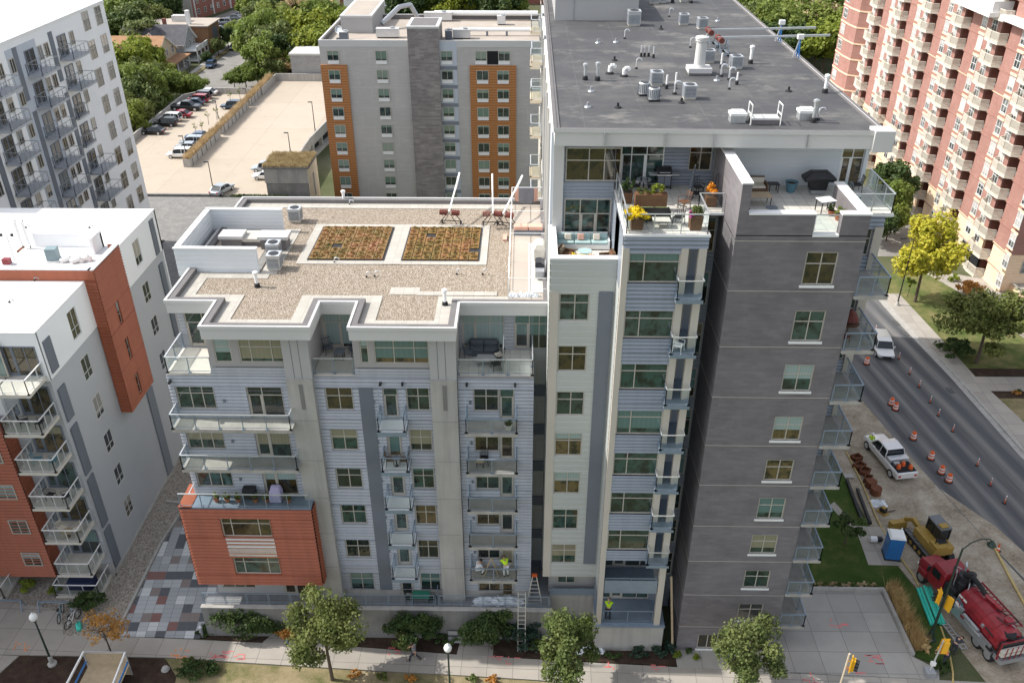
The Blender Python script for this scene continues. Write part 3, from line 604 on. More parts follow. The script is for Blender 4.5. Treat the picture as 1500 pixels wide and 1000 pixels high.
# three sided equipment screen
sc=MB()
def scr(x0,x1,y0,y1,za,zb):
    sc.box(x0,x1,y0,y1,za,zb,'white_siding'); sc.box(x0-.05,x1+.05,y0-.05,y1+.05,zb,zb+.06,'white_paint')
    n=6
    for i in range(1,n):
        z=za+(zb-za)*i/n
        if x1-x0>y1-y0: sc.box(x0,x1,y0-.02,y0,z-.03,z,'white_paint')
        else: sc.box(x1,x1+.02,y0+.1,y1-.1,z-.03,z,'white_paint')
scr(-21.9,-16.75,48.85,49.1,24.3,26.2); scr(-21.9,-21.62,49.1,55.2,24.3,26.2); scr(-21.9,-16.7,55.2,55.45,24.62,26.2); sc.build('equipment_screen',W)
sc=MB(); sc.box(-21.6,-16.7,49.1,55.2,24.5,24.66,'concrete_dark'); sc.box(-20.9,-17.2,49.6,54.8,24.66,24.68,'roof_tan'); sc.build('equipment_deck',W)
# balconies
for f in (5,6): balcony(W,-20.95,-13.75,41.15,42.38,FL[f],'balcony_concrete',posts=5)
for f in range(2,7): balcony(W,-8.6,-6.95,41.05,42.38,FL[f],'white_paint',lip='blue_steel',top='blue_steel')
for f in range(2,7): balcony(W,-3.4,-.28,41.0,42.38,FL[f],'balcony_concrete',posts=2,top='blue_steel')
balcony(W,-21.05,-18.3,42.42,45.35,21.15,'stone_base',sides='lf',name='roof_terrace',posts=2)
balcony(W,-12.33,-9.87,42.42,45.35,21.15,'stone_base',sides='f',name='roof_terrace',posts=2)
t=balcony(W,-3.85,.62,42.42,45.35,21.15,'deck_paver',sides='fr',name='roof_terrace',posts=3)
s=MB(); s.box(-1.18,-1.13,42.6,44.4,21.2,22.9,'steel'); s.build('divider',t)
# cable brackets and wall lamps
s=MB()
for x in (-8.4,-7.1,-3.3,-.45,-20.9):
    s.box(x-.06,x+.06,42.1,42.42,20.55,20.72,'black_metal')
for f in range(2,7):
    for x in (-5.2+2.0,-13.6-4.4,-9.0,-12.9-.0): s.box(x,x+.14,42.30,42.40,FL[f]+1.2,FL[f]+1.42,'dark_panel') if x!=-12.9 else None
s.build('wall_lamp',W)
for x0,x1 in ((-8.5,-7.05),(-3.35,-.4)):
    s=MB()
    for x in (x0,x1):
        for f in range(2,7): s.tube((x,41.2,FL[f]+1.0),(x,42.3,FL[f]+2.75),.022,'blue_steel',n=5); 
    s.build('tie_rod',W)
# red box
rbx=MB()
hr=[(-18.9,-15.95,9.75,11.1),(-18.9,-15.95,5.85,7.35)]
def rw(h): return h
wall(rbx,-21.75,-13.35,5.05,11.75,41.2,[(-19.3,-16.1,9.35,10.95),(-19.05,-16.0,6.0,7.55)],'red_metal',rib=.28,rd=.10)
wall(rbx,41.2,42.0,5.05,11.75,-13.35,[],'red_metal',face='r',rib=.28,rd=.10); wall(rbx,41.2,43.4,5.05,11.75,-21.75,[],'red_metal',face='l',rib=.28,rd=.10)
rbx.box(-21.75,-13.35,41.2,42.4,5.02,5.08,'red_metal'); rbx.box(-21.7,-13.4,41.33,42.35,5.1,11.6,'dark_void'); rbx.box(-21.75,-21.1,42.3,43.4,5.05,11.6,'red_metal')
rbx.build('red_bay',W)
s=MB(); s.box(-19.2,-16.05,41.14,41.24,7.6,9.3,'alum'); 
for i in range(5): s.box(-19.2,-16.05,41.11,41.14,7.8+i*.33,7.84+i*.33,'white_paint')
s.build('infill_panel',W)
window(W,-19.3,41.3,9.35,3.2,1.6,cols=(.2,.75),rows=(.68,),dep=.07); window(W,-19.05,41.3,6.0,3.05,1.55,cols=(.22,.75),rows=(.68,),dep=.07)
dk=balcony(W,-21.7,-13.35,41.15,42.38,11.82,'blue_steel',sides='f',name='bay_terrace',posts=6,t=.12)
s=MB(); s.box(-21.8,-20.95,41.15,43.4,11.75,11.86,'red_metal'); s.bar((-20.95,41.2,12.85),(-20.95,42.4,12.85),.06,.05,'alum'); s.build('terrace_edge',W)
# ground floor terrace and retaining wall
t=MB(); t.box(-21.9,2.05,41.25,42.4,2.4,2.72,'terrace_paver'); t.box(.65,2.05,42.4,45.4,2.4,2.72,'terrace_paver'); t.build('terrace',W)
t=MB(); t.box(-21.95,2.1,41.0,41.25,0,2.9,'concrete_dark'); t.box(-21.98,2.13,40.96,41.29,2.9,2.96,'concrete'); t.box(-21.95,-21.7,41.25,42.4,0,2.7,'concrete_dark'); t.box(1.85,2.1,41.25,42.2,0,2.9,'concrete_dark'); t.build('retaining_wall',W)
t=MB(); 
for a,c_ in ((-21.8,-12.8),(-12.2,-5.9),(-5.6,1.9)):
    n=max(2,round((c_-a)/1.5)); t.bar((a,41.35,3.95),(c_,41.35,3.95),.05,.05,'blue_steel'); t.bar((a,41.35,3.1),(c_,41.35,3.1),.03,.03,'blue_steel')
    for i in range(n+1):
        x=a+(c_-a)*i/n; t.bar((x-.05,41.35,2.72),(x-.05,41.35,3.95),.035,.035,'blue_steel'); t.bar((x+.05,41.35,2.72),(x+.05,41.35,3.95),.035,.035,'blue_steel')
for x in (-5.75,): t.bar((x,41.35,3.95),(x,42.3,3.95),.05,.05,'blue_steel')
for i in range(1,5): t.bar((-21.8,41.35,2.8+i*.22),(1.9,41.35,2.8+i*.22),.012,.012,'blue_steel')
t.build('railing',W)
# recess next to the tower, windows on each floor
for f in range(1,8): window(W,.85,45.5,FL[f]+.6,1.1,1.75,cols=(),rows=(.6,))
for f in range(1,7): s=MB(); s.box(.66,2.0,45.36,45.44,FL[f]-.25,FL[f]+.55,'dark_panel'); s.build('spandrel',W)
# ================= tower =================
T=thing('apartment_tower','taller apartment tower with a flat black roof, dark brick front and roof terraces','apartment building',(10,60,0))
b=MB()
b.box(1.65,18.6,47.4,86,0,34.2,'gray_panel'); b.box(5.1,10.7,44.4,47.4,0,30.9,'blue_siding_dark',skip=''); b.box(1.65,5.07,46.6,47.4,0,34.2,'blue_siding_dark')
b.box(17.25,19.3,43.35,47.4,0,30.9,'gray_panel'); b.build('wall',T)
# left flank facing the lower roof: pale panels and tall strips
fl=MB(); fl.box(1.5,1.66,47.2,86,24.6,34.25,'white_siding')
for i,y in enumerate((49,52,55.5,58,62,66,71,75,80)): fl.box(1.38,1.52,y,y+.5,24.7,34.2,'beige_trim' if i%2 else 'gray_panel')
fl.box(1.36,1.5,59,59.8,24.7,33,'dark_panel'); fl.box(1.4,1.66,61,86,0,24.7,'beige_trim'); fl.build('flank_wall',T)
for y,z in ((70.5,26.6),(70.5,29.6),(70.5,32.6),(69.5,23.4),(63,20.6),(63,23.6),(80,33),(80,30),(75.6,28.1)):
    balcony(T,.45,1.38,y,y+2.6,z,'tan_paint',sides='lfk',rail='alum',posts=1)
    window(T,1.38,y+2.2,z+.1,1.6,2.2,face='l',cols=(.5,),glass='glass_far')
# --- roof
rf=MB(); RP2=[(1.62,44.95),(18.95,44.65),(19.1,86),(1.72,86)]
rf.prism(RP2,34.26,35.06,'gray_panel',top='black_membrane'); rf.build('roof',T)
rf=MB(); ring(rf,RP2,-.02,.12,34.2,35.1,'trim_panel'); ring(rf,RP2,-.1,.10,34.95,35.16,'trim_panel',top='membrane_edge'); ring(rf,RP2,.10,.24,34.9,35.12,'membrane_edge')
for x in (4.2,7.4,10.0,14.9): rf.box(x,x+.03,44.6,44.93,34.25,35.0,'steel')
rf.box(18.3,19.35,44.4,45.4,34.1,35.22,'trim_panel'); rf.build('fascia',T)
p=MB(); p.box(2.4,9.2,74.4,85,35.0,36.9,'gray_panel'); p.box(2.3,9.3,74.3,85.1,36.9,37.1,'white_paint'); p.box(3.9,3.94,74.34,74.4,34.8,36.9,'steel'); p.build('roof_house',T)
# --- top floor front facing the terraces
tf=MB()
wall(tf,1.65,10.7,31.1,34.25,47.35,[(2.3,9.35-.0,31.2,34.05) if 0 else (2.3,7.9,31.15,33.75),(9.3,10.6,32.0,33.75)],'blue_siding_dark',rib=.2,rd=.045)
wall(tf,11.1,19.2,31.1,34.25,47.35,[(17.85,19.1,31.15,33.9)],'white_siding',rib=.42,rd=.035)
tf.box(19.12,19.35,47.2,47.5,31.1,34.2,'white_siding'); tf.build('penthouse_wall',T)
window(T,2.3,46.56,31.66,3.1,1.95,cols=(.42,.70),rows=(.62,),dep=.09)
window(T,5.45,47.4,31.15,2.45,2.6,cols=(.25,.6),rows=(.68,),door=(0,.6),fr='white_paint'); window(T,9.3,47.4,32.0,1.3,1.75,cols=(.5,),rows=(.6,))
window(T,17.85,47.4,31.15,1.3,2.75,cols=(.5,),rows=(.6,),door=(0,.5),fr='white_paint')
# --- beige bay
b=MB(); hb=[]; 
for f in range(2,9): hb.append((1.98,3.65,FL[f]+.62,FL[f]+2.35))
wall(b,1.45,5.07,5.15,28.87,42.1,hb,'pale_siding',rib=.42,rd=.035)
wall(b,42.1,46.6,5.15,28.87,1.45,[],'pale_siding',face='l',rib=.42,rd=.03)
b.box(1.5,5.05,42.32,46.5,5.15,27.75,'gray_panel'); b.box(1.45,1.95,42.04,42.12,5.15,26.95,'beige_trim')
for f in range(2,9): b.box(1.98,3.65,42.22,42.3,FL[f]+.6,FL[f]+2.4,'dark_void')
b.box(4.15,4.95,42.0,42.11,6.4,26.95,'dark_panel')
b.box(1.4,1.85,42.05,46.6,28.87,28.95,'white_paint'); b.box(1.85,5.07,42.05,42.5,28.87,28.95,'white_paint'); b.box(1.5,1.8,42.5,46.5,27.8,28.86,'white_siding'); b.box(1.8,5.07,42.12,42.42,27.8,28.86,'white_siding')
b.build('pale_bay',T)
for f in range(2,9): window(T,1.98,42.2,FL[f]+.62,1.67,1.73,cols=(.52,),rows=(.66,),dep=.07)
t=MB(); t.box(1.8,5.05,42.42,46.5,27.75,27.82,'deck_paver'); t.build('terrace_floor',T)
# wall behind the sofa terrace
b=MB(); wall(b,1.65,5.07,27.8,34.2,46.5,[(2.28,5.05,31.66,33.62),(2.3,5.0,27.9,30.62)],'blue_siding_dark',rib=.2,rd=.045); b.box(1.62,2.2,46.3,46.5,27.8,34.2,'trim_panel')
b.box(5.07,5.2,40.6,46.5,27.8,31.1,'blue_siding_dark'); b.build('terrace_back_wall',T)
window(T,2.3,46.54,27.9,2.7,2.72,cols=(.34,.7),rows=(.66,),door=(.34,.7),dep=.08)
# --- base under the bay
b=MB(); b.box(1.9,5.07,43.0,46,2.6,5.3,'gray_panel'); b.box(2.0,5.1,42.6,43.2,0,3.0,'concrete'); b.box(2.0,5.1,42.5,42.6,2.9,3.5,'blue_steel'); b.build('base_wall',T)
window(T,2.5,42.98,3.65,1.25,1.4,cols=(.5,)); 
# --- middle column
mc=MB(); hm=[]
for f in range(3,10): hm.append((5.4,8.05,FL[f]+.62,FL[f]+2.33))
for f in range(3,10):
    z0=FL[f]-.25; z1=FL[f]+.62
    top=FL[f+1]-.25 if f<9 else 30.4
    wall(mc,5.07,8.05,z0,z1,40.3,[],'blue_siding_dark',rib=.24,rd=.06)
    if f>=3: wall(mc,5.3,8.05,FL[f]+2.33,top,40.3,[],'blue_siding_dark',rib=.24,rd=.06)
wall(mc,5.07,9.4,30.4,31.05,40.3,[],'blue_siding_dark',rib=.24,rd=.06)
mc.box(5.4,8.05,40.5,40.6,8.8,30.3,'dark_void')
mc.box(5.07,9.4,42.4,44.4,2.6,30.9,'blue_siding_dark'); mc.box(5.2,8.2,40.6,42.4,8.6,30.4,'blue_siding_dark')
for f in range(3,10): mc.box(8.2,9.4,40.35,42.4,FL[f]-.25,FL[f]-.02,'blue_steel')
mc.build('bay_wall',T)
mc=MB()
for x0,x1 in ((5.07,5.4),(8.05,8.42),(8.95,9.35)): mc.box(x0,x1,40.24,40.6,2.6,30.4,'beige_trim') if x0!=8.05 else mc.box(x0,x1,40.24,40.6,8.6,30.4,'beige_trim')
mc.build('column',T)
# side wall of the bay with corner panes
sd_=MB(); wall(sd_,40.6,46.5,5.2,27.8,5.07,[],'pale_siding',face='l',rib=.42,rd=.02); sd_.build('bay_side_wall',T)
for f in range(3,10):
    window(T,5.4,40.42,FL[f]+.62,2.65,1.71,cols=(.31,),rows=(.7,),dep=.09)
    balcony(T,7.9,9.32,39.55,40.3,FL[f],'blue_steel',rail='blue_steel',top='alum',posts=1)
    window(T,8.45,42.36,FL[f]+.05,.48,2.1,cols=(),glass='glass_main')
# lower loggias
for f in (1,2):
    window(T,5.5,42.36,FL[f]+.2,3.3,2.2,cols=(.2,.45,.75),rows=(),door=(.2,.45))
    balcony(T,5.45,8.9,40.3,42.35,FL[f],'blue_steel',sides='f',posts=2,gl=(f==2),top='blue_steel')
lo=MB(); lo.box(5.05,9.65,40.15,42.4,0,2.45,'concrete'); lo.box(5.02,9.7,40.1,42.4,2.45,2.6,'blue_steel'); lo.build('base_block',T)
pp=MB(); pp.box(5.45,8.9,40.28,40.3,FL[2],FL[2]+.95,'blue_steel'); pp.build('parapet_panel',T)
# recess between column and brick
rc=MB(); wall(rc,9.4,10.7,0,31.0,44.3,[],'blue_siding_dark',rib=.24,rd=.03); rc.build('recess_wall',T)
for f in range(1,10): window(T,9.75,44.28,FL[f]+.6,.85,2.1,cols=(.25,),rows=(.62,),dep=.08)
# --- terrace deck over column, recess and brick
dk=MB(); dk.box(5.07,9.45,40.25,47.3,31.02,31.14,'white_paint',skip='') ; dk.box(9.45,10.7,43.2,47.3,31.0,31.12,'white_paint'); dk.box(5.15,9.4,40.4,47.25,31.141,31.16,'deck_paver'); dk.box(9.4,10.68,43.35,47.25,31.13,31.16,'deck_paver'); dk.build('roof_deck',T)
r=MB(); g=MB()
def railrun(r,g,pts,z,h=1.05,sp=1.4,mt='alum'):
    for a,c in zip(pts,pts[1:]):
        L=math.hypot(c[0]-a[0],c[1]-a[1]); n=max(1,round(L/sp)); r.bar((*a,z+h),(*c,z+h),.06,.05,mt); r.bar((*a,z+.15),(*c,z+.15),.03,.03,mt)
        for i in range(n+1):
            q=i/n; x,y=a[0]+(c[0]-a[0])*q,a[1]+(c[1]-a[1])*q; r.bar((x,y,z),(x,y,z+h),.05,.05,mt)
        g.face([(*a,z+.17),(*c,z+.17),(*c,z+h-.05),(*a,z+h-.05)],'clear_glass')
railrun(r,g,[(5.2,46.4),(5.2,40.4),(9.3,40.4),(9.3,43.3),(10.6,43.3)],31.16); o=r.build('deck_railing',T); g.build('glass_panel',o,off=parent_off(T),loc=(0,0,0))
# --- brick block
bk=MB(); bh=[(14.45,16.1,FL[f]+.45,FL[f]+2.15 if f<6 else FL[f]+2.2) for f in range(1,10)]
bz=[(3.1,4.65),(6.14,7.72),(9.19,10.81),(12.14,13.83),(15.19,16.78),(18.22,19.91),(21.67,23.43),(24.93,26.82),(28.34,30.24)]
bh=[(14.45,16.1,a,c_) for a,c_ in bz]+[(12.1,14.15,.25,1.62)]
wall(bk,10.7,17.3,0,31.15,40.3,bh,'dark_brick',dep=.16); wall(bk,40.3,44.3,0,31.1,10.7,[],'dark_brick',face='l'); wall(bk,40.3,43.4,0,31.1,17.3,[],'dark_brick',face='r')
bk.box(10.9,17.2,40.5,47.3,30.6,31.1,'gray_panel')
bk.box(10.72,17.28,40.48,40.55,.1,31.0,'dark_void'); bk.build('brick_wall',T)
for z in (2.4,5.45,8.5,11.5,14.8,17.8,21.22,24.55,27.97,30.82):
    m_=MB(); m_.box(10.69,17.31,40.29,40.302,z-.012,z+.018,'beige_trim'); m_.box(10.69,10.702,40.3,44.2,z-.012,z+.018,'beige_trim'); m_.build('expansion_joint',T)
for i,(a,c_) in enumerate(bz): window(T,14.45,40.42,a,1.65,c_-a,cols=(.5,),rows=(.64,),dep=.07,sill='white_paint')
window(T,12.1,40.42,.25,2.05,1.37,cols=(.33,.66),dep=.07,sill='white_paint')
pp=MB(); pp.box(10.7,11.18,40.3,47.0,31.1,33.85,'dark_brick'); pp.box(10.66,11.22,40.26,47.0,33.85,33.93,'white_paint')
pp.box(11.18,14.55,40.3,40.72,31.1,32.25,'dark_brick'); pp.box(15.88,17.3,40.3,40.72,31.1,32.25,'dark_brick'); pp.box(16.86,17.3,40.72,44.8,31.1,32.25,'dark_brick')
pp.box(11.22,14.58,40.26,40.76,32.25,32.33,'white_paint'); pp.box(15.85,17.34,40.26,40.76,32.25,32.33,'white_paint'); pp.box(16.82,17.34,40.76,44.84,32.25,32.33,'white_paint'); pp.box(14.55,15.88,40.26,40.72,31.08,31.18,'white_paint')
pp.box(14.56,14.6,40.3,40.7,31.2,32.2,'white_paint'); pp.build('parapet',T)
gp=MB(); gp.box(14.6,15.86,40.7,40.715,31.25,32.15,'clear_glass'); gp.bar((14.6,40.7,32.1),(15.86,40.7,32.1),.05,.05,'alum'); gp.build('glass_guard',T)
dk=MB(); dk.box(11.18,16.86,40.72,47.3,31.1,31.16,'deck_paver'); dk.box(16.86,19.7,44.84,47.3,31.1,31.155,'deck_paver'); dk.box(17.3,19.7,43.2,44.84,31.1,31.15,'deck_paver'); dk.box(17.3,19.72,43.18,47.3,30.98,31.1,'white_paint'); dk.box(16.86,17.3,44.84,47.3,30.98,31.1,'gray_panel'); dk.build('roof_deck',T)
r=MB(); g=MB(); railrun(r,g,[(17.4,43.3),(19.6,43.3),(19.6,47.2)],31.16,mt='alum'); o=r.build('deck_railing',T); g.build('glass_panel',o,off=parent_off(T),loc=(0,0,0))
# --- right return with corner windows and balconies
rr=MB()
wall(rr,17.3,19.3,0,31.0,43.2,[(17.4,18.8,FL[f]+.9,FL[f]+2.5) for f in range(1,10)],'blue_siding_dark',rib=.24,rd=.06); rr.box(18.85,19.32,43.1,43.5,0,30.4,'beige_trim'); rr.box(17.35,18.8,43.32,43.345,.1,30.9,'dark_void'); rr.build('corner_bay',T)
for f in range(1,10):
    window(T,17.4,43.3,FL[f]+.9,1.4,1.6,cols=(),rows=(.62,),dep=.07)
    balcony(T,17.32,19.05,40.15,43.15,FL[f],'balcony_concrete',sides='fr',posts=2,top='blue_steel')
    s=MB(); s.box(18.7,19.0,42.6,43.05,FL[f]-.55,FL[f]-.23,'taupe_panel'); s.build('bracket',T)
# ================= white and gray neighbour on the left =================
B=thing('apartment_building','white-roofed building with gray side wall and a red metal bay hanging from it','apartment building',(-45,57,0))
b=MB(); wz=[(20.62,18.5),(16.9,15.1),(13.6,11.75),(10.32,8.65),(7.14,5.5),(3.95,2.3)]
hA=[(50.35,51.55,c_,a) for a,c_ in wz]; hB=[(61.6,62.85,c_,a) for a,c_ in [(20.66,18.6),(16.92,15.2),(13.72,12.1),(10.35,8.7)]]
wall(b,46.5,66.8,17.8,21.4,-30.8,hA+hB,'white_wall',face='r',dep=.12); wall(b,46.5,66.8,.3,17.8,-30.84,hA+hB,'pale_gray_wall',face='r',dep=.1)
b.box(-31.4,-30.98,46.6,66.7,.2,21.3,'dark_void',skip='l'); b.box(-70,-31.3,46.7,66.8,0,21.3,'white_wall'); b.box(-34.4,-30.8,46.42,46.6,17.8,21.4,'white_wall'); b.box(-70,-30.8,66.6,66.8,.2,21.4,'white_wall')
wall(b,-34.4,-30.84,.3,17.8,46.5,[],'pale_gray_wall',rib=.3,rd=.02); b.box(-60,-34.35,46.2,46.5,15.2,21.4,'white_wall'); b.box(-31.2,-30.7,46.4,66.8,-.2,.32,'concrete'); b.box(-60,-30.7,46.38,46.6,-.2,1.3,'concrete')
wall(b,-60,-34.4,1.25,15.2,45.3,[],'red_metal',rib=.28,rd=.10); wall(b,45.3,46.5,1.25,15.2,-34.4,[],'red_metal',face='r',rib=.26,rd=.05); b.box(-60,-34.4,45.3,46.5,1.2,1.26,'red_metal')
b.build('wall',B)
for hh in hA+hB: window(B,-30.9,hh[0],hh[2],hh[1]-hh[0],hh[3]-hh[2],face='r',cols=(.5,),rows=(.34,),glass='glass_far',fr='trim_panel',dep=.05)
for y0,y1,za,zb,m_ in [(46.85,47.75,a,c_,'dark_panel') for a,c_ in ((18.1,20.5),(14.2,16.8),(9.5,13.6),(4.6,9.1),(.6,4.2))]+[(65.2,66,17.9,21,'dark_panel'),(65.2,66,10,17,'dark_panel'),(57.9,59,0,9,'slate_wall')]: s=MB(); s.box(-30.86,-30.72,y0,y1,za,zb,m_); s.build('metal_strip',B)
r=MB(); r.prism([(-70,46.4),(-30.8,46.4),(-30.8,66.8),(-70,66.8)],21.4,21.46,'roof_white'); 
r.box(-37.6,-30.6,53.7,59.2,21.46,21.6,'roof_white'); r.build('roof',B)
r=MB(); r.box(-37.6,-30.3,53.6,53.85,21.46,22.3,'red_metal'); r.box(-30.3,-29.99,53.6,57.95,10.2,22.3,'red_metal',skip='r'); wall(r,53.6,57.95,10.2,22.3,-30.0,[(55.25,55.75,17.0,18.8),(55.25,55.75,13.9,15.7),(55.3,55.8,10.7,12.5)],'red_metal',face='r',rib=.24,rd=.07,dep=.1)
wall(r,-30.8,-30.0,10.2,21.46,53.6,[],'red_metal',rib=.26,rd=.05); r.box(-30.8,-30.0,57.9,57.95,10.2,22.3,'red_metal'); r.box(-37.6,-30.2,53.55,53.9,22.3,22.36,'alum'); r.box(-30.35,-29.92,53.55,57.98,22.3,22.36,'alum'); r.build('red_bay',B)
for a,z in ((55.25,17.0),(55.25,13.9),(55.3,10.7)): window(B,-30.08,a,z,.5,1.8,face='r',cols=(),rows=(.4,),fr='alum',ft=.05,dep=.03)
p=MB(); p.box(-36.8,-31.7,58.9,59.15,21.46,22.7,'white_wall'); p.box(-31.9,-31.7,57.6,59.15,21.46,22.9,'white_wall'); p.build('roof_parapet',B)
for i,f in enumerate((2.5,5.7,8.8,11.95,15.1,18.2)): 
    balcony(B,-33.5,-30.95,44.2,46.4,f,'stone_base',sides='lfr' if i<5 else 'fr',rail='trim_panel',top='white_paint',posts=3)
    window(B,-33.3,46.44,f+.05,2.2,2.2,cols=(.33,.66),door=(0,.33),fr='dark_panel')
balcony(B,-34.2,-30.9,44.2,46.4,.35,'stone_base',sides='lfr',rail='trim_panel',top='white_paint',posts=3); balcony(B,-41,-37.8,43.9,46.2,.35,'stone_base',sides='fr',rail='trim_panel',top='white_paint',posts=2)
balcony(B,-40,-33.4,44.2,46.4,18.2,'stone_base',sides='f',rail='trim_panel',top='white_paint',posts=4)
window(B,-36.6,46.2,18.3,3.4,2.6,cols=(.5,.75),rows=(.7,))
for z in (8.7,5.5,2.35,11.9): window(B,-36.35,45.26,z,1.35,1.3,cols=(.5,))
for z in (8.7,5.5): window(B,-40.5,45.26,z,1.35,1.3,cols=(.5,))
# roof equipment of that building
def rt(name,label,cat,u,v,z,group=None,**k): p=G(u,v,z); return thing(name,label,cat,(p.x,p.y,z),group=group,**k)
# ================= tall white tower behind =================
A=thing('apartment_tower','tall white tower with blue-gray bands and small steel balconies, cut off by the left edge','apartment building',(-65,92,0))
def YA(y): return y*.909
def ZA(z): return 49-(49-z)*.909
XA=-50.0
b=MB(); b.box(-85,XA,66.9,107.4,-3,31.0,'white_wall'); b.box(XA-.01,XA+.04,84.5,90.3,0,30.2,'blue_gray_wall'); b.box(XA-.01,XA+.04,67,75,0,30.2,'blue_gray_wall'); b.box(XA-.3,XA+.06,66.9,107.46,30.75,31.05,'white_paint')
b.box(-85,XA-.01,107.3,107.42,-3,31,'white_wall'); b.build('wall',A)
r=MB(); r.box(-85,XA-.3,66.9,107.1,31.05,31.1,'roof_white'); r.build('roof',A)
for y,za,zb in ((93.6,22.7,28.3),(93.8,6.5,21.3),(86.2,22.6,28.3),(86.7,9.7,21.3),(78,22.6,28.3),(78.5,9.7,21.3)): s=MB(); s.box(XA,XA+.08,y-.45,y+.35,ZA(za),ZA(zb),'dark_panel'); s.build('metal_strip',A)
for i in range(8):
    zt=28.9-3.47*i; z0=ZA(zt-2.3); 
    if z0<2: continue
    for y in (101.35,104.65): window(A,XA,y,z0,1.6,2.05,face='r',cols=(.5,),rows=(.6,),glass='glass_far',fr='beige_trim')
    for j,(yd,yw,side) in enumerate(((94.6,98.4,1),(87.6,91.2,1),(79.6,83.4,1))):
        zz=ZA(25.05-3.52*i)
        if zz<1: continue
        window(A,XA+.04,yd+.1,zz+.05,1.9,2.2,face='r',cols=(.5,),door=(0,.5),glass='glass_far',fr='dark_panel')
        window(A,XA+.04,yw-.9,zz+.75,.95,1.4,face='r',cols=(.5,),glass='glass_far',fr='beige_trim')
        window(A,XA+.04,yd-2.9,zz+.75,.95,1.4,face='r',cols=(.5,),glass='glass_far',fr='beige_trim')
        deep=(i+j)%4<2 if j==0 else i<5
        x1=XA+(1.6 if deep else .5)
        balcony(A,XA+.05,x1,yd-.3,yd+(3.6 if deep else 2.2),zz,'pale_gray_wall',rail='steel',sides='lfrk' ,gl=False,posts=4,top='steel')
# ================= hotel =================
H=thing('hotel_building','gray panelled mid-rise with orange slatted window bands and a patterned brick shaft','hotel building',(-14,139,-3))
YH=130.0
b=MB(); b.box(-30.2,2.5,YH,150,-3,21.0,'hotel_panel',skip='f'); b.box(-30.2,2.5,YH,YH+.3,-3,21.0,'hotel_panel'); b.build('wall',H)
for x0,x1,z1 in ((-30.26,-26.35,18.33),(-8.2,-1.35,18.32)):
    s=MB(); s.box(x0,x1,YH-.25,YH,-3,z1,'orange_slats'); s.build('slat_panel',H)
s=MB(); s.box(-12.65,-10.05,YH-.05,YH,-3,21.7,'blue_gray_wall'); 
for i in range(9): s.box(-12.65,-10.05,YH-.07,YH-.05,18.0-2.75*i-.35,18.0-2.75*i+.2,'slate_wall')
s.build('blue_panel',H)
s=MB(); s.box(-17.1,-12.6,YH-.6,136,-3,23.6,'split_brick'); s.box(-17.2,-12.5,YH-.7,136.1,23.6,23.9,'trim_panel'); s.box(-16.7,-13,YH-.1,135.6,23.9,23.92,'membrane_edge'); s.build('brick_shaft',H)
r=MB(); HP=[(-30.2,YH),(-17.1,YH),(-12.6,YH),(2.5,YH),(2.5,150),(-30.2,150)]
HQ=[(-30.2,YH),(2.5,YH),(2.5,150),(-30.2,150)]
r.prism(HQ,20.9,21.1,'gray_panel',top='roof_tan'); ring(r,HQ,-.04,.25,20.9,21.85,'trim_panel'); ring(r,HQ,.25,.45,21.1,21.8,'membrane_edge'); r.build('roof',H)
for i in range(9):
    zt=20.40-2.745*i; z0=zt-1.95
    for x in (-29.15,-22.05,-12.4):
        window(H,x,YH-(.25 if (x<-29 and i>0) else .05),z0+.5,1.72,1.42,cols=(.5,),glass='glass_hotel',fr='beige_trim'); s=MB(); s.box(x+.05,x+1.67,YH-.34 if (x<-29 and i>0) else YH-.14,YH,z0,z0+.48,'white_paint'); s.build('spandrel',H)
    if i==0:
        window(H,-7.35,YH,z0+.5,1.72,1.42,cols=(.5,),glass='glass_hotel',fr='beige_trim'); window(H,-3.95,YH,z0+.5,1.72,1.42,cols=(.5,),glass='glass_hotel',fr='beige_trim'); s=MB(); s.box(-5.6,-3.98,YH-.03,YH,z0,z0+1.9,'dark_void'); s.box(-7.35,-5.65,YH-.1,YH,z0,z0+.48,'white_paint'); s.box(-3.95,-2.25,YH-.1,YH,z0,z0+.48,'white_paint'); s.build('open_bay',H)
    else:
        for x in (-7.2,-4.15): window(H,x,YH-.25,z0+.5,1.78,1.42,cols=(.5,),glass='glass_hotel',fr='beige_trim'); s=MB(); s.box(x+.05,x+1.73,YH-.34,YH,z0,z0+.48,'white_paint'); s.build('spandrel',H)
s=MB(); s.box(-28.4,-23.6,138.5,152,21.1,23.4,'gray_panel'); s.box(-28.5,-23.5,138.4,152.1,23.4,23.7,'trim_panel'); s.box(-28,-24,139,151.5,23.7,23.72,'roof_tan'); s.build('roof_house',H)
s=MB(); s.path([(-22.5,141,22),(-20,144,24),(-18.5,146,24),(-17.5,146.5,22)],.38,'steel',n=8); s.build('duct',H); s=MB(); s.path([(-15,149,22.2),(2,149,22.2)],.4,'white_paint',n=8); s.build('duct',H); s=MB(); s.path([(-10,137,22),(-2,137,22),(2,137,22)],.3,'white_paint',n=8)
for x in (-9,-6,-3): s.box(x,x+.3,136.8,137.2,21.1,22,'dark_panel')
s.build('duct',H)
st_=thing('stair_tower','plain gray block stair tower between the parking deck and the trees','stair tower',(-47.5,196,-3)); s=MB(); s.box(-51.5,-43.5,193.2,200,-3,5.4,'block_gray'); s.build('wall',st_); s=MB(); s.box(-51.7,-43.3,193.0,200.2,5.4,5.8,'trim_panel'); s.build('coping',st_)
def hv(name,label,cat,x,y,z,fn,group=None,rz=0):
    t=thing(name,label,cat,(x,y,z),rz,group); fn(t); return t
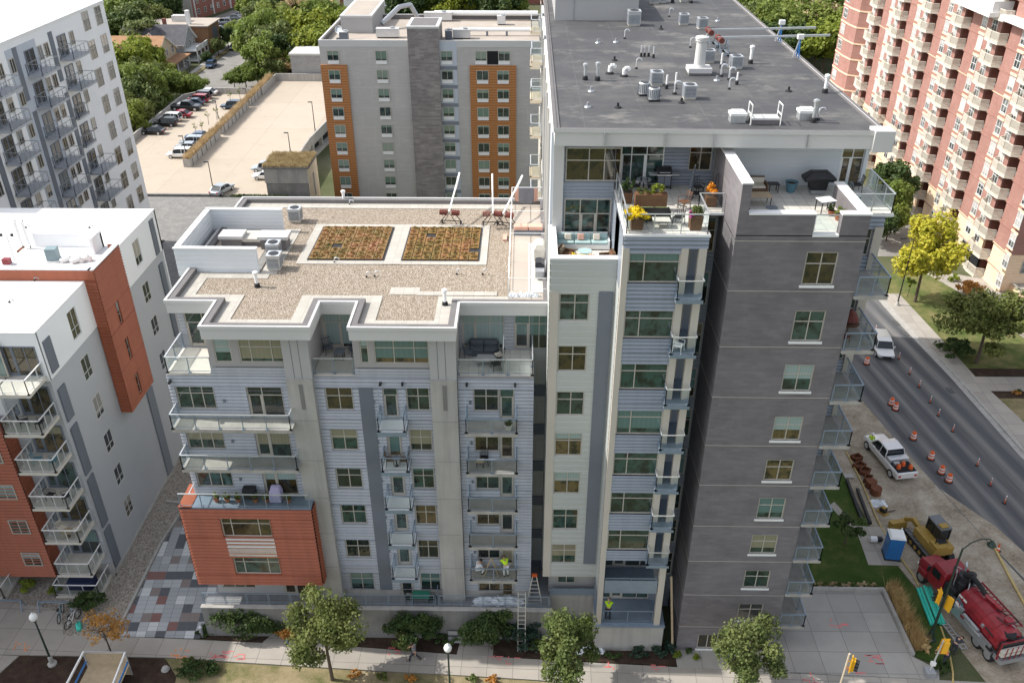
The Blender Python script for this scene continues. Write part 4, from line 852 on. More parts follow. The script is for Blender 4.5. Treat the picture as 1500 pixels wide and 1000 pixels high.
def rtu(t,w=2.2,d=1.4,h=1.2,m='alum'):
    a=MB(); a.box(-w/2,w/2,-d/2,d/2,.15,h,m); a.box(-w/2-.04,w/2+.04,-d/2-.04,d/2+.04,h,h+.06,'trim_panel'); a.build('cabinet',t,loc=(0,0,0))
    a=MB(); a.lathe([(.35,0),(.38,.18),(.3,.2)],(w*.2,0,h+.06),'steel'); a.build('fan',t,loc=(0,0,0))
    a=MB(); a.box(-w/2+.1,w/2-.1,-d/2+.1,d/2-.1,0,.15,'black_metal'); a.build('base',t,loc=(0,0,0))
for i,(x,y,w_,lb) in enumerate([(-20.8,135.5,3.4,'long low white roof unit left of the brick shaft'),(-27,133,1.2,'small roof unit beside the dish on the gray building'),(-14.3,148.4,4.5,'large white roof unit behind the brick shaft'),(-11.5,134.2,1.0,'dark roof unit just right of the brick shaft'),(-9.6,135.0,2.6,'white roof unit right of the brick shaft'),(-3.9,145.5,1.3,'small gray unit on the far right of the roof')]):
    hv('roof_unit',lb,'roof unit',x,y,21.12,lambda t: rtu(t,w_,1.2,1.3,'alum' if w_>1.25 else 'dark_panel'))
def dish(t):
    a=MB(); a.lathe([(.05,0),(.35,.05),(.6,.2),(.57,.2),(.3,.07)],(0,0,0),'steel',16); o=a.build('reflector',t,loc=(0,0,1.3)); o.rotation_euler=(R(65),0,R(-20)); a=MB(); a.tube((0,0,0),(0,.1,1.3),.05,'steel'); a.box(-.5,.5,-.4,.4,0,.1,'black_metal'); a.build('stand',t,loc=(0,0,0))
hv('satellite_dish','gray satellite dish at the left corner of the gray roof','satellite dish',-27.9,134.3,21.12,dish)
# ================= parking structure =================
K=thing('parking_garage','concrete rooftop parking deck with a low wall round it','parking garage',(-57,158,-3))
DP=[(-78,124.2),(-38.4,124.2),(-38.4,150),(-36.6,163),(-36.8,192.6),(-55.2,192.6),(-55.3,181.4),(-64.6,181.8),(-69.7,176.7),(-71.0,140),(-78,140)]
s=MB(); s.prism(DP,-.7,0,'concrete',top='parking_concrete'); s.build('deck',K)
s=MB()
def lowwall(a,c_,z0,z1,t=.3,m='concrete'):
    s.bar((a[0],a[1],(z0+z1)/2),(c_[0],c_[1],(z0+z1)/2),t,z1-z0,m)
lowwall((-70.2,140),(-70.2,176.9),-.7,1.2); lowwall((-70.2,176.9),(-65,182),-.7,1.2); lowwall((-65,182),(-55.3,181.6),-.7,1.25); lowwall((-55.2,192.7),(-36.8,192.7),-.7,1.6); lowwall((-55.2,181),(-55.2,192.7),0,1.4); lowwall((-36.9,163),(-36.9,192.7),-.7,1.1); lowwall((-38.2,149),(-36.9,163),-.7,1.1); lowwall((-38.2,131),(-38.2,149.2),-.7,1.1); lowwall((-78,124.1),(-46,124.1),-1.6,.3,.4,'concrete_dark')
s.build('parapet',K)
s=MB()
for z in (-3.4,-6.4): s.prism([(-72,126),(-38.0,126),(-38.0,150),(-36.4,163),(-36.4,192),(-72,180)],z,z+1.0,'concrete')
s.prism([(-71,127),(-39,127),(-39,150),(-37.5,163),(-37.5,191),(-70,179)],-3.2,-.7,'dark_void'); 
for y in range(128,190,7): s.box(-38.3,-37.6,y,y+.7,-6,-.2,'concrete')
s.build('lower_level',K)
for x,y0,y1 in ((-55.9,136.8,153.0),(-55.9,154.4,171.6),(-55.9,172.6,192)):
    P_=thing('planter','long raised concrete planter of straw grass, %s'%{136.8:'nearest the camera',154.4:'middle one with red flowers',172.6:'farthest one'}[y0],'planter',(x,(y0+y1)/2,0))
    a=MB(); a.box(x-.6,x+.6,y0,y1,0,1.35,'concrete')
    for k in range(int((y1-y0)/2.4)): a.box(x+.6,x+.68,y0+1+k*2.4,y0+1.25+k*2.4,.1,1.2,'concrete_dark')
    a.build('planter_box',P_); P_['grass']=1
s=thing('stair_house','small tan stair house with a dry grass roof on the parking deck','stair house',(-36,127,-3))
a=MB(); a.prism([(-39.3,124.4),(-32.8,124.4),(-32.8,130.4),(-39.3,130.4)],-3.2,2.0,'concrete_dark'); a.box(-39.4,-32.75,124.3,130.5,2.0,4.3,'aged_wall',skip='r'); a.box(-32.76,-32.7,124.3,130.5,-3,4.3,'tan_paint'); a.box(-32.7,-32.66,127.2,127.9,-1,2.6,'dark_panel'); a.build('wall',s)
a=MB(); a.box(-39.6,-32.5,124.1,130.7,4.3,4.55,'membrane_edge'); a.build('roof',s); GRASSROOF=s
# ================= red brick tower on the right =================
mat('balcony_stone',(.60,.55,.47),.7,var=.06)
Q=thing('brick_tower','tall pink-red brick tower with stacked white balconies on the right','apartment tower',(66,125,0))
XQ=57.5
def yq(s_): return 94.8+s_*1.05
def zq(z_): return 49-(49-z_)*1.05
b=MB(); b.box(XQ,95,94.2,157,0,zq(34),'red_brick',skip='l'); b.box(XQ+1.8,XQ+2,94.3,156.9,0,zq(34),'red_brick',skip='r')
open_=[]; wn=[]; bal=[]
cols_=[2.8,12.2,21.7,31.2,40.6,50.0]
for ci,s0 in enumerate(cols_):
    for k in range(0,13):
        z=2.56+2.49*k
        if s0>35: z=z-.15
        zz=zq(z)
        if s0+2.2>0: open_.append((yq(s0-.2),yq(s0+2.0),zz+.05,zz+2.15))
        bal.append((s0,zz,k)); wn.append((yq(s0+2.9),1.35,zz+.55)); wn.append((yq(s0-4.1),1.35 if s0>3 else 1.2,zz+.55))
ho=open_
hz=[z for z in (2.5,)]
wall(b,94.2,157,4.9,zq(34),XQ,ho,'red_brick',face='l',dep=.3); wall(b,94.2,150,0,4.9,XQ-.02,ho,'cream_block',face='l',dep=.3)
wall(b,130,157,4.9,8.4,XQ-.02,ho,'cream_block',face='l',dep=.3)
b.box(XQ-.02,95,94.17,94.2,0,4.9,'cream_block'); b.box(58.2,95,94.22,157,zq(34),zq(34)+.3,'white_paint')
for k in range(0,13):
    b.box(XQ-.07,XQ,94.15,157,zq(2.56+2.49*k)+2.2,zq(2.56+2.49*k)+2.28,'cream_block' if k%6==1 else 'red_brick')
b.build('wall',Q)
# inner sides of the recesses and their glazed back
for s0 in cols_:
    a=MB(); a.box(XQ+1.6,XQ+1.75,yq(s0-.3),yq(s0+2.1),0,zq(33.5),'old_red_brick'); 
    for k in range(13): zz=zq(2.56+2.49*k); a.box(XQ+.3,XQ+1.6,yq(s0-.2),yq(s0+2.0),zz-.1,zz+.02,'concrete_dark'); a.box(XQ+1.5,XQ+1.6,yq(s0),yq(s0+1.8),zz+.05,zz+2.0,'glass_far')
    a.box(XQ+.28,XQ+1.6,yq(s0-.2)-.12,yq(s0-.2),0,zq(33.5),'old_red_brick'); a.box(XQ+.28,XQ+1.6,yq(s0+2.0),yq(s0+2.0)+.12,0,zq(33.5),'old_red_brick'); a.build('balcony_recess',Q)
def redwin(y,w_,z): 
    o=window(Q,XQ,y+w_,z,w_,1.75,face='l',cols=(.5,),rows=(.5,),glass='glass_redtower',fr='white_paint',dep=.07,name='window',sill=None); return o
# stone heads and sills as trim, then windows: nearest ones as parts
tr=MB()
for y,w_,z in wn: tr.box(XQ-.09,XQ-.001,y-.12,y+w_+.12,z-.2,z-.02,'cream_block'); tr.box(XQ-.09,XQ-.001,y-.15,y+w_+.15,z+1.77,z+2.05,'cream_block')
tag(tr.build('stone_trim',Q),kind='stuff')
wn.sort(key=lambda t:(t[0]**2+(t[2]-49)**2)); 
for y,w_,z in wn[:96]: redwin(y,w_,z)
a=MB()
for y,w_,z in wn[96:]:
    a.box(XQ-.06,XQ-.001,y,y+w_,z,z+1.75,'white_paint'); 
    for p,q in ((.07,w_/2-.04),(w_/2+.04,w_-.07)):
        for r0,r1 in ((.07,.84),(.91,1.68)): a.box(XQ-.064,XQ-.06,y+p,y+q,z+r0,z+r1,'glass_redtower')
tag(a.build('window',Q),kind='stuff')
BQ=None
def qbal(s0,zz):
    global BQ
    off=parent_off(Q)
    if BQ is None:
        m=MB(); L=4.3*1.05
        pts=[(0,.15),(-.95,.5),(-1.12,2.2),(-.95,3.9),(0,L-.15)]
        m.prism(pts,-.28,0,'balcony_stone'); s=m.build('balcony',Q,loc=(0,0,0)); r=MB()
        q=[(-.03,.2),(-.90,.55),(-1.07,2.2),(-.90,3.85),(-.03,L-.2)]
        for a,c_ in zip(q,q[1:]):
            r.bar((*a,1.05),(*c_,1.05),.08,.07,'balcony_stone'); r.bar((*a,.1),(*c_,.1),.06,.1,'balcony_stone')
            L_=math.hypot(c_[0]-a[0],c_[1]-a[1]); n=max(2,int(L_/.11))
            r.face([(a[0],a[1],.12),(c_[0],c_[1],.12),(c_[0],c_[1],.95),(a[0],a[1],.95)],'balcony_stone') if 0 else None
            for i in range(n+1): x,y=a[0]+(c_[0]-a[0])*i/n,a[1]+(c_[1]-a[1])*i/n; r.box(x-.03,x+.03,y-.03,y+.03,.05,1.05,'balcony_stone')
        r.build('railing',s,loc=(0,0,0)); BQ=s; o=s
    else: o=dup(BQ,parent=Q)
    o.location=(XQ-off.x,yq(s0-.15)-off.y,zz)
for s0,zz,k in bal: qbal(s0,zz)
a=MB(); a.prism([(XQ-2.2,yq(13.6)),(XQ-2.2,yq(23)),(XQ,yq(23.3)),(XQ+.5,yq(13.6))],zq(30.0),zq(30.5),'white_paint'); a.prism([(XQ-1.4,yq(-.6)),(XQ-1.4,yq(12.6)),(XQ,yq(12.9)),(XQ+.5,yq(-.6))],zq(30.0),zq(30.5),'white_paint'); a.prism([(XQ-1.9,yq(13.8)),(XQ-1.9,yq(22.8)),(XQ,yq(22.8)),(XQ+.5,yq(13.8))],zq(30.5),zq(31.7),'white_paint'); a.build('cornice',Q)
# rounded end bay far left, and the shaded street front
a=MB(); a.prism([(XQ-.0,152),(XQ-1.6,153),(XQ-2.0,156),(XQ-2,160),(XQ-.5,163),(XQ+10,163),(XQ+10,152)],0,zq(34),'red_brick')
for k in range(12): a.prism([(XQ-.0,151.9),(XQ-1.66,152.95),(XQ-2.06,156),(XQ-2.06,160.04),(XQ-.5,163.05),(XQ+10,163.05),(XQ+10,152)],zq(3.2+2.49*k),zq(3.2+2.49*k)+.22,'cream_block')
a.build('end_bay',Q)
for k in range(12): o=window(Q,XQ-2.0,159.3,zq(3.9+2.49*k),1.9,1.6,face='l',cols=(.5,),rows=(.5,),glass='glass_redtower',fr='white_paint'); o['label']='window of the rounded end bay'
for k in range(8):
    for x in (59.6,63.2): window(Q,x,94.17,2.5+2.63*k,1.3,1.7,cols=(),rows=(.5,),glass='glass_redtower',fr='beige_trim')
fr=MB(); fr.prism([(59,90),(75,90),(75,94.1),(59,94.1)],0,1.2,'cream_block',top='sidewalk'); fr.build('entry_terrace',Q)
ga=MB(); ga.box(XQ-.1,XQ+.2,99.6,104.5,0,2.3,'dark_void'); ga.build('driveway_opening',Q)
# low brown-brick building with a tan roof behind the black roof
L=thing('low_building','low flat tan-roofed red brick building beyond the black roof edge','building',(50,152,0))
a=MB(); a.box(42,56.5,140,168,0,7.5,'old_red_brick'); a.build('wall',L); a=MB(); a.box(41.9,56.4,139.9,168.1,7.5,7.8,'roof_tan'); a.box(44,46,158,160,7.8,9,'black_metal'); a.box(47,47.8,150,151,7.8,8.6,'alum'); a.build('roof',L)
# ================= houses and blocks beyond the parking deck =================
def gable(mb,x0,x1,y0,y1,z0,ze,zr,m,rm,axis='x',ov=.5):
    mb.box(x0,x1,y0,y1,z0,ze,m,skip='t')
    if axis=='x':   # ridge along x
        ym=(y0+y1)/2
        for x,s_ in ((x0,-1),(x1,1)): mb.face([(x,y0,ze),(x,y1,ze),(x,ym,zr)] if s_<0 else [(x,y1,ze),(x,y0,ze),(x,ym,zr)],m)
        sl=(zr-ze)/(ym-y0); a=MB()
        a_=[(x0-ov,y0-ov,ze-sl*ov),(x1+ov,y0-ov,ze-sl*ov),(x1+ov,ym,zr),(x0-ov,ym,zr)]; b_=[(x1+ov,y1+ov,ze-sl*ov),(x0-ov,y1+ov,ze-sl*ov),(x0-ov,ym,zr),(x1+ov,ym,zr)]
    else:
        xm=(x0+x1)/2
        for y,s_ in ((y0,-1),(y1,1)): mb.face([(x0,y,ze),(x1,y,ze),(xm,y,zr)] if s_<0 else [(x1,y,ze),(x0,y,ze),(xm,y,zr)],m)
        sl=(zr-ze)/(xm-x0)
        a_=[(x0-ov,y1+ov,ze-sl*ov),(x0-ov,y0-ov,ze-sl*ov),(xm,y0-ov,zr),(xm,y1+ov,zr)]; b_=[(x1+ov,y0-ov,ze-sl*ov),(x1+ov,y1+ov,ze-sl*ov),(xm,y1+ov,zr),(xm,y0-ov,zr)]
    r=MB()
    for q in (a_,b_):
        up=[(p[0],p[1],p[2]+.25) for p in q]; r.face(up,rm); r.face(q[::-1],'white_paint')
        for i in range(4): r.face([q[i],q[(i+1)%4],up[(i+1)%4],up[i]],'white_paint')
    return r
gzb=-3.0
h1=thing('house','two storey house with an orange-tan shingle roof and front porch','house',(-93,214,gzb)); a=MB(); r=gable(a,-103,-86.5,206,219,gzb,1.2,5.2,'tan_paint','shingle_tan','x'); r2=gable(a,-97,-92,203.5,213,gzb,1.2,4.2,'tan_paint','shingle_tan','y'); a.build('wall',h1); r.build('roof',h1); r2.build('gable_roof',h1)
a=MB(); a.box(-86.5,-83.4,207,219,gzb,gzb+.6,'concrete'); a.box(-86.5,-83.1,206.7,219.3,-.4,-.1,'shingle_tan'); 
for y in (207.2,211,215,218.8): a.box(-83.8,-83.5,y,y+.25,gzb+.6,-.4,'white_paint')
a.build('porch',h1)
for y in (208.5,212.5,216.3): window(h1,-86.5,y,.7,1.2,1.6,face='r',cols=(),rows=(.5,),glass='glass_far',fr='white_paint'); window(h1,-86.5,y,-2,1.2,1.6,face='r',cols=(),rows=(.5,),glass='glass_far',fr='white_paint')
h2=thing('house','gray-roofed house with white balconies stacked over its porch','house',(-90,223,gzb)); a=MB(); r=gable(a,-101,-85.5,221.5,230.5,gzb,1.6,5.2,'house_gray','shingle_gray','x'); r2=gable(a,-95,-90,219.5,226,gzb,1.8,4.6,'house_gray','shingle_gray','y'); a.build('wall',h2); r.build('roof',h2); r2.build('gable_roof',h2)
a=MB()
for z in (gzb+.3,-.3,):
    a.box(-85.5,-82.3,221.8,230.5,z,z+.3,'white_paint'); a.box(-82.5,-82.3,221.8,230.5,z+.3,z+1.2,'white_paint')
for y in (221.9,224.8,227.6,230.2): a.box(-82.6,-82.3,y,y+.25,gzb,.6,'white_paint')
a.build('porch',h2)
for y in (223,226,228.5):
    for z in (-2.2,.2): window(h2,-85.5,y,z,1.1,1.5,face='r',cols=(),rows=(.5,),glass='glass_far',fr='white_paint')
a=MB(); a.box(-92.2,-91.4,228,228.8,2,6.4,'old_red_brick'); a.build('chimney',h2)
f=thing('flat_roof_building','low brown brick building with a bright flat tan roof','building',(-90,236,gzb)); a=MB(); a.box(-101,-82.3,228.3+3.5,241,gzb,3.8,'brown_brick'); a.box(-82.3,-82.2,235,239,gzb,3,'dark_panel'); a.build('wall',f); a=MB(); a.box(-102,-81.8,231,242,3.8,4.1,'roof_tan'); a.box(-93,-89,236.5,238.5,4.1,5.6,'trim_panel'); a.box(-88,-87,233,234,4.1,7.5,'white_paint'); a.build('roof',f)
o=thing('brick_block','long old red brick block with a bare gray end wall','apartment block',(-100,290,gzb)); a=MB(); a.box(-114,-101.5,275,276,gzb,11,'aged_wall'); a.prism([(-114,276),(-101.5,276),(-88,330),(-104,330)],gzb,9.5,'old_red_brick'); a.box(-114,-101.5,274.9,277,8.8,9.8,'aged_wall'); a.build('wall',o); a=MB(); a.prism([(-114.3,275.8),(-101.2,275.8),(-87.7,330),(-104.3,330)],9.5,10.2,'shingle_gray'); a.build('roof',o)
dx,dy=(13.5,54); Ld=math.hypot(dx,dy); ang=math.atan2(dy,dx)
for i in range(14):
    for z in (-1.6,1.5,4.6,7.2):
        t=.04+i*.066; w_=window(o,0,0,0,1.3,1.5,face='f',cols=(),rows=(.5,),glass='glass_far',fr='white_paint'); w_.location=(-101.5+dx*t+.05-(-100),276+dy*t-290,z+3); w_.rotation_euler.z=ang
a=MB()
for t in (.02,.2,.38,.56): x,y=-101.5+dx*t,276+dy*t; a.box(x-.1,x+.25,y-.2,y+.2,gzb,9.6,'white_paint')
a.build('downpipe',o)
for nm,lb,x0,x1,y0,y1,zt,m_,rm in [('apartment_block','pale many-windowed block at the very top left of the gray roof',-60,-34,300,315,12,'white_wall','shingle_gray'),('apartment_block','brown brick block at the top centre behind the roofs',-14,14,305,318,13,'old_red_brick','shingle_gray'),('apartment_block','tan-roofed block hidden among trees at the top',-72,-58,262,276,3,'tan_paint','shingle_tan')]:
    o=thing(nm,lb,'apartment block',((x0+x1)/2,(y0+y1)/2,gzb)); a=MB(); a.box(x0,x1,y0,y1,gzb,zt,m_); a.build('wall',o); a=MB(); a.box(x0-.3,x1+.3,y0-.3,y1+.3,zt,zt+.5,rm); a.build('roof',o)
    for i in range(int((x1-x0)/3.2)):
        for z in (-1,2.2,5.4,8.6):
            if z<zt-2: window(o,x0+1+i*3.2,y0,z,1.4,1.6,cols=(),rows=(.5,),glass='glass_far',fr='white_paint')
o=thing('house','small tan gabled roof between trees at the top centre left','house',(-49,226,gzb)); a=MB(); r=gable(a,-55,-43,238,250,gzb,2,6,'tan_paint','shingle_tan','x'); a.build('wall',o); r.build('roof',o); a=MB(); a.box(-49.5,-48.7,243,243.8,6,9.6,'old_red_brick'); a.build('chimney',o)
o=thing('garage_shed','small gray-roofed building half hidden by the big tree','building',(-56,205,gzb)); a=MB(); r=gable(a,-61,-50,207,216,gzb,.5,3.5,'house_gray','shingle_gray','x'); a.build('wall',o); r.build('roof',o)
# back street with pavements
rd=MB(); rd.prism([(-78.8,196),(-72,196),(-71.5,215),(-69,245),(-68,300),(-79.2,300),(-78.3,245)],gzb,gzb+.06,'street_gray'); rd.prism([(-110,198),(-60,196),(-60,204),(-110,206)],gzb,gzb+.05,'street_gray'); struct(rd,'back_street')
pv=MB(); pv.prism([(-81.2,207),(-80,207),(-80.2,250),(-81.6,250)],gzb,gzb+.12,'concrete'); struct(pv,'back_pavement')
lw=MB(); lw.prism([(-80,207),(-79,207),(-78.5,250),(-80.2,250)],gzb,gzb+.08,'dry_lawn'); lw.prism([(-86,231),(-81.3,228),(-81.6,250),(-86,250)],gzb,gzb+.08,'lawn'); struct(lw,'back_lawn')
lot=MB(); lot.prism([(-101,246),(-84,246),(-84,272),(-78,330),(-86,330),(-99,273)],gzb,gzb+.05,'street_gray'); struct(lot,'parking_lot')
# ================= vegetation =================
rn=random.Random(11)
def leaves(mb,c,r,n,size,m,clumps=18,rng=None,flat=1.0,shell=.55,low=-1.0):
    """leaf quads gathered in uneven clumps through the volume of a crown"""
    g=rng or rn; k=mb.mi(m); cl=[]
    for i in range(clumps):
        while True:
            d=Vector((g.gauss(0,1),g.gauss(0,1),g.gauss(0,1)*.9)); d.normalize()
            if d.z>low: break
        q=g.uniform(shell,.95); cl.append((Vector((c[0]+d.x*r[0]*q,c[1]+d.y*r[1]*q,c[2]+d.z*r[2]*q)),g.uniform(.22,.42)))
    for i in range(n):
        cc,cr=cl[g.randrange(clumps)]; d=Vector((g.gauss(0,1),g.gauss(0,1),g.gauss(0,.8))); d.normalize(); q=g.random()**.45*cr
        p=cc+Vector((d.x*r[0]*q,d.y*r[1]*q,d.z*r[2]*q*flat)); nrm=(d*.6+Vector((g.uniform(-1,1),g.uniform(-1,1),g.uniform(-.2,1.3)))).normalized()
        a=nrm.orthogonal().normalized(); b=nrm.cross(a); t=g.uniform(0,6.28); a,b=a*math.cos(t)+b*math.sin(t),b*math.cos(t)-a*math.sin(t); s=size*g.uniform(.6,1.3); a*=s*.62; b*=s*.42
        i0=len(mb.v); mb.v+=[tuple(p-a),tuple(p-b+a*.1),tuple(p+a),tuple(p+b+a*.1)]; mb.f.append((i0,i0+1,i0+2,i0+3)); mb.m.append(k)
def blades(mb,x0,x1,y0,y1,z,h,n,m,w=.05):
    for i in range(n):
        x,y=rn.uniform(x0,x1),rn.uniform(y0,y1); a=rn.uniform(0,3.14); hh=h*rn.uniform(.5,1.2); dx,dy=math.cos(a)*w,math.sin(a)*w; lx,ly=rn.uniform(-.4,.4)*hh,rn.uniform(-.4,.4)*hh
        mb.face([(x-dx,y-dy,z),(x+dx,y+dy,z),(x+lx,y+ly,z+hh)],m)
def make_tree(name,h,r,m,n,size,rng,trunk=.16,cz=None,rz=None,clumps=20,shell=.5,limbs=7,bark='bark',low=-.75):
    t=thing(name,'','tree'); cz=cz or h*.62; rz=rz or h*.38
    a=MB(); top=Vector((rng.uniform(-.2,.2),rng.uniform(-.2,.2),cz)); mid=Vector((top.x*.4,top.y*.4,cz*.5)); a.tube((0,0,-.1),mid,trunk,bark,trunk*.75,n=9); a.tube(mid,top,trunk*.75,bark,trunk*.4,n=8); a.tube(top,(top.x,top.y,cz+rz*.6),trunk*.4,bark,trunk*.1,n=6)
    for i in range(limbs):
        t_=i/limbs*6.28+rng.uniform(-.4,.4); s=mid.lerp(top,rng.uniform(.3,1.1)); e=Vector((math.cos(t_)*r*rng.uniform(.5,.8),math.sin(t_)*r*rng.uniform(.5,.8),cz+rz*rng.uniform(-.3,.6))); m1=s.lerp(e,.5)+Vector((0,0,.15)); a.tube(s,m1,trunk*.36,bark,trunk*.22,n=6); a.tube(m1,e,trunk*.22,bark,trunk*.06,n=5)
        for j in range(2): e2=e+Vector((rng.uniform(-1,1),rng.uniform(-1,1),rng.uniform(-.2,.6)))*r*.25; a.tube(m1.lerp(e,.6),e2,trunk*.1,bark,trunk*.03,n=4)
    a.build('trunk',t,loc=(0,0,0)); c=MB(); leaves(c,(0,0,cz),(r,r,rz),n,size,m,clumps,rng,shell=shell,low=low); leaves(c,(0,0,cz),(r*.55,r*.55,rz*.6),n//6,size,m,6,rng,shell=.2); c.build('crown',t,loc=(0,0,0)); return t
def put(t,x,y,z,label,sc=.95,rz=0,group=None): t.location=(x,y,z); t.scale=(sc,)*3 if isinstance(sc,(int,float)) else sc; t.rotation_euler.z=rz; t['label']=label; t['category']='tree'; 
# front street trees
g1=random.Random(3)
p=G(487,995,.08); put(make_tree('street_tree',8.2,2.75,'leaf_mid',9500,.17,g1,.14,5.0,2.9,26,.45),p.x,p.y,.08,'leafy street tree in front of the gray building, leftmost green one')
p=G(830,1012,.08); put(make_tree('street_tree',7.6,2.25,'leaf_mid',8000,.17,g1,.13,4.6,2.6,22,.45),p.x,p.y,.08,'leafy street tree before the pale tower bay, middle of the front row')
p=G(1085,1014,.08); put(make_tree('street_tree',7.4,2.5,'leaf_mid',8500,.17,g1,.13,4.4,2.3,24,.5),p.x,p.y,.08,'leafy street tree before the dark brick wall')
p=G(167,966,.08); put(make_tree('street_tree',5.2,1.9,'leaf_orange',900,.15,g1,.07,3.1,1.8,16,.45,limbs=12),p.x,p.y,.08,'sparse young tree with orange autumn leaves beside the patterned terrace')
# right side trees
put(make_tree('yellow_tree',11.5,3.9,'leaf_yellow',10000,.34,g1,.2,7.0,4.3,30,.4,limbs=10),46.65,91.3,.1,'bright yellow autumn tree at the street corner by the brick tower')
put(make_tree('sapling',2.6,.7,'leaf_yellowgreen',350,.2,g1,.05,2.0,.7,5,.3),46.2,92.6,.1,'small leafy sapling at the foot of the yellow tree')
put(make_tree('broad_tree',8.6,4.6,'leaf_mid',12000,.32,g1,.22,5.3,3.2,30,.5,limbs=9),47.9,77.7,.1,'broad green tree on the lawn across the street')
put(make_tree('young_tree',3.3,1.35,'leaf_dark',1400,.2,g1,.06,2.2,1.1,9,.4),G(1237,797,.1).x,G(1237,797,.1).y,.1,'small dark tree on the lawn beside the plaza')
put(make_tree('edge_tree',5,2.2,'leaf_mid',2600,.28,g1,.1,3.2,1.8,12,.5),58.4,70.8,.1,'green tree cut off by the right edge of the view')
# far trees: four kinds, copied
g2=random.Random(9)
kinds={'m':make_tree('leafy_tree',11,5,'leaf_far',5200,.62,g2,.28,6.4,4.6,24,.5),'d':make_tree('leafy_tree',11,5,'leaf_dark',5000,.62,g2,.28,6.2,4.8,22,.5),
 'y':make_tree('leafy_tree',11,5,'leaf_yellowgreen',5000,.6,g2,.26,6.4,4.5,26,.5),'n':make_tree('leafy_tree',11,5,'leaf_mid',5200,.6,g2,.3,6.5,4.7,28,.45),'o':make_tree('leafy_tree',11,5,'grass_straw',1700,.5,g2,.26,6.2,4.6,20,.5,limbs=14)}
used=set()
desc={'m':'green','d':'dark green','y':'yellow-green','n':'olive green','o':'thin brownish'}
def ft(u,v,hc,k,sc,label,gz_=None):
    z0=-3.0
    p=G(u,v,z0+hc); z0=gz(p.x,p.y); p=G(u,v,z0+hc)
    s=hc/6.3 if sc is None else sc
    if k in used: t=dup(kinds[k])
    else: t=kinds[k]; used.add(k)
    a=g2.uniform(0,6.28); w_=sc/5 if sc else hc/6.3
    t.location=(p.x,p.y,z0); t.rotation_euler.z=a; t.scale=(w_*g2.uniform(.95,1.1),w_*g2.uniform(.95,1.1),hc/6.4); t['label']='%s tree %s'%(desc[k],label); t['category']='tree'; t['group']='trees behind the buildings'
LEFT=[(165,8,7,'d',6),(190,18,7,'m',6.5),(215,6,7,'d',6.5),(222,28,6.5,'n',5.5),(178,42,6.5,'d',6),(208,52,6,'n',5.5),(238,12,7,'d',6),(196,30,7,'n',6)]
for a in LEFT: ft(*a,'in the wood beside the white tower top')
for a in [(204,84,6.4,'y',4.8),(184,96,7,'y',5.6),(228,92,5,'y',3.2)]: ft(*a,'in front of the orange-tan house roof')
for a in [(212,116,6.2,'n',5.2),(190,128,6.5,'m',5.6),(238,124,5.0,'m',4.2),(200,142,6,'n',4.8),(222,140,5.0,'m',3.8),(192,165,5.0,'n',4.0),(196,178,4.6,'m',3.2)]: ft(*a,'crowding the left deck wall')
for a in [(268,126,3.6,'m',3.0),(286,128,3.4,'m',2.9),(278,118,2.8,'n',2.2),(250,112,3.2,'m',2.6)]: ft(*a,'between the porch houses and the parking deck')
for a in [(378,56,8,'m',5.6),(402,66,7.6,'n',5.6),(388,84,6.6,'m',4.8),(420,76,6.8,'d',5),(366,72,6,'m',4),(404,40,7.6,'m',5.4)]: ft(*a,'in the clump across the back street')
for a in [(358,110,3.0,'m',2.6),(342,116,2.4,'m',2.0),(376,108,3.6,'m',3.0),(398,104,4.4,'n',3.8),(425,100,4.4,'o',4.0),(412,92,5,'n',4),(440,94,4.6,'m',3.8)]: ft(*a,'hiding the far wall of the parking deck')
for a in [(450,50,8,'y',6),(470,68,7.4,'y',6),(448,78,6.5,'y',5),(488,42,7.6,'y',5.5),(470,28,7.6,'m',6)]: ft(*a,'left of the gray panelled building')
for a in [(378,6,7.5,'m',5.5),(402,12,7.5,'d',5.6),(432,20,7.5,'o',5.6),(440,4,7.5,'m',5.6),(364,2,6.5,'m',4.5),(390,26,7.5,'n',5.4),(420,40,7,'m',4.6)]: ft(*a,'along the top edge left of the gray roof')
for a in [(332,52,3.4,'d',2.2),(318,66,2.6,'n',2.0),(303,84,2.0,'d',1.5),(340,44,3.2,'m',2.2)]: ft(*a,'beside the parked cars near the brown brick building')
for a in [(590,8,8,'d',6),(612,3,8,'m',6.5),(640,8,7,'m',6),(668,12,7,'y',6),(655,0,8,'d',7),(730,8,8,'d',6),(748,14,7,'m',5.5),(700,2,8,'d',6)]: ft(*a,'at the top edge behind the gray roof')
for a in [(1098,6,8,'m',7),(1125,16,8,'m',6.5),(1112,34,7.5,'n',6),(1150,6,8,'n',7),(1140,40,7.5,'m',6),(1168,30,7.5,'m',6),(1135,58,6,'d',5),(1158,62,6,'d',5),(1175,8,8,'m',7),(1190,32,7.5,'o',6.5),(1198,8,8,'m',7),(1222,14,7,'d',6),(1215,38,7,'m',6),(1178,60,6,'d',5),(1238,6,7,'d',6)]: ft(*a,'beyond the far edge of the black roof')
for a in [(1212,62,6.5,'y',6),(1236,48,6.5,'y',5.5),(1196,70,5,'y',4)]: ft(*a,'bright in the sun beside the brick tower')
for a in [(1306,268,5,'d',3.0),(1300,296,4.5,'m',2.8),(1292,325,3.5,'d',2.2),(1306,318,3.5,'m',2.2)]: ft(*a,'between the tower and the brick tower')
ft(330,232+0,6,'m',5,'') if 0 else None
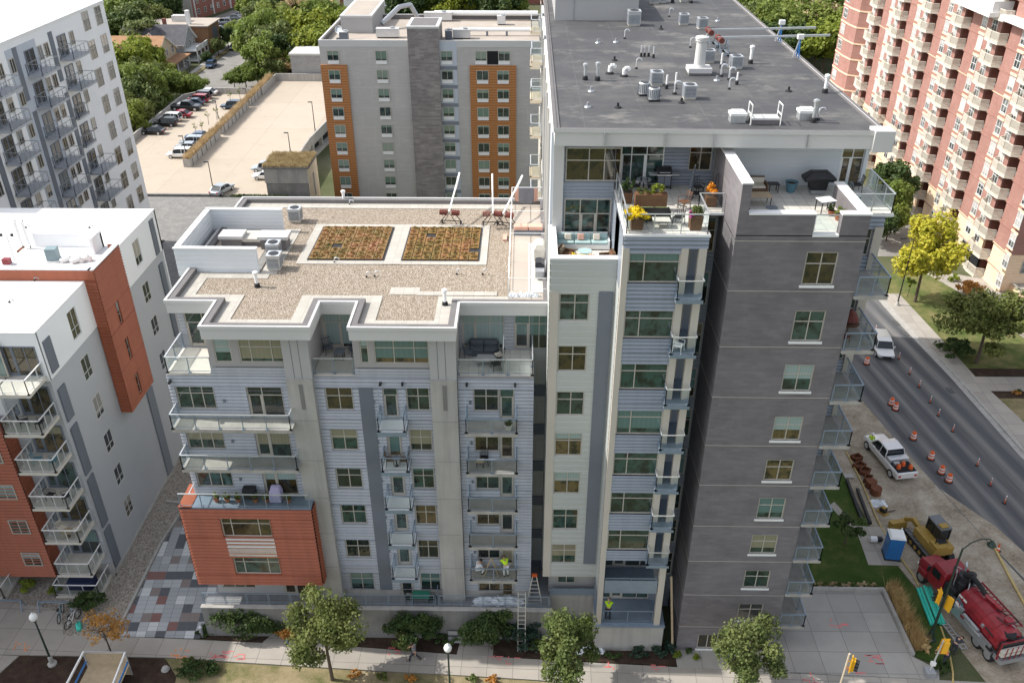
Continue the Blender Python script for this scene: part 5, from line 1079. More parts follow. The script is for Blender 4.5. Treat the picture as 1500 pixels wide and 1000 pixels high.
# shrubs and planting
SH={}
def shrub(u,v,r,h,m,label,group=None,z=.1,n=None,name='shrub',cat='shrub',size=.14,xy=None):
    p=Vector((xy[0],xy[1],z)) if xy else G(u,v,z)
    t=thing(name,label,cat,(p.x,p.y,z),group=group); c=MB(); leaves(c,(0,0,h*.5),(r[0],r[1],h*.55),n or int(900*r[0]*r[1]+300),size,m,10 if r[0]<1.2 else 22,rn,shell=.35,low=-.5); c.build('foliage',t,loc=(0,0,0))
    s=MB()
    for i in range(5): s.tube((0,0,0),(rn.uniform(-.5,.5)*r[0],rn.uniform(-.5,.5)*r[1],h*.6),.03,'bark',.01,n=5)
    s.build('stem',t,loc=(0,0,0)); return t
shrub(600,938,(2.0,1.0),3.2,'leaf_dark','dense dark shrub left of the path to the retaining wall',n=7500,xy=(-7.3,40.2))
shrub(592,950,(1.1,.7),1.7,'leaf_mid','pale green bush in front of the dense dark shrub',n=1900)
shrub(706,938,(2.0,1.1),3.2,'leaf_dark','big rounded dark shrub right of the path, before the retaining wall',n=8500,xy=(-2.0,40.1))
shrub(770,943,(1.6,.9),1.8,'leaf_blue','bluish shrub beside the foot of the ladder',n=1600)
shrub(652,940,(.8,.5),.9,'leaf_dark','small dark bush tucked between the two big shrubs',n=700)
shrub(330,912,(.75,.55),1.1,'leaf_blue','blue-green bush by the end of the long railing',n=900)
shrub(305,925,(.8,.5),.5,'leaf_dark','low dark planting at the terrace corner',n=700)
shrub(352,918,(1.0,.5),.5,'leaf_dark','low dark planting beside the bike rack pad',n=800)
shrub(395,895,(2.3,.45),2.3,'leaf_dark','tall hedge against the retaining wall behind the leftmost green tree',n=3000,size=.15,xy=(-13.6,40.7))
shrub(360,893,(2.8,.45),2.5,'leaf_dark','green hedge against the left end of the retaining wall',n=3400,size=.15,xy=(-19.2,40.65))
shrub(420,893,(1.2,.28),1.4,'leaf_orange','rusty hedge against the retaining wall by the bike rack',n=1100,size=.1,xy=(-16.1,40.55))
shrub(510,918,(.9,.6),.8,'leaf_dark','dark bush right of the leftmost green tree',n=700)
shrub(840,905,(1.9,.9),.7,'leaf_dark','low planting in the bed before the pale bay',n=1700,xy=(3.5,41.9))
shrub(858,918,(.5,.5),.9,'leaf_yellowgreen','yellow-green bush beside the concrete base block',n=500)
shrub(935,960,(.7,.4),.7,'leaf_blue','leafy blue-green clump left of its two twins on the bed',n=600)
shrub(960,958,(.7,.45),.8,'leaf_blue','middle blue-green clump on the bed before the base block',n=600)
shrub(982,953,(.6,.45),.8,'leaf_blue','blue-green clump nearest the leaning board',n=600)
shrub(992,962,(.35,.3),.5,'leaf_yellowgreen','little lime green plant by the corner of the brick wall',n=280)
shrub(1008,955,(.3,.3),.3,'leaf_dark','tiny green plant in the gravel by the brick wall',n=120)
shrub(1020,963,(.3,.3),.3,'leaf_yellowgreen','tiny yellowish plant in the gravel by the brick wall',n=120)
shrub(895,962,(.8,.35),.4,'leaf_dark','low green plants behind the white sack',n=400)
shrub(815,892,(.9,.5),.6,'leaf_yellowgreen','yellowish low plants at the end of the retaining wall',n=500,xy=(1.0,40.2))
shrub(38,862,(.85,.6),.8,'leaf_yellowgreen','large leafy hosta in the gravel bed by the red wall',n=900,size=.2)
shrub(82,868,(.5,.4),.7,'leaf_yellowgreen','smaller hosta against the corner balcony',n=450,size=.2)
shrub(128,890,(1.35,.9),1.3,'leaf_dark','dark spreading bush in front of the corner balcony',n=2400)
shrub(290,985,(1.3,.8),.7,'leaf_dark','dark green weeds in the mulch at the bottom edge',n=1200)
shrub(275,970,(.5,.4),.5,'leaf_mid','pale weeds in the mulch at the bottom edge',n=400)
for i,(u,v) in enumerate([(520,990),(560,992),(600,994),(690,996),(720,997)]): shrub(u,v,(.5,.35),.4,'leaf_mid' if i%2 else 'leaf_orange','low weeds in the sunlit verge at the bottom edge',group='weeds in the verge',n=260)
t=thing('ornamental_grass','long row of straw-coloured ornamental grass along the plaza wall','ornamental grass',(27.7,43,.1)); a=MB()
for k in range(34): leaves(a,(27.5+rn.uniform(-.16,.16)+ (.3 if k<8 else 0)*(8-k)*.1,40.5+k*.165,.42+rn.uniform(-.05,.12)),(.34,.34,.46),220,.19,'grass_straw',9,rn,shell=.1,low=-.6)
blades(a,27.1,27.95,40.4,46.1,.1,1.15,2600,'grass_straw',.02)
a.build('tuft',t)
t=thing('ornamental_grass','low dry planting behind the plaza wall','ornamental grass',(24,46.4,.1)); a=MB()
for k in range(14): leaves(a,(21.6+k*.37,46.35,.2),(.3,.28,.22),110,.13,'grass_straw' if k%3 else 'leaf_mid',5,rn,shell=.2)
a.build('tuft',t)
shrub(1310,970,(.9,.5),.35,'leaf_dark','low green planting at the plaza corner by the signal',n=700,xy=(28.3,39.0))
shrub(1395,410,(.9,.9),.8,'leaf_yellowgreen','round lime bush at the foot of the brick tower',n=300,size=.25)
shrub(1420,430,(1.6,1.2),1.6,'leaf_orange','reddish bushes against the brick tower base',n=1100,size=.25)
shrub(1395,520,(2.0,1.6),1.6,'leaf_dark','dark bush under the broad green tree',n=2200,size=.25)
shrub(1490,575,(.35,.3),.5,'leaf_dark','tiny shrub in the mulch strip right of the path',n=120,group=None)
for i,(x,y) in enumerate([(49.2,71.9),(50.8,71.8),(52.3,71.9)]): shrub(0,0,(.4,.3),.5,'leaf_orange' if i==0 else 'leaf_dark','small shrub in the mulch strip along the concrete path',group='shrubs in the mulch strip',n=150,size=.18,xy=(x,y))
# grass in the planters of the parking deck, on the stair house and by the entrance
for o in list(scene.objects):
    if o.get('grass'):
        del o['grass']; L_=[c for c in o.children][0].dimensions.y/2; a=MB(); bpy.context.view_layer.update(); yy=o.location.y; L_=min(9.4,8.0 if yy<150 else 9.2)
        a.box(o.location.x-.5,o.location.x+.5,yy-L_+.2,yy+L_-.2,1.2,1.37,'soil'); blades(a,o.location.x-.6,o.location.x+.6,yy-L_,yy+L_,1.3,.8,2600,'grass_straw',.07); a.build('grass',o)
a=MB(); a.box(-39.3,-32.8,124.4,130.4,4.5,4.6,'soil'); blades(a,-39.5,-32.6,124.2,130.6,4.55,.55,6500,'grass_straw',.06); a.build('grass',GRASSROOF)
for i,(u,v) in enumerate([(288,200),(297,196),(306,183),(318,176),(338,150),(352,146)]):
    p=G(u,v,1.3); t=thing('bare_sapling','bare young sapling standing in the planter grass','sapling',(p.x,p.y,1.3),group='saplings in the deck planters'); a=MB(); a.tube((0,0,0),(.1,0,2.6),.05,'bark',.02,n=5); a.tube((.05,0,1.2),(.5,.1,2.2),.03,'bark',.01,n=4); a.tube((.05,0,1.5),(-.4,.1,2.4),.03,'bark',.01,n=4); a.build('stem',t,loc=(0,0,0))
    a=MB(); leaves(a,(0,0,1.9),(.5,.5,.6),60,.16,'leaf_yellowgreen',6); a.build('foliage',t,loc=(0,0,0))
# plants between the wing and the garage
shrub(260,296,(2.2,1.2),1.6,'leaf_mid','pale green bush in the yard behind the white building',n=500,size=.35,xy=(-33,96),z=0)
a=MB(); a.box(-44,-40,124.6,125.2,0,1,'leaf_dark'); 
shrub(0,0,(5.5,.4),.9,'leaf_dark','clipped hedge along the near wall of the parking deck',n=1600,size=.3,xy=(-41.0,123.6),z=-.4,name='hedge',cat='hedge')
# sedum roof: two beds of trays
for lb,x0,x1 in (('left bed of orange and green sedum trays on the gravel roof',-14.02,-9.17),('right bed of orange and green sedum trays on the gravel roof',-7.9,-2.98)):
    t=thing('green_roof_bed',lb,'green roof bed',((x0+x1)/2,53.3,24.6)); nx,ny=8,9
    a=MB(); a.box(x0-.08,x1+.08,50.6,55.95,24.6,24.68,'black_metal'); a.build('tray_edge',t)
    a=MB(); hole={(2,6),(7,2)} if x0>-9 else {(2,3)}
    w_,d_=(x1-x0)/nx,(55.9-50.65)/ny
    s=MB()
    for i in range(nx):
        for j in range(ny):
            if (i,j) in hole: continue
            cx,cy=x0+(i+.5)*w_,50.65+(j+.5)*d_; a.box(cx-w_*.46,cx+w_*.46,cy-d_*.45,cy+d_*.45,24.68,24.74,'sedum')
            k=rn.random(); mm_='sedum'
            leaves(s,(cx+rn.uniform(-.03,.03),cy,24.75),(w_*.42,d_*.40,.05),90,.11,mm_,9,shell=.3,low=-.2)
    a.build('soil_tray',t); s.build('sedum',t)
pm=MB()
for x0,x1 in ((-14.7,-14.1),(-9.1,-7.98),(-2.9,-2.4)): pm.box(x0,x1,50.1,56.5,24.59,24.63,'paver_roof')
pm.box(-14.1,-2.9,50.1,50.6,24.59,24.628,'paver_roof'); pm.box(-14.1,-2.9,55.97,56.5,24.59,24.628,'paver_roof'); pm.build('paver_walk',W)
# ================= vehicles =================
def loft(mb,secs,m,close=True):
    """secs: list of closed rings of equal length"""
    n=len(secs[0]); i=len(mb.v)
    for s in secs: mb.v+= [tuple(p) for p in s]
    k=mb.mi(m)
    for a in range(len(secs)-1):
        for b in range(n): mb.f.append((i+a*n+b,i+a*n+(b+1)%n,i+(a+1)*n+(b+1)%n,i+(a+1)*n+b)); mb.m.append(k)
    if close: mb.f.append(tuple(i+b for b in range(n))[::-1]); mb.m.append(k); mb.f.append(tuple(i+(len(secs)-1)*n+b for b in range(n))); mb.m.append(k)
def wheel(par,x,y,r,w_=.24,rim='alum'):
    s=1 if x>0 else -1
    a=MB(); a.tube((x-w_/2,y,r),(x+w_/2,y,r),r,'black_rubber',n=18); o=a.build('wheel',par,loc=(0,0,0)); a=MB(); a.tube((x+s*w_/2,y,r),(x+s*(w_/2+.02),y,r),r*.64,rim,n=14); a.tube((x+s*(w_/2+.02),y,r),(x+s*(w_/2+.035),y,r),r*.2,'steel',n=8); a.build('rim',o,loc=(0,0,0))
def car(label,x,y,z,heading,col,kind='sedan',group=None,cat='car',name='parked_car'):
    t=thing(name,label,cat,(x,y,z),heading,group); P='car_'+col
    L,Wd,Ht={'sedan':(4.6,1.82,1.45),'suv':(4.6,1.86,1.68),'pickup':(5.9,2.02,1.90)}[kind]
    hl,hw=L/2,Wd/2; bl=.92 if kind!='pickup' else 1.10
    # body: rings across the length
    st=[(-hl,.55,.78,.80),(-hl+.12,.38,bl-.06,.93),(-hl+.9,.30,bl,1),(0,.28,bl,1),(hl-1.15,.30,bl-.04,1),(hl-.35,.34,bl-.16,.95),(hl,.45,.66,.78)]
    if kind=='pickup': st=[(-hl,.5,bl-.02,.95),(-hl+.1,.42,bl,1),(-hl+1,.38,bl,1),(0,.36,bl,1),(hl-1.3,.38,bl,1),(hl-.3,.42,bl-.08,.97),(hl,.5,bl-.25,.88)]
    secs=[]
    for yy,zb,zt,k in st: w1=hw*k; secs.append([(-w1*.92,yy,zb),(-w1,yy,zb+.16),(-w1,yy,zt-.14),(-w1*.9,yy,zt),(w1*.9,yy,zt),(w1,yy,zt-.14),(w1,yy,zb+.16),(w1*.92,yy,zb)])
    a=MB(); loft(a,secs,P); a.build('body',t,loc=(0,0,0),smooth=False,bevel=.03)
    # cabin in glass with painted roof and pillars
    if kind=='sedan': c=[(-hl+.55,bl-.03),(-hl+1.25,Ht-.04),(-.05,Ht),(.55,Ht-.1),(hl-1.15,bl-.06)]
    elif kind=='suv': c=[(-hl+.12,bl-.02),(-hl+.45,Ht-.05),(.1,Ht),(.75,Ht-.1),(hl-1.2,bl-.05)]
    else: c=[(-.75,bl-.02),(-.6,Ht-.05),(.5,Ht),(.95,Ht-.08),(hl-1.35,bl-.02)]
    wb,wt=hw*.93,hw*.74
    def ws(z): q=(z-bl)/(Ht-bl); return wb+(wt-wb)*max(0,q)
    a=MB(); i=len(a.v); n=len(c)
    for s in (-1,1): a.v+=[(s*ws(zz),yy,zz) for yy,zz in c]
    a.f.append(tuple(range(n))); a.m.append(a.mi('car_glass')); a.f.append(tuple(range(n,2*n))[::-1]); a.m.append(0)
    for b in range(n-1): a.f.append((b,b+n,b+1+n,b+1)); a.m.append(0)
    a.build('cabin_glass',t,loc=(0,0,0),fix=True)
    a=MB(); r0=[(yy,zz+.012) for yy,zz in c[1:4]]; w2=wt+.03
    for (y0,z0),(y1,z1) in zip(r0,r0[1:]): a.face([(-w2,y0,z0),(w2,y0,z0),(w2,y1,z1),(-w2,y1,z1)],P); a.face([(-w2,y0,z0),(-w2,y1,z1),(-w2-.02,y1,z1-.1),(-w2-.02,y0,z0-.1)],P); a.face([(w2,y1,z1),(w2,y0,z0),(w2+.02,y0,z0-.1),(w2+.02,y1,z1-.1)],P)
    for s in (-1,1):
        def pil(p,q): a.bar((s*(ws(p[1])+.012),p[0],p[1]),(s*(ws(q[1])+.012),q[0],q[1]),.06,.07,P)
        pil(c[0],c[1]); pil(c[4],c[3]); m0=(c[1][0]+c[3][0])/2; pil((m0,bl),(m0,Ht-.05))
        if kind=='suv': pil((c[1][0]+.75,bl),(c[1][0]+.7,Ht-.05))
    a.build('roof',t,loc=(0,0,0),fix=True)
    for s in (-1,1):
        a=MB(); a.box(s*hw*.50,s*hw*.80,hl-.14,hl-.03,.62,.76,'headlight'); a.build('headlight',t,loc=(0,0,0)); a=MB(); a.box(s*hw*.62,s*hw*.86,-hl-.02,-hl+.1,.68,.86,'taillight'); a.build('taillight',t,loc=(0,0,0))
        a=MB(); a.box(s*(hw+.02),s*(hw+.2),.75,.87,bl-.02,bl+.14,P); a.build('mirror',t,loc=(0,0,0))
    a=MB(); a.box(-hw*.5,hw*.5,hl-.06,hl+.015,.45,.62,'black_metal'); a.build('grille',t,loc=(0,0,0))
    r=.33 if kind!='pickup' else .40
    for yy in (-hl+.95,hl-.92):
        for s in (-1,1): wheel(t,s*(hw-.1),yy,r)
    if kind=='pickup':
        a=MB(); a.box(-hw+.12,hw-.12,-hl+.12,-.85,bl-.05,bl+.004,'dark_void'); a.box(-hw+.1,hw-.1,-1.45,-.85,bl,bl+.32,'alum'); a.build('cargo_bed',t,loc=(0,0,0))
    return t
def carpx(label,u,v,z,hd,col,kind='sedan',**k): p=G(u,v,z); return car(label,p.x,p.y,z,R(hd),col,kind,**k)
# parking deck, left row: cars pointing to the left
q=lambda x,y:(190+x/4,60+y/4)
for lb,x,y,col,kd in [('white sedan at the far end of the row on the parking deck',455,318,'white','sedan'),('gray hatchback second from the far end of the deck row',424,338,'gray','suv'),('red car just beyond the navy car on the deck',404,360,'red','suv'),('navy car between the red car and the black pickup',378,378,'navy','sedan'),('red sedan on the near side of the black pickup',298,448,'red','sedan'),('white wagon in the middle of the deck row',240,470,'white','suv'),('black hatchback beside the white wagon',215,497,'black','suv'),('black sedan nearest the camera in the deck row',138,544,'black','sedan')]:
    u,v=q(x,y); p=G(u,v,0); car(lb,p.x,p.y,0,R(88),col,kd,group='cars parked on the deck')
u,v=q(335,405); p=G(u,v,0); car('long black pickup in the deck row',p.x,p.y,0,R(-92),'black','pickup',cat='pickup truck',group='cars parked on the deck')
for lb,x,y,col,kd,h in [('white crossover nearest the camera beside the planter',300,680,'white','suv',90),('silver sedan hidden behind the white crossover by the planter',345,640,'silver','sedan',90),('silver hatchback third along the planter',372,608,'silver','suv',90),('blue car farthest of the four along the planter',402,578,'blue','sedan',90),('dark car alone by the middle planter',604,396,'navy','suv',90),('blue-gray car alone beside the light pole, near edge of the deck',545,888,'silver','sedan',-18),('gray wagon parked by the grass-roofed stair house',800,762,'silver','suv',88),('white sedan tucked behind the stair house',806,808,'white','sedan',88)]:
    u,v=q(x,y); p=G(u,v,0); car(lb,p.x,p.y,0,R(h),col,kd,group='cars parked on the deck')
H2=lambda x,y:(190+x/4.839,y/4.839)
for lb,x,y,col,kd,h in [('dark blue crossover parked on the back street',580,478,'blue','suv',180),('silver car half hidden by the big tree on the back street',745,352,'silver','sedan',178),('gray car by the brown brick building',628,222,'silver','sedan',95),('blue car in the lot behind the brown brick building',662,204,'navy','sedan',95),('silver van in the lot beside the brick block',668,172,'silver','suv',95),('pale car along the brick block, nearer one',740,140,'silver','sedan',95),('pale car along the brick block, farther one',775,120,'white','sedan',95)]:
    u,v=H2(x,y); p=G(u,v,-3); car(lb,p.x,p.y,-2.93,R(h),col,kd,group='cars beyond the parking deck')
carpx('white crossover driving on the street past the first orange drum',1290,513,.0,174,'white','suv',name='crossover',cat='car')
pk=G(1300,676,0); PK=car('white work pickup with ladder-high tool box and orange gear in its bed',pk.x,pk.y,.016,R(10),'white','pickup',name='pickup_truck',cat='pickup truck')
a=MB(); 
for x,y in ((-.5,-2.2),(.1,-1.9),(.5,-2.4)): a.lathe([(.2,0),(.16,.3),(.05,.45)],(x,y,1.1),'drum_orange',8)
a.box(-.7,-.2,-1.9,-1.6,1.1,1.35,'steel'); a.build('tool_load',PK,loc=(0,0,0))
# ================= traffic drums, tube markers, cone =================
def drum():
    t=thing('traffic_drum','','traffic drum'); a=MB(); z=0; pr=[(.31,.08),(.30,.25),(.29,.255),(.285,.42),(.275,.425),(.27,.58),(.26,.585),(.25,.74),(.24,.745),(.22,.90),(.20,.93)]
    for i in range(len(pr)-1):
        a.lathe([pr[i],pr[i+1]],(0,0,0),'drum_orange' if i in (0,1,4,5,8,9) else 'reflective_white',14)
    a.box(-.1,.1,-.03,.03,.93,1.03,'drum_orange'); a.build('barrel',t,loc=(0,0,0)); a=MB(); a.lathe([(.42,0),(.42,.06),(.33,.09)],(0,0,0),'black_rubber',14); a.build('base',t,loc=(0,0,0)); return t
D0=drum(); pts=[(1269,533,'alone behind the white crossover, nearest the far end'),(1305,593,'left one of the far pair by the lane'),(1311,600,'right one of the far pair by the lane'),(1337,643,'alone beside the road, level with the worker'),(1363,672,'first of the three by the pickup tailgate'),(1378,693,'middle one of the three by the pickup tailgate'),(1389,705,'last of the three by the pickup tailgate')]
for i,(u,v,l) in enumerate(pts):
    p=G(u,v,0); o=D0 if i==0 else dup(D0); o.location=(p.x,p.y,.016); o.rotation_euler.z=i; o.scale=(.86,.86,.86); o['label']='orange and white drum '+l; o['group']='traffic drums along the works'
t=thing('tube_marker','slim orange tube marker standing in the street lane','tube marker',group='tube markers in the street'); a=MB(); a.lathe([(.2,0),(.2,.05),(.06,.07)],(0,0,0),'black_rubber',10); a.build('base',t,loc=(0,0,0)); a=MB()
for i in range(6): a.tube((0,0,.06+i*.17),(0,0,.23+i*.17),.055,'drum_orange' if i not in (3,5) else 'reflective_white',n=8)
a.build('tube',t,loc=(0,0,0))
for i,(u,v) in enumerate([(1316,526),(1332,548),(1346,567),(1362,590),(1374,609),(1395,632),(1431,682),(1450,711),(1471,737),(1282,486)]):
    p=G(u,v,0); o=t if i==0 else dup(t); o.location=(p.x,p.y,.013); o.scale=(.85,.85,.75)
    o['label']='slim orange tube marker in the street, %s'%['beside the white crossover','second down from the crossover','level with the far drum pair','just below the storm drain','between the far drum pair and the lone drum','level with the lone drum','level with the three drums','third from the near end','nearest the camera','behind the white crossover'][i]
p=G(1461,806,0); c=thing('traffic_cone','single orange cone on the concrete at the street corner','traffic cone',(p.x,p.y,.02)); a=MB(); a.lathe([(.16,.03),(.03,.72)],(0,0,0),'drum_orange',12); a.lathe([(.125,.22),(.10,.36)],(0,0,0),'reflective_white',12); a.build('cone',c,loc=(0,0,0)); a=MB(); a.box(-.2,.2,-.2,.2,0,.04,'black_rubber'); a.build('base',c,loc=(0,0,0))
# storm drains in the far gutter
for i,(u,v) in enumerate([(1392,572),(1313,473),(1326,489)]):
    p=G(u,v,0); a=MB(); a.box(-.25,.25,-.5,.5,0,.02,'black_metal'); 
    for k in range(6): a.box(-.22,.22,-.44+k*.16,-.38+k*.16,.02,.03,'steel')
    tag(a.build('storm_drain',off=(0,0,0),loc=(p.x,p.y,.014),rz=R(7)),['dark storm drain grate by the near end of the gutter','dark storm drain grate farthest up the gutter','dark storm drain grate second farthest up the gutter'][i],'storm drain')
# ================= street lamps, signals =================
def post_lamp(u,v,h,label,top_globe=True):
    p=G(u,v,.1); t=thing('street_lamp',label,'street lamp',(p.x,p.y,.09)); a=MB(); a.lathe([(.3,0),(.3,.12),(.16,.2),(.14,.7),(.08,.8)],(0,0,0),'concrete',12); a.build('base',t,loc=(0,0,0)); a=MB(); a.tube((0,0,.15),(0,0,h),.075,'leaf_blue' if 0 else 'dark_green',.05,n=10); a.lathe([(.14,.2),(.12,.6),(.08,.7)],(0,0,0),'dark_green',10); a.lathe([(.06,0),(.12,.1),(.06,.18)],(0,0,h-.15),'dark_green',10); a.build('post',t,loc=(0,0,0))
    a=MB(); a.lathe([(.10,0),(.22,.14),(.26,.34),(.2,.5),(.08,.6),(.03,.72)],(0,0,h),'white_plastic',14); a.build('globe',t,loc=(0,0,0)); return t
mat('dark_green',(.02,.04,.03),.5,var=.1,bump=0)
def base_for(u,v,z,ub=None):  # foot below a point seen at (u,v) on height z
    p=G(u,v,z); return p
post_lamp(77,972,4.3,'acorn street lamp with a white globe in the mulch, bottom left')
p=G(655,962,4.55); t=post_lamp(0,1,4.3,'acorn street lamp with a white globe, middle of the bottom edge') if 0 else None
pp_=G(656,950,4.6); 
def post_at(x,y,h,label):
    t=post_lamp(750,900,h,label); t.location=(x,y,.09); return t
post_at(pp_.x,pp_.y,4.3,'acorn street lamp with a white globe, middle of the bottom edge')
# corner signal and cobra lamp
p=G(1362,935,.1); s=thing('signal_pole','dark signal pole with a curved lamp arm and yellow-backed traffic signals, by the red truck','traffic signal',(p.x,p.y,.1))
a=MB(); a.lathe([(.38,0),(.38,.1),(.24,.2),(.16,.8),(.12,.9)],(0,0,0),'dark_green',14); a.build('base',s,loc=(0,0,0))
hp=8.6; a=MB(); a.tube((0,0,.1),(0,0,hp),.10,'dark_green',.06,n=10); a.path([(0,0,hp-.1),(.5,.15,hp+.35),(1.2,.35,hp+.5),(1.9,.5,hp+.35),(2.1,.55,hp+.1)],.04,'dark_green',6); a.build('post',s,loc=(0,0,0))
a=MB(); a.lathe([(.06,.35),(.14,.25),(.3,.0),(.22,-.12)],(2.15,.55,hp-.2),'dark_green',12); a.build('lamp_head',s,loc=(0,0,0))
def signal(par,x,y,z,rz,back='sign_yellow'):
    a=MB(); a.box(-.25,.25,0,.06,-.6,.6,back); a.box(-.16,.16,-.18,0,-.5,.5,'sign_yellow'); o=a.build('signal_head',par,loc=(x,y,z),rz=rz)
    for i,m in enumerate(('lens_red','lens_amber','lens_green')):
        b=MB(); b.tube((0,-.18,.33-.33*i),(0,-.20,.33-.33*i),.12,m,n=12); 
        for k in range(7): an=math.pi*k/6; b.bar((math.cos(an)*.135,-.18,.33-.33*i+math.sin(an)*.135),(math.cos(an)*.135,-.42,.33-.33*i+math.sin(an)*.135),.06,.012,'black_metal')
        b.build('lens',o,loc=(0,0,0))
mat('lens_red',(.15,.01,.01),.3,bump=0); mat('lens_amber',(.25,.12,.01),.3,bump=0); mat('lens_green',(.01,.12,.07),.3,bump=0)
signal(s,-.35,.1,4.1,R(-100)); signal(s,.35,-.1,3.6,R(110)); 
p=G(1236,955,3.7); s2=thing('signal_pole','tan pole with one yellow and black traffic signal, bottom edge by the plaza','traffic signal',(p.x-.12,p.y-.9,.1)); a=MB(); a.tube((0,0,0),(0,0,4.6),.06,'tan_paint',n=8); a.bar((0,0,3.9),(.22,0,3.9),.05,.05,'sign_yellow'); a.bar((0,0,3.3),(.22,0,3.3),.05,.05,'sign_yellow'); a.build('post',s2,loc=(0,0,0)); signal(s2,.32,0,3.6,R(65))
a=MB(); a.lathe([(.2,0),(.18,.08),(.08,.2)],(0,0,0),'concrete',10); a.build('base',s2,loc=(0,0,0))
p=G(1360,988,.1); s3=thing('signal_pole','short gray temporary signal stand on a square base, by the workers','signal stand',(p.x,p.y,.1)); a=MB(); a.box(-.3,.3,-.3,.3,0,.5,'steel'); a.build('base',s3,loc=(0,0,0)); a=MB(); a.tube((0,0,.5),(.25,.15,3.2),.055,'alum',n=8); a.box(-.12,.18,-.1,.1,1.0,1.3,'white_paint'); a.build('post',s3,loc=(0,0,0)); a=MB(); a.box(-.18,.18,-.14,.14,-.5,.5,'sign_yellow'); a.box(-.28,.28,.14,.18,-.6,.6,'sign_yellow'); a.build('signal_head',s3,loc=(.5,.15,2.6))
# tall thin lamp across the street, lamps on the deck
p=G(1314,447,.1); t=thing('street_lamp','tall thin black street lamp on the lawn beside the yellow tree','street lamp',(p.x,p.y,.1)); a=MB(); a.lathe([(.3,0),(.25,.15),(.12,.5)],(0,0,0),'concrete',10); a.build('base',t,loc=(0,0,0)); a=MB(); a.tube((0,0,.1),(0,0,8.4),.09,'black_metal',.05,n=8); a.path([(0,0,8.4),(-.5,-.1,8.7),(-1.2,-.2,8.7)],.035,'black_metal'); a.build('post',t,loc=(0,0,0)); a=MB(); a.box(-1.7,-1.1,-.3,-.1,8.62,8.74,'black_metal'); a.build('lamp_head',t,loc=(0,0,0))
for i,(x,y,h,l) in enumerate([(495,900,5.2,'at the near edge of the parking deck'),(335,690,3.9,'at the near end of the planter'),(520,455,3.4,'by the middle planter'),(690,355,2.6,'by the far planter'),(372,290,5.6,'outside the far left corner of the deck'),(1087,530,5.4,'by the right wall of the parking deck'),(942,652,3.4,'behind the grass-roofed stair house')]):
    u,v=q(x,y); p=G(u,v,0); t=thing('deck_lamp','dark pole light '+l,'pole light',(p.x,p.y,0),group='pole lights on the deck'); a=MB(); a.tube((0,0,0),(0,0,h),.09,'black_metal',.06,n=8); a.tube((0,0,0),(0,0,.5),.2,'concrete',n=8); a.build('post',t,loc=(0,0,0)); a=MB(); a.box(-.7,.05,-.12,.12,h-.05,h+.08,'black_metal'); a.build('lamp_head',t,loc=(0,0,0))
# ================= building site on the right =================
# erosion sock as a long yellow tube
w1=[G(u,v,.12) for u,v in [(1240,662),(1262,705),(1285,760),(1297,783),(1318,815),(1338,842),(1346,858)]]; w2=[G(u,v,.12) for u,v in [(1378,917),(1386,940),(1392,962),(1396,985),(1396,1010)]]
for w_,l in ((w1,'long yellow erosion sock between the lawn and the dirt strip'),(w2,'shorter yellow erosion sock beside the red truck')):
    a=MB(); a.path([tuple(p) for p in w_],.065,'flow_yellow',8); tag(a.build('erosion_sock',off=tuple(w_[0])),l,'erosion sock')
# concrete kerb island at right edge
k=MB(); pts_=[G(u,v,.0) for u,v in [(1455,800),(1478,845),(1500,885),(1530,940)]]; k.path([(p.x,p.y,.06) for p in pts_],.12,'flow_yellow',4); pts2=[G(u,v,0) for u,v in [(1458,800),(1472,795),(1500,838),(1530,890)]]; struct(k,'yellow_kerb')
# portable toilet
p=G(1306,820,.13); T1=thing('portable_toilet','blue portable toilet with a white roof on the concrete pad','portable toilet',(p.x+.1,p.y+.5,.13),R(-8)); a=MB(); a.box(-.55,.55,-.55,.55,.1,2.15,'blue_plastic')
for i in range(5): a.box(-.5+i*.24,-.44+i*.24,-.575,-.55,.3,2.0,'blue_plastic')
a.build('cabin',T1,loc=(0,0,0),bevel=.03); a=MB(); a.prism([(-.6,-.6),(.6,-.6),(.6,.6),(-.6,.6)],2.15,2.22,'white_plastic'); a.box(-.5,.5,-.5,.5,2.22,2.32,'white_plastic'); a.build('roof',T1,loc=(0,0,0),bevel=.04); a=MB(); a.box(.56,.6,-.4,.35,.2,2.0,'blue_plastic'); a.box(.6,.62,-.3,-.2,1.0,1.2,'black_metal'); a.build('door',T1,loc=(0,0,0)); a=MB(); a.box(-.6,.6,-.6,.6,0,.1,'black_metal'); a.build('skid',T1,loc=(0,0,0)); a=MB(); a.tube((.4,.4,2.2),(.4,.4,2.55),.05,'white_plastic'); a.build('vent',T1,loc=(0,0,0))
p=G(1283,793,.13); t=thing('gas_cylinder','two white tanks lying on the pad beside the blue toilet','tank',(p.x,p.y,.13)); a=MB(); a.tube((-.5,0,.28),(0,0,.28),.24,'white_paint',n=14); a.tube((.1,0,.28),(.4,0,.28),.22,'black_metal',n=12); a.tube((-.6,0,.28),(-.5,0,.28),.12,'alum',n=10); a.build('tank',t,loc=(0,0,0)); a=MB(); a.path([(.4,0,.3),(.7,.2,.1),(.5,.3,.05),(.2,.25,.05)],.02,'black_rubber'); a.build('hose',t,loc=(0,0,0))
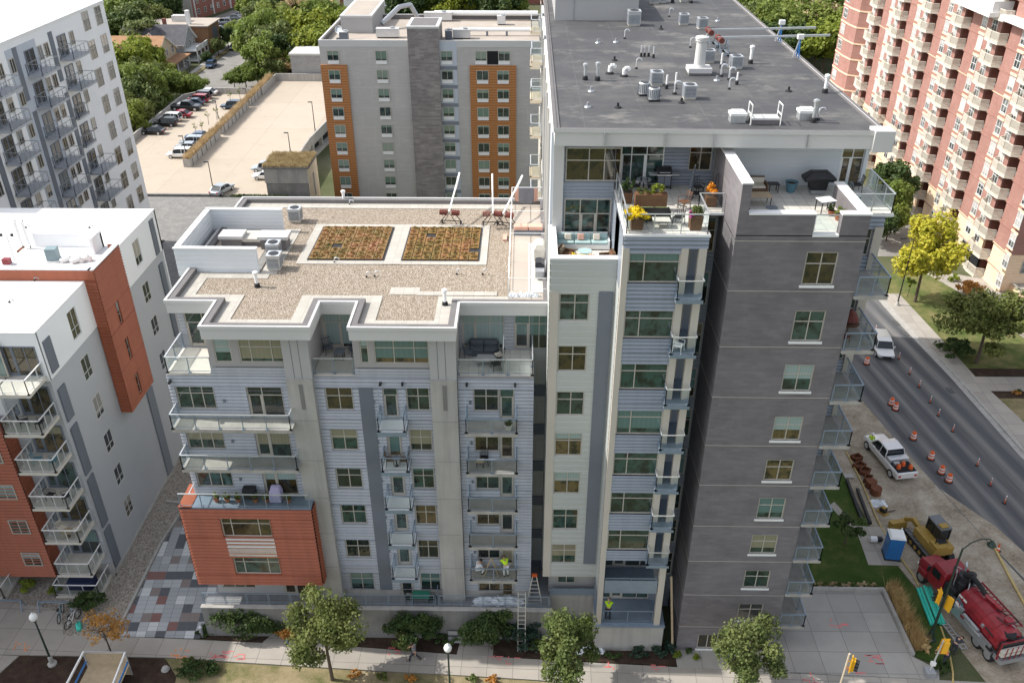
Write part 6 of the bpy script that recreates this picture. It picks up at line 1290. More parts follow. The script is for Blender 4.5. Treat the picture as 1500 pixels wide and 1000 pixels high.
# black and green pipes
for i,(a0,b0,l) in enumerate([((1241,703),(1263,762),'long black pipe on the lawn, left one'),((1256,716),(1275,766),'shorter black pipe on the lawn, right one')]):
    p0,p1=G(*a0,.25),G(*b0,.25); a=MB(); a.tube(p0,p1,.15,'black_metal',n=12); tag(a.build('pipe',off=tuple(p0)),l,'pipe',group='black pipes on the lawn')
p0,p1=G(1344,862,.15),G(1364,915,.15)
for i in range(5):
    dx=.24*i; a=MB(); a.tube((p0.x+dx*.98,p0.y+dx*.12,.2+(.18 if i==2 else 0)),(p1.x+dx*.98+.0,p1.y+dx*.12,.2+(.18 if i==2 else 0)),.11,'green_pipe',n=12); tag(a.build('pipe',off=(p0.x+dx,p0.y,.1)),'green pipe in the bundle by the truck, %s'%['leftmost','second from left','raised middle one','second from right','rightmost'][i],'pipe',group='green pipes in a bundle')
# manhole rings and rusty frames
for i,(u,v) in enumerate([(1275,712),(1282,722)]):
    p=G(u,v,.03); a=MB(); n=20
    a.lathe([(.48,0),(.46,.62),(.38,.64),(.34,.62)],(0,0,0),'rust',n); a.lathe([(.34,.6),(.33,.3)],(0,0,.01),'dark_void',n); tag(a.build('manhole_ring',off=(0,0,0),loc=(p.x,p.y,.016)),['rusty manhole ring, farther of two','rusty manhole ring, nearer of two, by the plastic sheet'][i],'manhole ring',group='rusty manhole rings')
for i,(u,v,s_) in enumerate([(1254,672,.9),(1258,684,1.0),(1266,692,1.0),(1271,703,.9),(1261,690,.5)]):
    p=G(u,v,.03); a=MB(); w_=.5*s_
    for x0,x1,y0,y1 in ((-w_,w_,-w_*.7,-w_*.55),(-w_,w_,w_*.55,w_*.7),(-w_,-w_+.12,-w_*.7,w_*.7),(w_-.12,w_,-w_*.7,w_*.7)): a.box(x0,x1,y0,y1,0,.4 if i<4 else .15,'rust')
    if i<3: a.box(-w_*.7,w_*.7,-w_*.3,w_*.3,.05,.14,'rust'); 
    tag(a.build('casting_frame',off=(0,0,0),loc=(p.x,p.y,.016),rz=R(20+i*13)),'rusty cast frame on the dirt, %s'%['farthest from the camera','second farthest','below the second','next to the manhole rings','small flat one'][i],'cast frame',group='rusty cast frames')
p=G(1286,737,.05); t=thing('plastic_sheet','crumpled white plastic sheet beside the manhole rings','plastic sheet',(p.x,p.y,.02)); a=MB()
def crumple(a,rx,ry,h,m,n=9,rg=rn):
    pts=[[(rx*(2*i/n-1)*rg.uniform(.8,1),ry*(2*j/n-1)*rg.uniform(.8,1),h*rg.uniform(0,1)*(1-abs(2*i/n-1)**3)*(1-abs(2*j/n-1)**3)+.01) for i in range(n+1)] for j in range(n+1)]
    for j in range(n):
        for i in range(n): a.face([pts[j][i],pts[j][i+1],pts[j+1][i+1],pts[j+1][i]],m)
crumple(a,.75,.5,.45,'plastic_sheet'); a.build('sheet',t,loc=(0,0,0))
p=G(1293,750,.05); t=thing('plate_compactor','small yellow plate compactor next to the plastic sheet','plate compactor',(p.x,p.y,.02),R(30)); a=MB(); a.box(-.3,.3,-.4,.4,0,.12,'machine_yellow'); a.box(-.2,.2,-.25,.25,.15,.5,'black_metal'); a.box(-.15,.15,-.15,.15,.5,.6,'machine_yellow'); a.build('engine',t,loc=(0,0,0)); a=MB(); a.path([(-.2,-.3,.3),(-.2,-.9,.9),(.2,-.9,.9),(.2,-.3,.3)],.03,'black_metal'); a.build('handle',t,loc=(0,0,0))
p=G(1243,697,.1); a=MB(); a.box(-.4,.4,-.25,.25,0,.05,'concrete'); tag(a.build('utility_cover',off=(0,0,0),loc=(p.x,p.y,.1)),'pale utility cover on the lawn beside the erosion sock','utility cover')
# crawler machine
p0=G(1338,800,0); M1=thing('crawler_excavator','yellow tracked machine with its cab and arm, behind the red truck','crawler excavator',(31.9,50.4,.016),R(12)); M1.scale=(.9,.9,.9)
def track(x,s_=1):
    a=MB(); n=7; L_=1.65; rr=.42; pts=[]
    for k in range(n+1): an=-math.pi/2+math.pi*k/n; pts.append((L_+math.cos(an)*rr,rr+math.sin(an)*rr))
    for k in range(n+1): an=math.pi/2+math.pi*k/n; pts.append((-L_+math.cos(an)*rr,rr+math.sin(an)*rr))
    loft(a,[[(x-.27,y,z) for y,z in pts],[(x+.27,y,z) for y,z in pts]],'black_rubber')
    for k in range(22): y=-L_+k*2*L_/21; a.box(x-.29,x+.29,y-.03,y+.03,2*rr,2*rr+.04,'steel'); a.box(x-.29,x+.29,y-.03,y+.03,-.0,.03,'steel')
    for k in range(5): a.tube((x-.29,-1.3+k*.65,.36),(x+.29,-1.3+k*.65,.36),.2,'machine_yellow',n=10)
    a.build('track',M1,loc=(0,0,0))
track(-.95); track(.95)
a=MB(); a.box(-.95,.95,-1.9,1.0,.95,1.75,'machine_yellow'); a.box(-.9,.2,-2.0,-1.0,1.75,2.05,'machine_yellow'); a.tube((0,0,.6),(0,0,1),.6,'steel',n=16); a.box(-.4,.4,-1.6,-1.1,2.05,2.15,'black_metal'); a.tube((-.6,-1.4,2.0),(-.6,-1.4,2.6),.06,'black_metal'); a.build('house',M1,loc=(0,0,0),bevel=.05)
a=MB(); a.prism([(.0,-.9),(.95,-.9),(.95,.75),(.0,.75)],1.75,2.9,'car_glass'); a.build('cab_glass',M1,loc=(0,0,0)); a=MB()
for x in (-.02,.95):
    for y in (-.92,.0,.77): a.box(x-.03,x+.05,y-.05,y+.03,1.75,2.95,'black_metal')
a.box(-.06,1.02,-.98,.84,2.9,3.02,'car_gray'); a.box(.1,.8,-.8,-.3,3.02,3.12,'machine_yellow'); a.build('cab_frame',M1,loc=(0,0,0))
a=MB(); a.bar((-.35,.9,1.4),(-.45,2.0,1.7),.32,.42,'machine_yellow'); a.bar((-.45,1.9,1.7),(-.7,2.6,1.2),.26,.34,'machine_yellow'); a.bar((-.3,.9,1.2),(-.4,1.7,1.5),.1,.1,'steel'); a.build('boom',M1,loc=(0,0,0))
a=MB(); loft(a,[[(-2.0,2.3,.2),(-2.0,2.9,.2),(-2.0,3.0,.9),(-2.0,2.4,1.0)],[(-.5,2.3,.2),(-.5,2.9,.2),(-.5,3.0,.9),(-.5,2.4,1.0)]],'machine_yellow'); a.build('bucket',M1,loc=(0,0,0),bevel=.04)
# vacuum truck
V=thing('vacuum_truck','big dark red vacuum tank truck with a black intake hose on its top','tank truck',(32.05,42.9,.016),R(14)); V.scale=(.9,.93,.93)
a=MB(); a.box(-.45,.45,-4.2,4.6,.75,1.05,'black_metal'); a.build('chassis',V,loc=(0,0,0))
a=MB(); secs=[]
for y,zt,wd in ((2.5,2.75,1.12),(2.55,2.95,1.18),(3.9,2.95,1.18),(4.25,2.1,1.12),(4.3,2.05,.95),(5.6,1.75,.85),(5.75,1.5,.75)): secs.append([(-wd,y,.9),(wd,y,.9),(wd,y,zt-.25),(wd*.85,y,zt),(-wd*.85,y,zt),(-wd,y,zt-.25)])
loft(a,secs,'truck_red'); a.box(-1.2,1.2,4.3,5.2,.75,1.25,'truck_red'); a.build('cab',V,loc=(0,0,0),bevel=.07)
a=MB(); a.face([(-.95,4.275,2.12),(.95,4.275,2.12),(.9,3.98,2.8),(-.9,3.98,2.8)],'car_glass'); 
for s_ in (-1,1): a.box(s_*1.185,s_*1.2,2.9,3.8,1.9,2.6,'car_glass')
a.build('cab_glass',V,loc=(0,0,0))
a=MB(); 
for s_ in (-1,1): a.box(s_*1.2,s_*1.45,4.0,4.1,1.9,2.4,'black_metal')
a.build('mirror',V,loc=(0,0,0))
for s_ in (-1,1): a=MB(); a.box(s_*.6,s_*.85,5.6,5.75,1.0,1.2,'headlight'); a.build('headlight',V,loc=(0,0,0))
a=MB(); prof=[(-3.6,.0),(-3.58,.85),(-3.35,1.12),(.9,1.12),(1.15,.8),(1.18,0)]; ring_=[]
for y,r in prof: ring_.append([(math.cos(t*math.pi/10)*max(r,.01),y,1.95+math.sin(t*math.pi/10)*max(r,.01)) for t in range(20)])
loft(a,ring_,'truck_red'); 
for y in (-2.6,-1.5,-.4,.5): 
    for t in range(20): a.bar((math.cos(t*math.pi/10)*1.14,y,1.95+math.sin(t*math.pi/10)*1.14),(math.cos((t+1)*math.pi/10)*1.14,y,1.95+math.sin((t+1)*math.pi/10)*1.14),.08,.05,'truck_red')
a.build('tank',V,loc=(0,0,0),smooth=False)
a=MB(); a.face([(-1.16,.1,1.5),(-1.16,.95,1.5),(-1.0,.95,2.55),(-1.0,.1,2.55)],'blue_plastic' if 0 else 'white_plastic'); a.bar((-1.17,.15,2.0),(-1.10,.9,2.2),.01,.3,'teal_paint'); a.build('emblem_panel',V,loc=(0,0,0))
a=MB(); a.tube((0,1.9,2.3),(0,1.9,3.3),.55,'black_metal',.45,n=14); a.tube((-.5,1.5,1.2),(-.5,1.5,3.0),.3,'black_metal',n=12); a.tube((.95,2.1,1.1),(.95,2.1,3.0),.32,'black_metal',n=12); a.path([(.3,2.3,3.0),(.3,2.3,3.7),(.5,2.6,3.9)],.09,'steel',8); a.box(-1.1,1.1,1.3,2.4,1.0,2.3,'black_metal'); a.build('blower',V,loc=(0,0,0))
a=MB(); a.path([(0,1.9,3.3),(.05,1.3,3.75),(.1,.5,3.6),(.15,-.2,3.35)],.19,'black_rubber',12); a.path([(.15,-.2,3.35),(.4,-.9,3.2),(.5,-1.6,3.15)],.17,'truck_red',12); a.build('intake_hose',V,loc=(0,0,0))
a=MB(); 
for x in (.78,1.3): a.bar((x,1.4,2.75),(x,-2.9,2.75),.09,.12,'truck_red')
for k in range(13): a.bar((.78,1.4-k*.35,2.78),(1.3,1.25-k*.35,2.78),.06,.06,'truck_red')
a.build('ladder_rack',V,loc=(0,0,0))
a=MB()
for s_ in (-1,1):
    a.box(s_*.85,s_*1.3,-3.4,1.2,.75,1.15,'steel'); 
a.box(-1.32,-1.15,-3.2,.9,1.15,1.6,'steel'); a.tube((-1.35,-.3,1.75),(-1.35,-1.9,1.75),.14,'steel',n=10); a.tube((-1.35,-.5,1.45),(-1.35,-2.2,1.45),.12,'steel',n=10); a.build('side_lockers',V,loc=(0,0,0))
a=MB(); a.box(-1.15,1.15,-4.3,-3.5,.8,1.2,'steel'); a.box(-1.2,1.2,-4.2,-3.9,1.5,1.75,'stone_base'); a.box(-1.2,1.2,-4.2,-3.9,1.85,2.05,'stone_base')
for x in (-.9,-.45,0,.45,.9): a.bar((x,-4.22,.8),(x,-4.22,2.4),.05,.05,'truck_red')
a.bar((-1.2,-3.9,2.6),(1.2,-3.9,2.6),.1,.1,'truck_red'); a.bar((-1.2,-3.9,1),(-1.2,-3.9,2.6),.1,.1,'truck_red'); a.bar((1.2,-3.9,1),(1.2,-3.9,2.6),.1,.1,'truck_red'); a.build('rear_rack',V,loc=(0,0,0))
a=MB(); a.lathe([(.35,0),(.35,.25),(.2,.32)],(0.3,-2.6,3.05),'truck_red',14); a.path([(-.3,-2.0,3.1),(-.3,-2.9,3.3),(.8,-2.9,3.3),(.9,-2.0,3.1)],.04,'black_metal'); a.build('top_hatch',V,loc=(0,0,0))
a=MB(); rg=random.Random(4)
for k in range(34):
    s_=rg.choice((-1,1)); y=rg.uniform(-3.6,2.2); x=s_*rg.uniform(.75,1.3); z=rg.uniform(1.1,2.4)
    if k%3==0: a.tube((x,y,z),(x+rg.uniform(-.1,.1),y+rg.uniform(.4,1.3),z+rg.uniform(-.1,.1)),rg.uniform(.03,.08),rg.choice(('black_metal','steel','truck_red')),n=7)
    elif k%3==1: a.box(x-.1,x+.1,y,y+rg.uniform(.2,.5),z-.12,z+.12,rg.choice(('black_metal','steel','truck_red','truck_red')))
    else: a.path([(x,y,z),(x*.8,y+.2,z+.5),(x*.4,y+.5,3.12),(x*.1,y+.8,3.15)],.04,rg.choice(('black_rubber','steel')),6)
a.build('pipework',V,loc=(0,0,0))
a=MB(); a.lathe([(.42,0),(.42,.25)],(-.2,-3.4,2.7),'black_rubber',14); a.build('hose_reel',V,loc=(0,0,0)); a=MB(); a.box(-1.1,1.1,-3.85,-3.6,1.0,2.5,'black_metal'); a.build('tank_door',V,loc=(0,0,0))
for y in (4.7,-1.9,-3.1): 
    for s_ in (-1,1): wheel(V,s_*1.0,y,.52,.34,'steel')
# things lying by the truck
def obj1(nm,lb,cat,u,v,z,fn,rz=0,group=None): p=G(u,v,z); t=thing(nm,lb,cat,(p.x,p.y,z),R(rz),group); fn(t); return t
def f_(t): a=MB(); [a.bar((x,-1.6,.1),(x,1.6,.1),.06,.08,'alum') for x in (-.2,.2)]; [a.bar((-.2,-1.5+k*.3,.1),(.2,-1.5+k*.3,.1),.04,.04,'alum') for k in range(11)]; a.build('rails',t,loc=(0,0,0))
obj1('ladder','aluminium ladder lying on the ground by the red truck','ladder',1392,925,.05,f_,12)
# ================= people =================
def person(label,x,y,z,rz,shirt,pants,pose,hat=None,hatcol='white_plastic',hair='hair',name='person',sc=1):
    """pose: dict of joints in metres, body facing +y"""
    t=thing(name,label,'person',(x,y,z),rz); J=dict(pel=(0,0,.92),ch=(0,.0,1.30),neck=(0,.02,1.47),head=(0,.05,1.62),ls=(-.19,0,1.40),rs=(.19,0,1.40),le=(-.26,.03,1.12),re=(.26,.03,1.12),lw=(-.28,.15,.90),rw=(.28,.15,.90),lh=(-.09,0,.88),rh=(.09,0,.88),lk=(-.10,.03,.48),rk=(.10,.03,.48),la=(-.10,-.02,.08),ra=(.10,-.02,.08)); J.update(pose)
    def skin(nm,chain,m,rad,par):
        names=[]; 
        for a,b,*_ in chain:
            for n in (a,b):
                if n not in names: names.append(n)
        me=bpy.data.meshes.new(nm); me.from_pydata([J[n] for n in names],[(names.index(a),names.index(b)) for a,b in chain],[]); ob=bpy.data.objects.new(nm,me); scene.collection.objects.link(ob); ob.parent=par; me.materials.append(MT[m])
        s=ob.modifiers.new('skin','SKIN'); s.use_smooth_shade=True; sv=me.skin_vertices[0].data
        for i,n in enumerate(names): sv[i].radius=(rad[n],rad[n])
        sv[0].use_root=True; su=ob.modifiers.new('sub','SUBSURF'); su.levels=1; su.render_levels=2; return ob
    lt,rt_=[(J[s+'a'][0],J[s+'a'][1]+.17,J[s+'a'][2]-.03) for s in 'lr']; J['lt']=lt; J['rt']=rt_
    J['jaw']=tuple((J['neck'][i]*.3+J['head'][i]*.7) for i in range(3))
    body=skin('body',[('pel','ch'),('ch','neck'),('neck','jaw'),('jaw','head'),('ch','ls'),('ls','le'),('le','lw'),('ch','rs'),('rs','re'),('re','rw'),('pel','lh'),('lh','lk'),('lk','la'),('la','lt'),('pel','rh'),('rh','rk'),('rk','ra'),('ra','rt')],'skin',dict(pel=.12,ch=.13,neck=.055,jaw=.075,head=.105,ls=.06,rs=.06,le=.042,re=.042,lw=.028,rw=.028,lh=.085,rh=.085,lk=.055,rk=.055,la=.04,ra=.04,lt=.035,rt=.035),t)
    J['hem']=tuple(J['pel'][i]*.85+J['ch'][i]*.15 for i in range(3)); J['lsl']=tuple(J['ls'][i]*.25+J['le'][i]*.75 for i in range(3)); J['rsl']=tuple(J['rs'][i]*.25+J['re'][i]*.75 for i in range(3)); J['col']=tuple(J['ch'][i]*.35+J['neck'][i]*.65 for i in range(3))
    skin('shirt',[('hem','ch'),('ch','col'),('ch','ls'),('ls','lsl'),('ch','rs'),('rs','rsl')],shirt,dict(hem=.15,ch=.16,col=.085,ls=.08,rs=.08,lsl=.065,rsl=.065),t)
    skin('trousers',[('hem','lh'),('lh','lk'),('lk','la'),('hem','rh'),('rh','rk'),('rk','ra')],pants,dict(hem=.14,lh=.105,rh=.105,lk=.075,rk=.075,la=.06,ra=.06),t)
    a=MB()
    for s,w_,e in (('l',J['lw'],J['le']),('r',J['rw'],J['re'])):
        w_=Vector(w_);d=(w_-Vector(e)).normalized(); sd_=d.orthogonal().normalized(); a.tube(w_,w_+d*.09,.03,'skin',.038,n=8)
        for k,(o,l) in enumerate(((-.028,.065),(-.01,.08),(.01,.075),(.028,.06))): b0=w_+d*.085+sd_*o; b1=b0+d*l*.6; a.tube(b0,b1,.0095,'skin',.009,n=5); a.tube(b1,b1+(d+sd_.cross(d)*.5).normalized()*l*.45,.009,'skin',.007,n=5)
        a.tube(w_+d*.03+sd_*.03,w_+d*.08+sd_*.065,.012,'skin',.009,n=5)
    a.build('hand',body,loc=(0,0,0))
    hd=Vector(J['head']); up=(hd-Vector(J['neck'])).normalized(); a=MB(); fw=Vector((0,1,0)); fw=(fw-up*fw.dot(up)).normalized(); sx=fw.cross(up)
    a.tube(hd+fw*.10,hd+fw*.125-up*.01,.018,'skin',.012,n=6); 
    for s_ in (-1,1): a.tube(hd+fw*.088+sx*.035*s_+up*.02,hd+fw*.1+sx*.035*s_+up*.02,.012,'dark_void',n=6); a.tube(hd+sx*.095*s_,hd+sx*.115*s_,.025,'skin',.018,n=6)
    a.bar(hd+fw*.1-up*.05-sx*.022,hd+fw*.1-up*.05+sx*.022,.012,.008,'rust'); a.build('face',body,loc=(0,0,0))
    a=MB(); n=12
    base=hd+up*.02; i0=[]
    prof=[(.128,0),(.126,.05),(.10,.10),(.05,.135),(.005,.145)] if hat else [(.112,-.02),(.116,.04),(.10,.085),(.06,.115),(.005,.125)]
    rings=[[tuple(base+up*z+(sx*math.cos(k*2*math.pi/n)+fw*math.sin(k*2*math.pi/n))*r) for k in range(n)] for r,z in prof]; 
    if hat: rings.insert(0,[tuple(base-up*.0+(sx*math.cos(k*2*math.pi/n)+fw*math.sin(k*2*math.pi/n))*(.155 if k not in (2,3,4) else .19)) for k in range(n)])
    loft(a,rings,hatcol if hat else hair); a.build('helmet' if hat else 'hair',t,loc=(0,0,0),smooth=True)
    for s_ in 'lr':
        b=MB(); p=Vector(J[s_+'a']); b.tube(p+Vector((0,-.07,-.045)),p+Vector((0,.2,-.045)),.05,'black_rubber',.045,n=8); b.build('shoe',t,loc=(0,0,0))
    return t
walk=dict(pel=(0,0,.93),ch=(0,.05,1.30),neck=(0,.09,1.47),head=(0,.13,1.62),lk=(-.1,.28,.52),la=(-.1,.38,.12),rk=(.1,-.05,.50),ra=(.1,-.38,.16),le=(-.24,-.15,1.15),lw=(-.24,-.12,.93),re=(.24,.22,1.17),rw=(.2,.40,1.05))
p=G(608,967,.1); person('pedestrian walking left along the sunlit sidewalk in a gray shirt and dark shorts',p.x,p.y,.1,R(85),'gray_cloth','dark_cloth',walk)
bend=dict(pel=(0,-.15,.95),ch=(0,.18,1.18),neck=(0,.32,1.24),head=(0,.44,1.22),ls=(-.2,.22,1.2),rs=(.2,.22,1.2),le=(-.28,.42,1.0),re=(.28,.42,1.0),lw=(-.18,.55,.85),rw=(.18,.55,.85),lk=(-.12,.0,.50),rk=(.12,.0,.50),lh=(-.1,-.15,.9),rh=(.1,-.15,.9),la=(-.13,-.08,.09),ra=(.13,-.08,.09))
sit=dict(pel=(0,0,.45),ch=(0,.12,.80),neck=(0,.2,.95),head=(0,.27,1.08),ls=(-.19,.14,.88),rs=(.19,.14,.88),le=(-.3,.3,.66),re=(.3,.3,.66),lw=(-.15,.5,.6),rw=(.15,.5,.6),lh=(-.1,.03,.42),rh=(.1,.03,.42),lk=(-.22,.4,.55),rk=(.22,.4,.55),la=(-.2,.25,.09),ra=(.2,.25,.09))
person('balcony worker in white crouching at the left end of the workers\' balcony',-2.95,41.65,5.76,R(-60),'white_cloth','white_cloth',sit)
person('balcony worker in a neon yellow shirt and white trousers bending over the floor',-1.05,41.55,5.76,R(20),'neon_vest','white_cloth',bend)
person('worker in a neon vest and white hard hat on the lowest loggia balcony',5.9,40.75,2.72,R(-10),'neon_vest','dark_cloth',bend,hat=1)
p=G(1273,657,.0); person('worker in a neon vest and hard hat standing by the front of the white pickup',p.x+.0,p.y,.016,R(-30),'neon_vest','dark_cloth',{},hat=1)
p=G(1396,955,.0); person('worker in dark clothes bending beside the red truck',p.x,p.y,.016,R(-60),'dark_cloth','dark_cloth',bend)
p=G(1385,970,.1); person('worker in an orange top and hard hat at the corner by the signal stand',p.x-.2,p.y,.05,R(60),'drum_orange','dark_cloth',bend,hat=1,hatcol='sign_yellow')
# worker things on that balcony
t=thing('work_trestle','folding wooden trestle standing on the workers\' balcony','trestle',(-2.0,41.6,5.76)); a=MB(); 
for s_ in (-1,1): a.bar((s_*.5,-.25,0),(0,0,1.5),.05,.05,'pale_wood'); a.bar((s_*.5,.25,0),(0,0,1.5),.05,.05,'pale_wood')
a.bar((-.33,0,.5),(.33,0,.5),.04,.04,'pale_wood'); a.build('leg_frame',t,loc=(0,0,0)); a=MB(); a.box(-.45,.45,-.15,.15,.02,.22,'gray_cloth'); a.build('tool_bag',t,loc=(0,0,0))
# ladder and cover on the terrace
t=thing('extension_ladder','aluminium extension ladder leaning against the concrete retaining wall','ladder',(.05,40.0,.1)); a=MB()
for x in (-.25,.25): a.bar((x,0,0),(x,1.05,4.6),.05,.09,'alum')
for k in range(14): f=(k+.5)/14; a.bar((-.25,1.05*f,4.6*f),(.25,1.05*f,4.6*f),.04,.04,'alum')
a.build('rails',t,loc=(0,0,0))
t=thing('step_ladder','tall step ladder standing open on the terrace behind the extension ladder','step ladder',(.9,41.95,2.73)); a=MB()
for s_ in (-1,1): a.bar((s_*.55,-.3,0),(s_*.12,0,2.6),.05,.07,'alum'); a.bar((s_*.5,.4,0),(s_*.12,.05,2.6),.04,.05,'alum')
for k in range(7): f=(k+.6)/8; w_=.55-.43*f; a.bar((-w_,-.3+.3*f,2.6*f),(w_,-.3+.3*f,2.6*f),.06,.03,'alum')
a.build('frame',t,loc=(0,0,0)); a=MB(); a.box(-.18,.18,-.1,.15,2.58,2.64,'drum_orange'); a.build('top_cap',t,loc=(0,0,0))
t=thing('plastic_sheet','large clear plastic sheet spread over things on the terrace','plastic sheet',(-1.6,41.9,2.75)); a=MB(); crumple(a,1.9,.4,.7,'plastic_sheet',14); a.build('sheet',t,loc=(0,0,0))
# leaning board, sacks
t=thing('timber_board','long pale board leaning in the gap beside the brick wall','board',(10.1,40.1,0)); a=MB(); a.bar((.35,0,.1),(-.25,.7,6.6),.14,.05,'pale_wood'); a.build('board',t,loc=(0,0,0))
for i,(u,v,s_) in enumerate([(878,953,.45),(858,945,.5),(850,956,.35)]):
    p=G(u,v,.11); t=thing('sack',['white sack nearest the base block, right one','gray-white sack behind the street tree','small white sack in front of the other two'][i],'sack',(p.x,p.y,.11),group='sacks on the planting bed'); a=MB(); crumple(a,s_,s_*.7,.5,'plastic_sheet',7); a.build('sheet',t,loc=(0,0,0))
# bench, bike racks, bikes
p=G(662,922,.12)
t=thing('bench','plain gray wooden bench at the end of the short path','bench',(-4.2,40.55,.12)); a=MB(); [a.box(-.85,.85,-.28+k*.13,-.18+k*.13,.42,.46,'gray_panel') for k in range(4)]; a.build('seat',t,loc=(0,0,0)); a=MB(); [a.box(-.85,.85,.26,.3,.55+k*.13,.65+k*.13,'gray_panel') for k in range(3)]; a.build('backrest',t,loc=(0,0,0))
for x in (-.7,.7): a=MB(); a.box(x-.04,x+.04,-.25,.3,0,.42,'steel'); a.build('leg',t,loc=(0,0,0))
def rack(x,y,l,w_=1.9,rz=0):
    t=thing('bike_rack',l,'bike rack',(x,y,.11),rz); a=MB(); a.bar((-w_/2,0,.85),(w_/2,0,.85),.1,.1,'blue_steel'); a.build('top_rail',t,loc=(0,0,0))
    for s_ in (-1,1): a=MB(); a.bar((s_*w_/2,-.3,0),(s_*w_/2,0,.85),.07,.07,'blue_steel'); a.bar((s_*w_/2,.3,0),(s_*w_/2,0,.85),.07,.07,'blue_steel'); a.build('leg',t,loc=(0,0,0))
rack(-15.3,40.75,'blue-gray bike rack on the small pad by the long railing'); rack(-33.6,43.1,'blue-gray bike rack with two bicycles on the left pavement',2.4); rack(-37.3,43.2,'empty blue-gray bike rack at the left edge',2.4)
def bike(x,y,rz,col,l):
    t=thing('bicycle',l,'bicycle',(x,y,.11),rz)
    for yy in (-.52,.52):
        a=MB(); n=16
        for k in range(n): a.bar((0,yy+math.cos(k*2*math.pi/n)*.33,.34+math.sin(k*2*math.pi/n)*.33),(0,yy+math.cos((k+1)*2*math.pi/n)*.33,.34+math.sin((k+1)*2*math.pi/n)*.33),.045,.045,'black_rubber')
        for k in range(6): a.bar((0,yy,.34),(0,yy+math.cos(k*math.pi/3)*.31,.34+math.sin(k*math.pi/3)*.31),.008,.008,'steel')
        a.build('wheel',t,loc=(0,0,0))
    a=MB(); a.path([(0,-.52,.34),(0,-.08,.32),(0,.35,.78),(0,-.2,.82),(0,-.08,.32)],.022,col); a.path([(0,-.52,.34),(0,-.2,.82)],.018,col); a.path([(0,.35,.82),(0,.52,.34)],.022,col); a.build('frame',t,loc=(0,0,0)); a=MB(); a.bar((0,-.33,.92),(0,-.08,.93),.13,.05,'black_rubber'); a.build('saddle',t,loc=(0,0,0)); a=MB(); a.path([(-.28,.3,1.0),(0,.36,.97),(.28,.3,1.0)],.018,'steel'); a.build('handlebar',t,loc=(0,0,0))
bike(-33.0,42.5,R(12),'teal_paint','blue bicycle locked at the left bike rack, left of two'); bike(-31.9,42.0,R(-14),'white_paint','white bicycle locked at the left bike rack, right of two')
t=thing('scooter','green wheeled bag lying beside the white bicycle','bag',(-31.35,41.6,.11),R(25)); a=MB(); loft(a,[[(-.15,-.4,0),(.15,-.4,0),(.12,-.4,.22),(-.12,-.4,.22)],[(-.2,0,0),(.2,0,0),(.17,0,.34),(-.17,0,.34)],[(-.13,.4,0),(.13,.4,0),(.1,.4,.2),(-.1,.4,.2)]],'leaf_blue' if 0 else 'green_pipe'); a.build('bag_body',t,loc=(0,0,0),bevel=.04); a=MB(); a.path([(-.1,.3,.3),(0,0,.45),(.1,-.3,.3)],.015,'black_metal'); a.build('handle',t,loc=(0,0,0)); t.name='wheeled_bag'
# bollards, open crate at the bottom edge
p=G(300,895,1.0)
t=thing('standpipe','gray standpipe at the corner of the terrace railing','standpipe',(-22.3,40.9,.1)); a=MB(); a.tube((0,0,0),(0,0,.9),.1,'steel',n=10); a.lathe([(.14,0),(.14,.12),(.06,.2)],(0,0,.9),'alum',10); a.build('pipe',t,loc=(0,0,0)); a=MB(); a.tube((0,0,.7),(0,-.22,.7),.07,'alum',n=8); a.build('outlet',t,loc=(0,0,0))
t=thing('site_box','open-topped tan plywood box with white and blue side rails, bottom left edge','box',(-27.4,36.4,0)); a=MB(); a.box(-1.35,1.35,1.3,1.4,0,2.2,'pale_wood'); a.box(-1.35,1.35,-1.5,1.3,.9,.95,'pale_wood'); a.build('panel',t,loc=(0,0,0))
for s_ in (-1,1): a=MB(); a.bar((s_*1.38,1.35,2.25),(s_*1.5,-1.6,2.0),.1,.14,'white_paint'); a.bar((s_*1.38,1.3,0),(s_*1.38,1.3,2.2),.08,.08,'alum'); a.bar((s_*1.38,1.3,1.4),(s_*1.45,-1.6,1.2),.08,.1,'blue_plastic'); a.build('side_rail',t,loc=(0,0,0))
a=MB(); a.bar((-1.4,1.35,2.24),(1.4,1.35,2.24),.1,.08,'alum'); a.build('top_rail',t,loc=(0,0,0))
t=thing('dumpster','small dark green dumpster on the lawn by the brown brick building','dumpster',(G(612,350,-3).x if 0 else G(190+612/4.839,350/4.839,-3).x,G(190+612/4.839,350/4.839,-3).y,-2.9)); a=MB(); loft(a,[[(-1.2,-.8,.2),(1.2,-.8,.2),(1.2,.8,.2),(-1.2,.8,.2)],[(-1.4,-.9,1.6),(1.4,-.9,1.6),(1.4,.9,1.6),(-1.4,.9,1.6)]],'dark_green'); a.build('bin',t,loc=(0,0,0)); a=MB(); a.box(-1.45,1.45,-.95,.95,1.6,1.75,'black_rubber'); a.build('lid',t,loc=(0,0,0))
for i,(u,v) in enumerate([(243,981),(248,985)]): 
    p=G(u,v,.09)
    if i==0: a=MB(); a.lathe([(.22,0),(.3,.12),(.2,.3),(.05,.36)],(0,0,0),'concrete',9); tag(a.build('boulder',off=(0,0,0),loc=(p.x,p.y,.08)),'small gray stone in the mulch by the pale weeds','boulder')
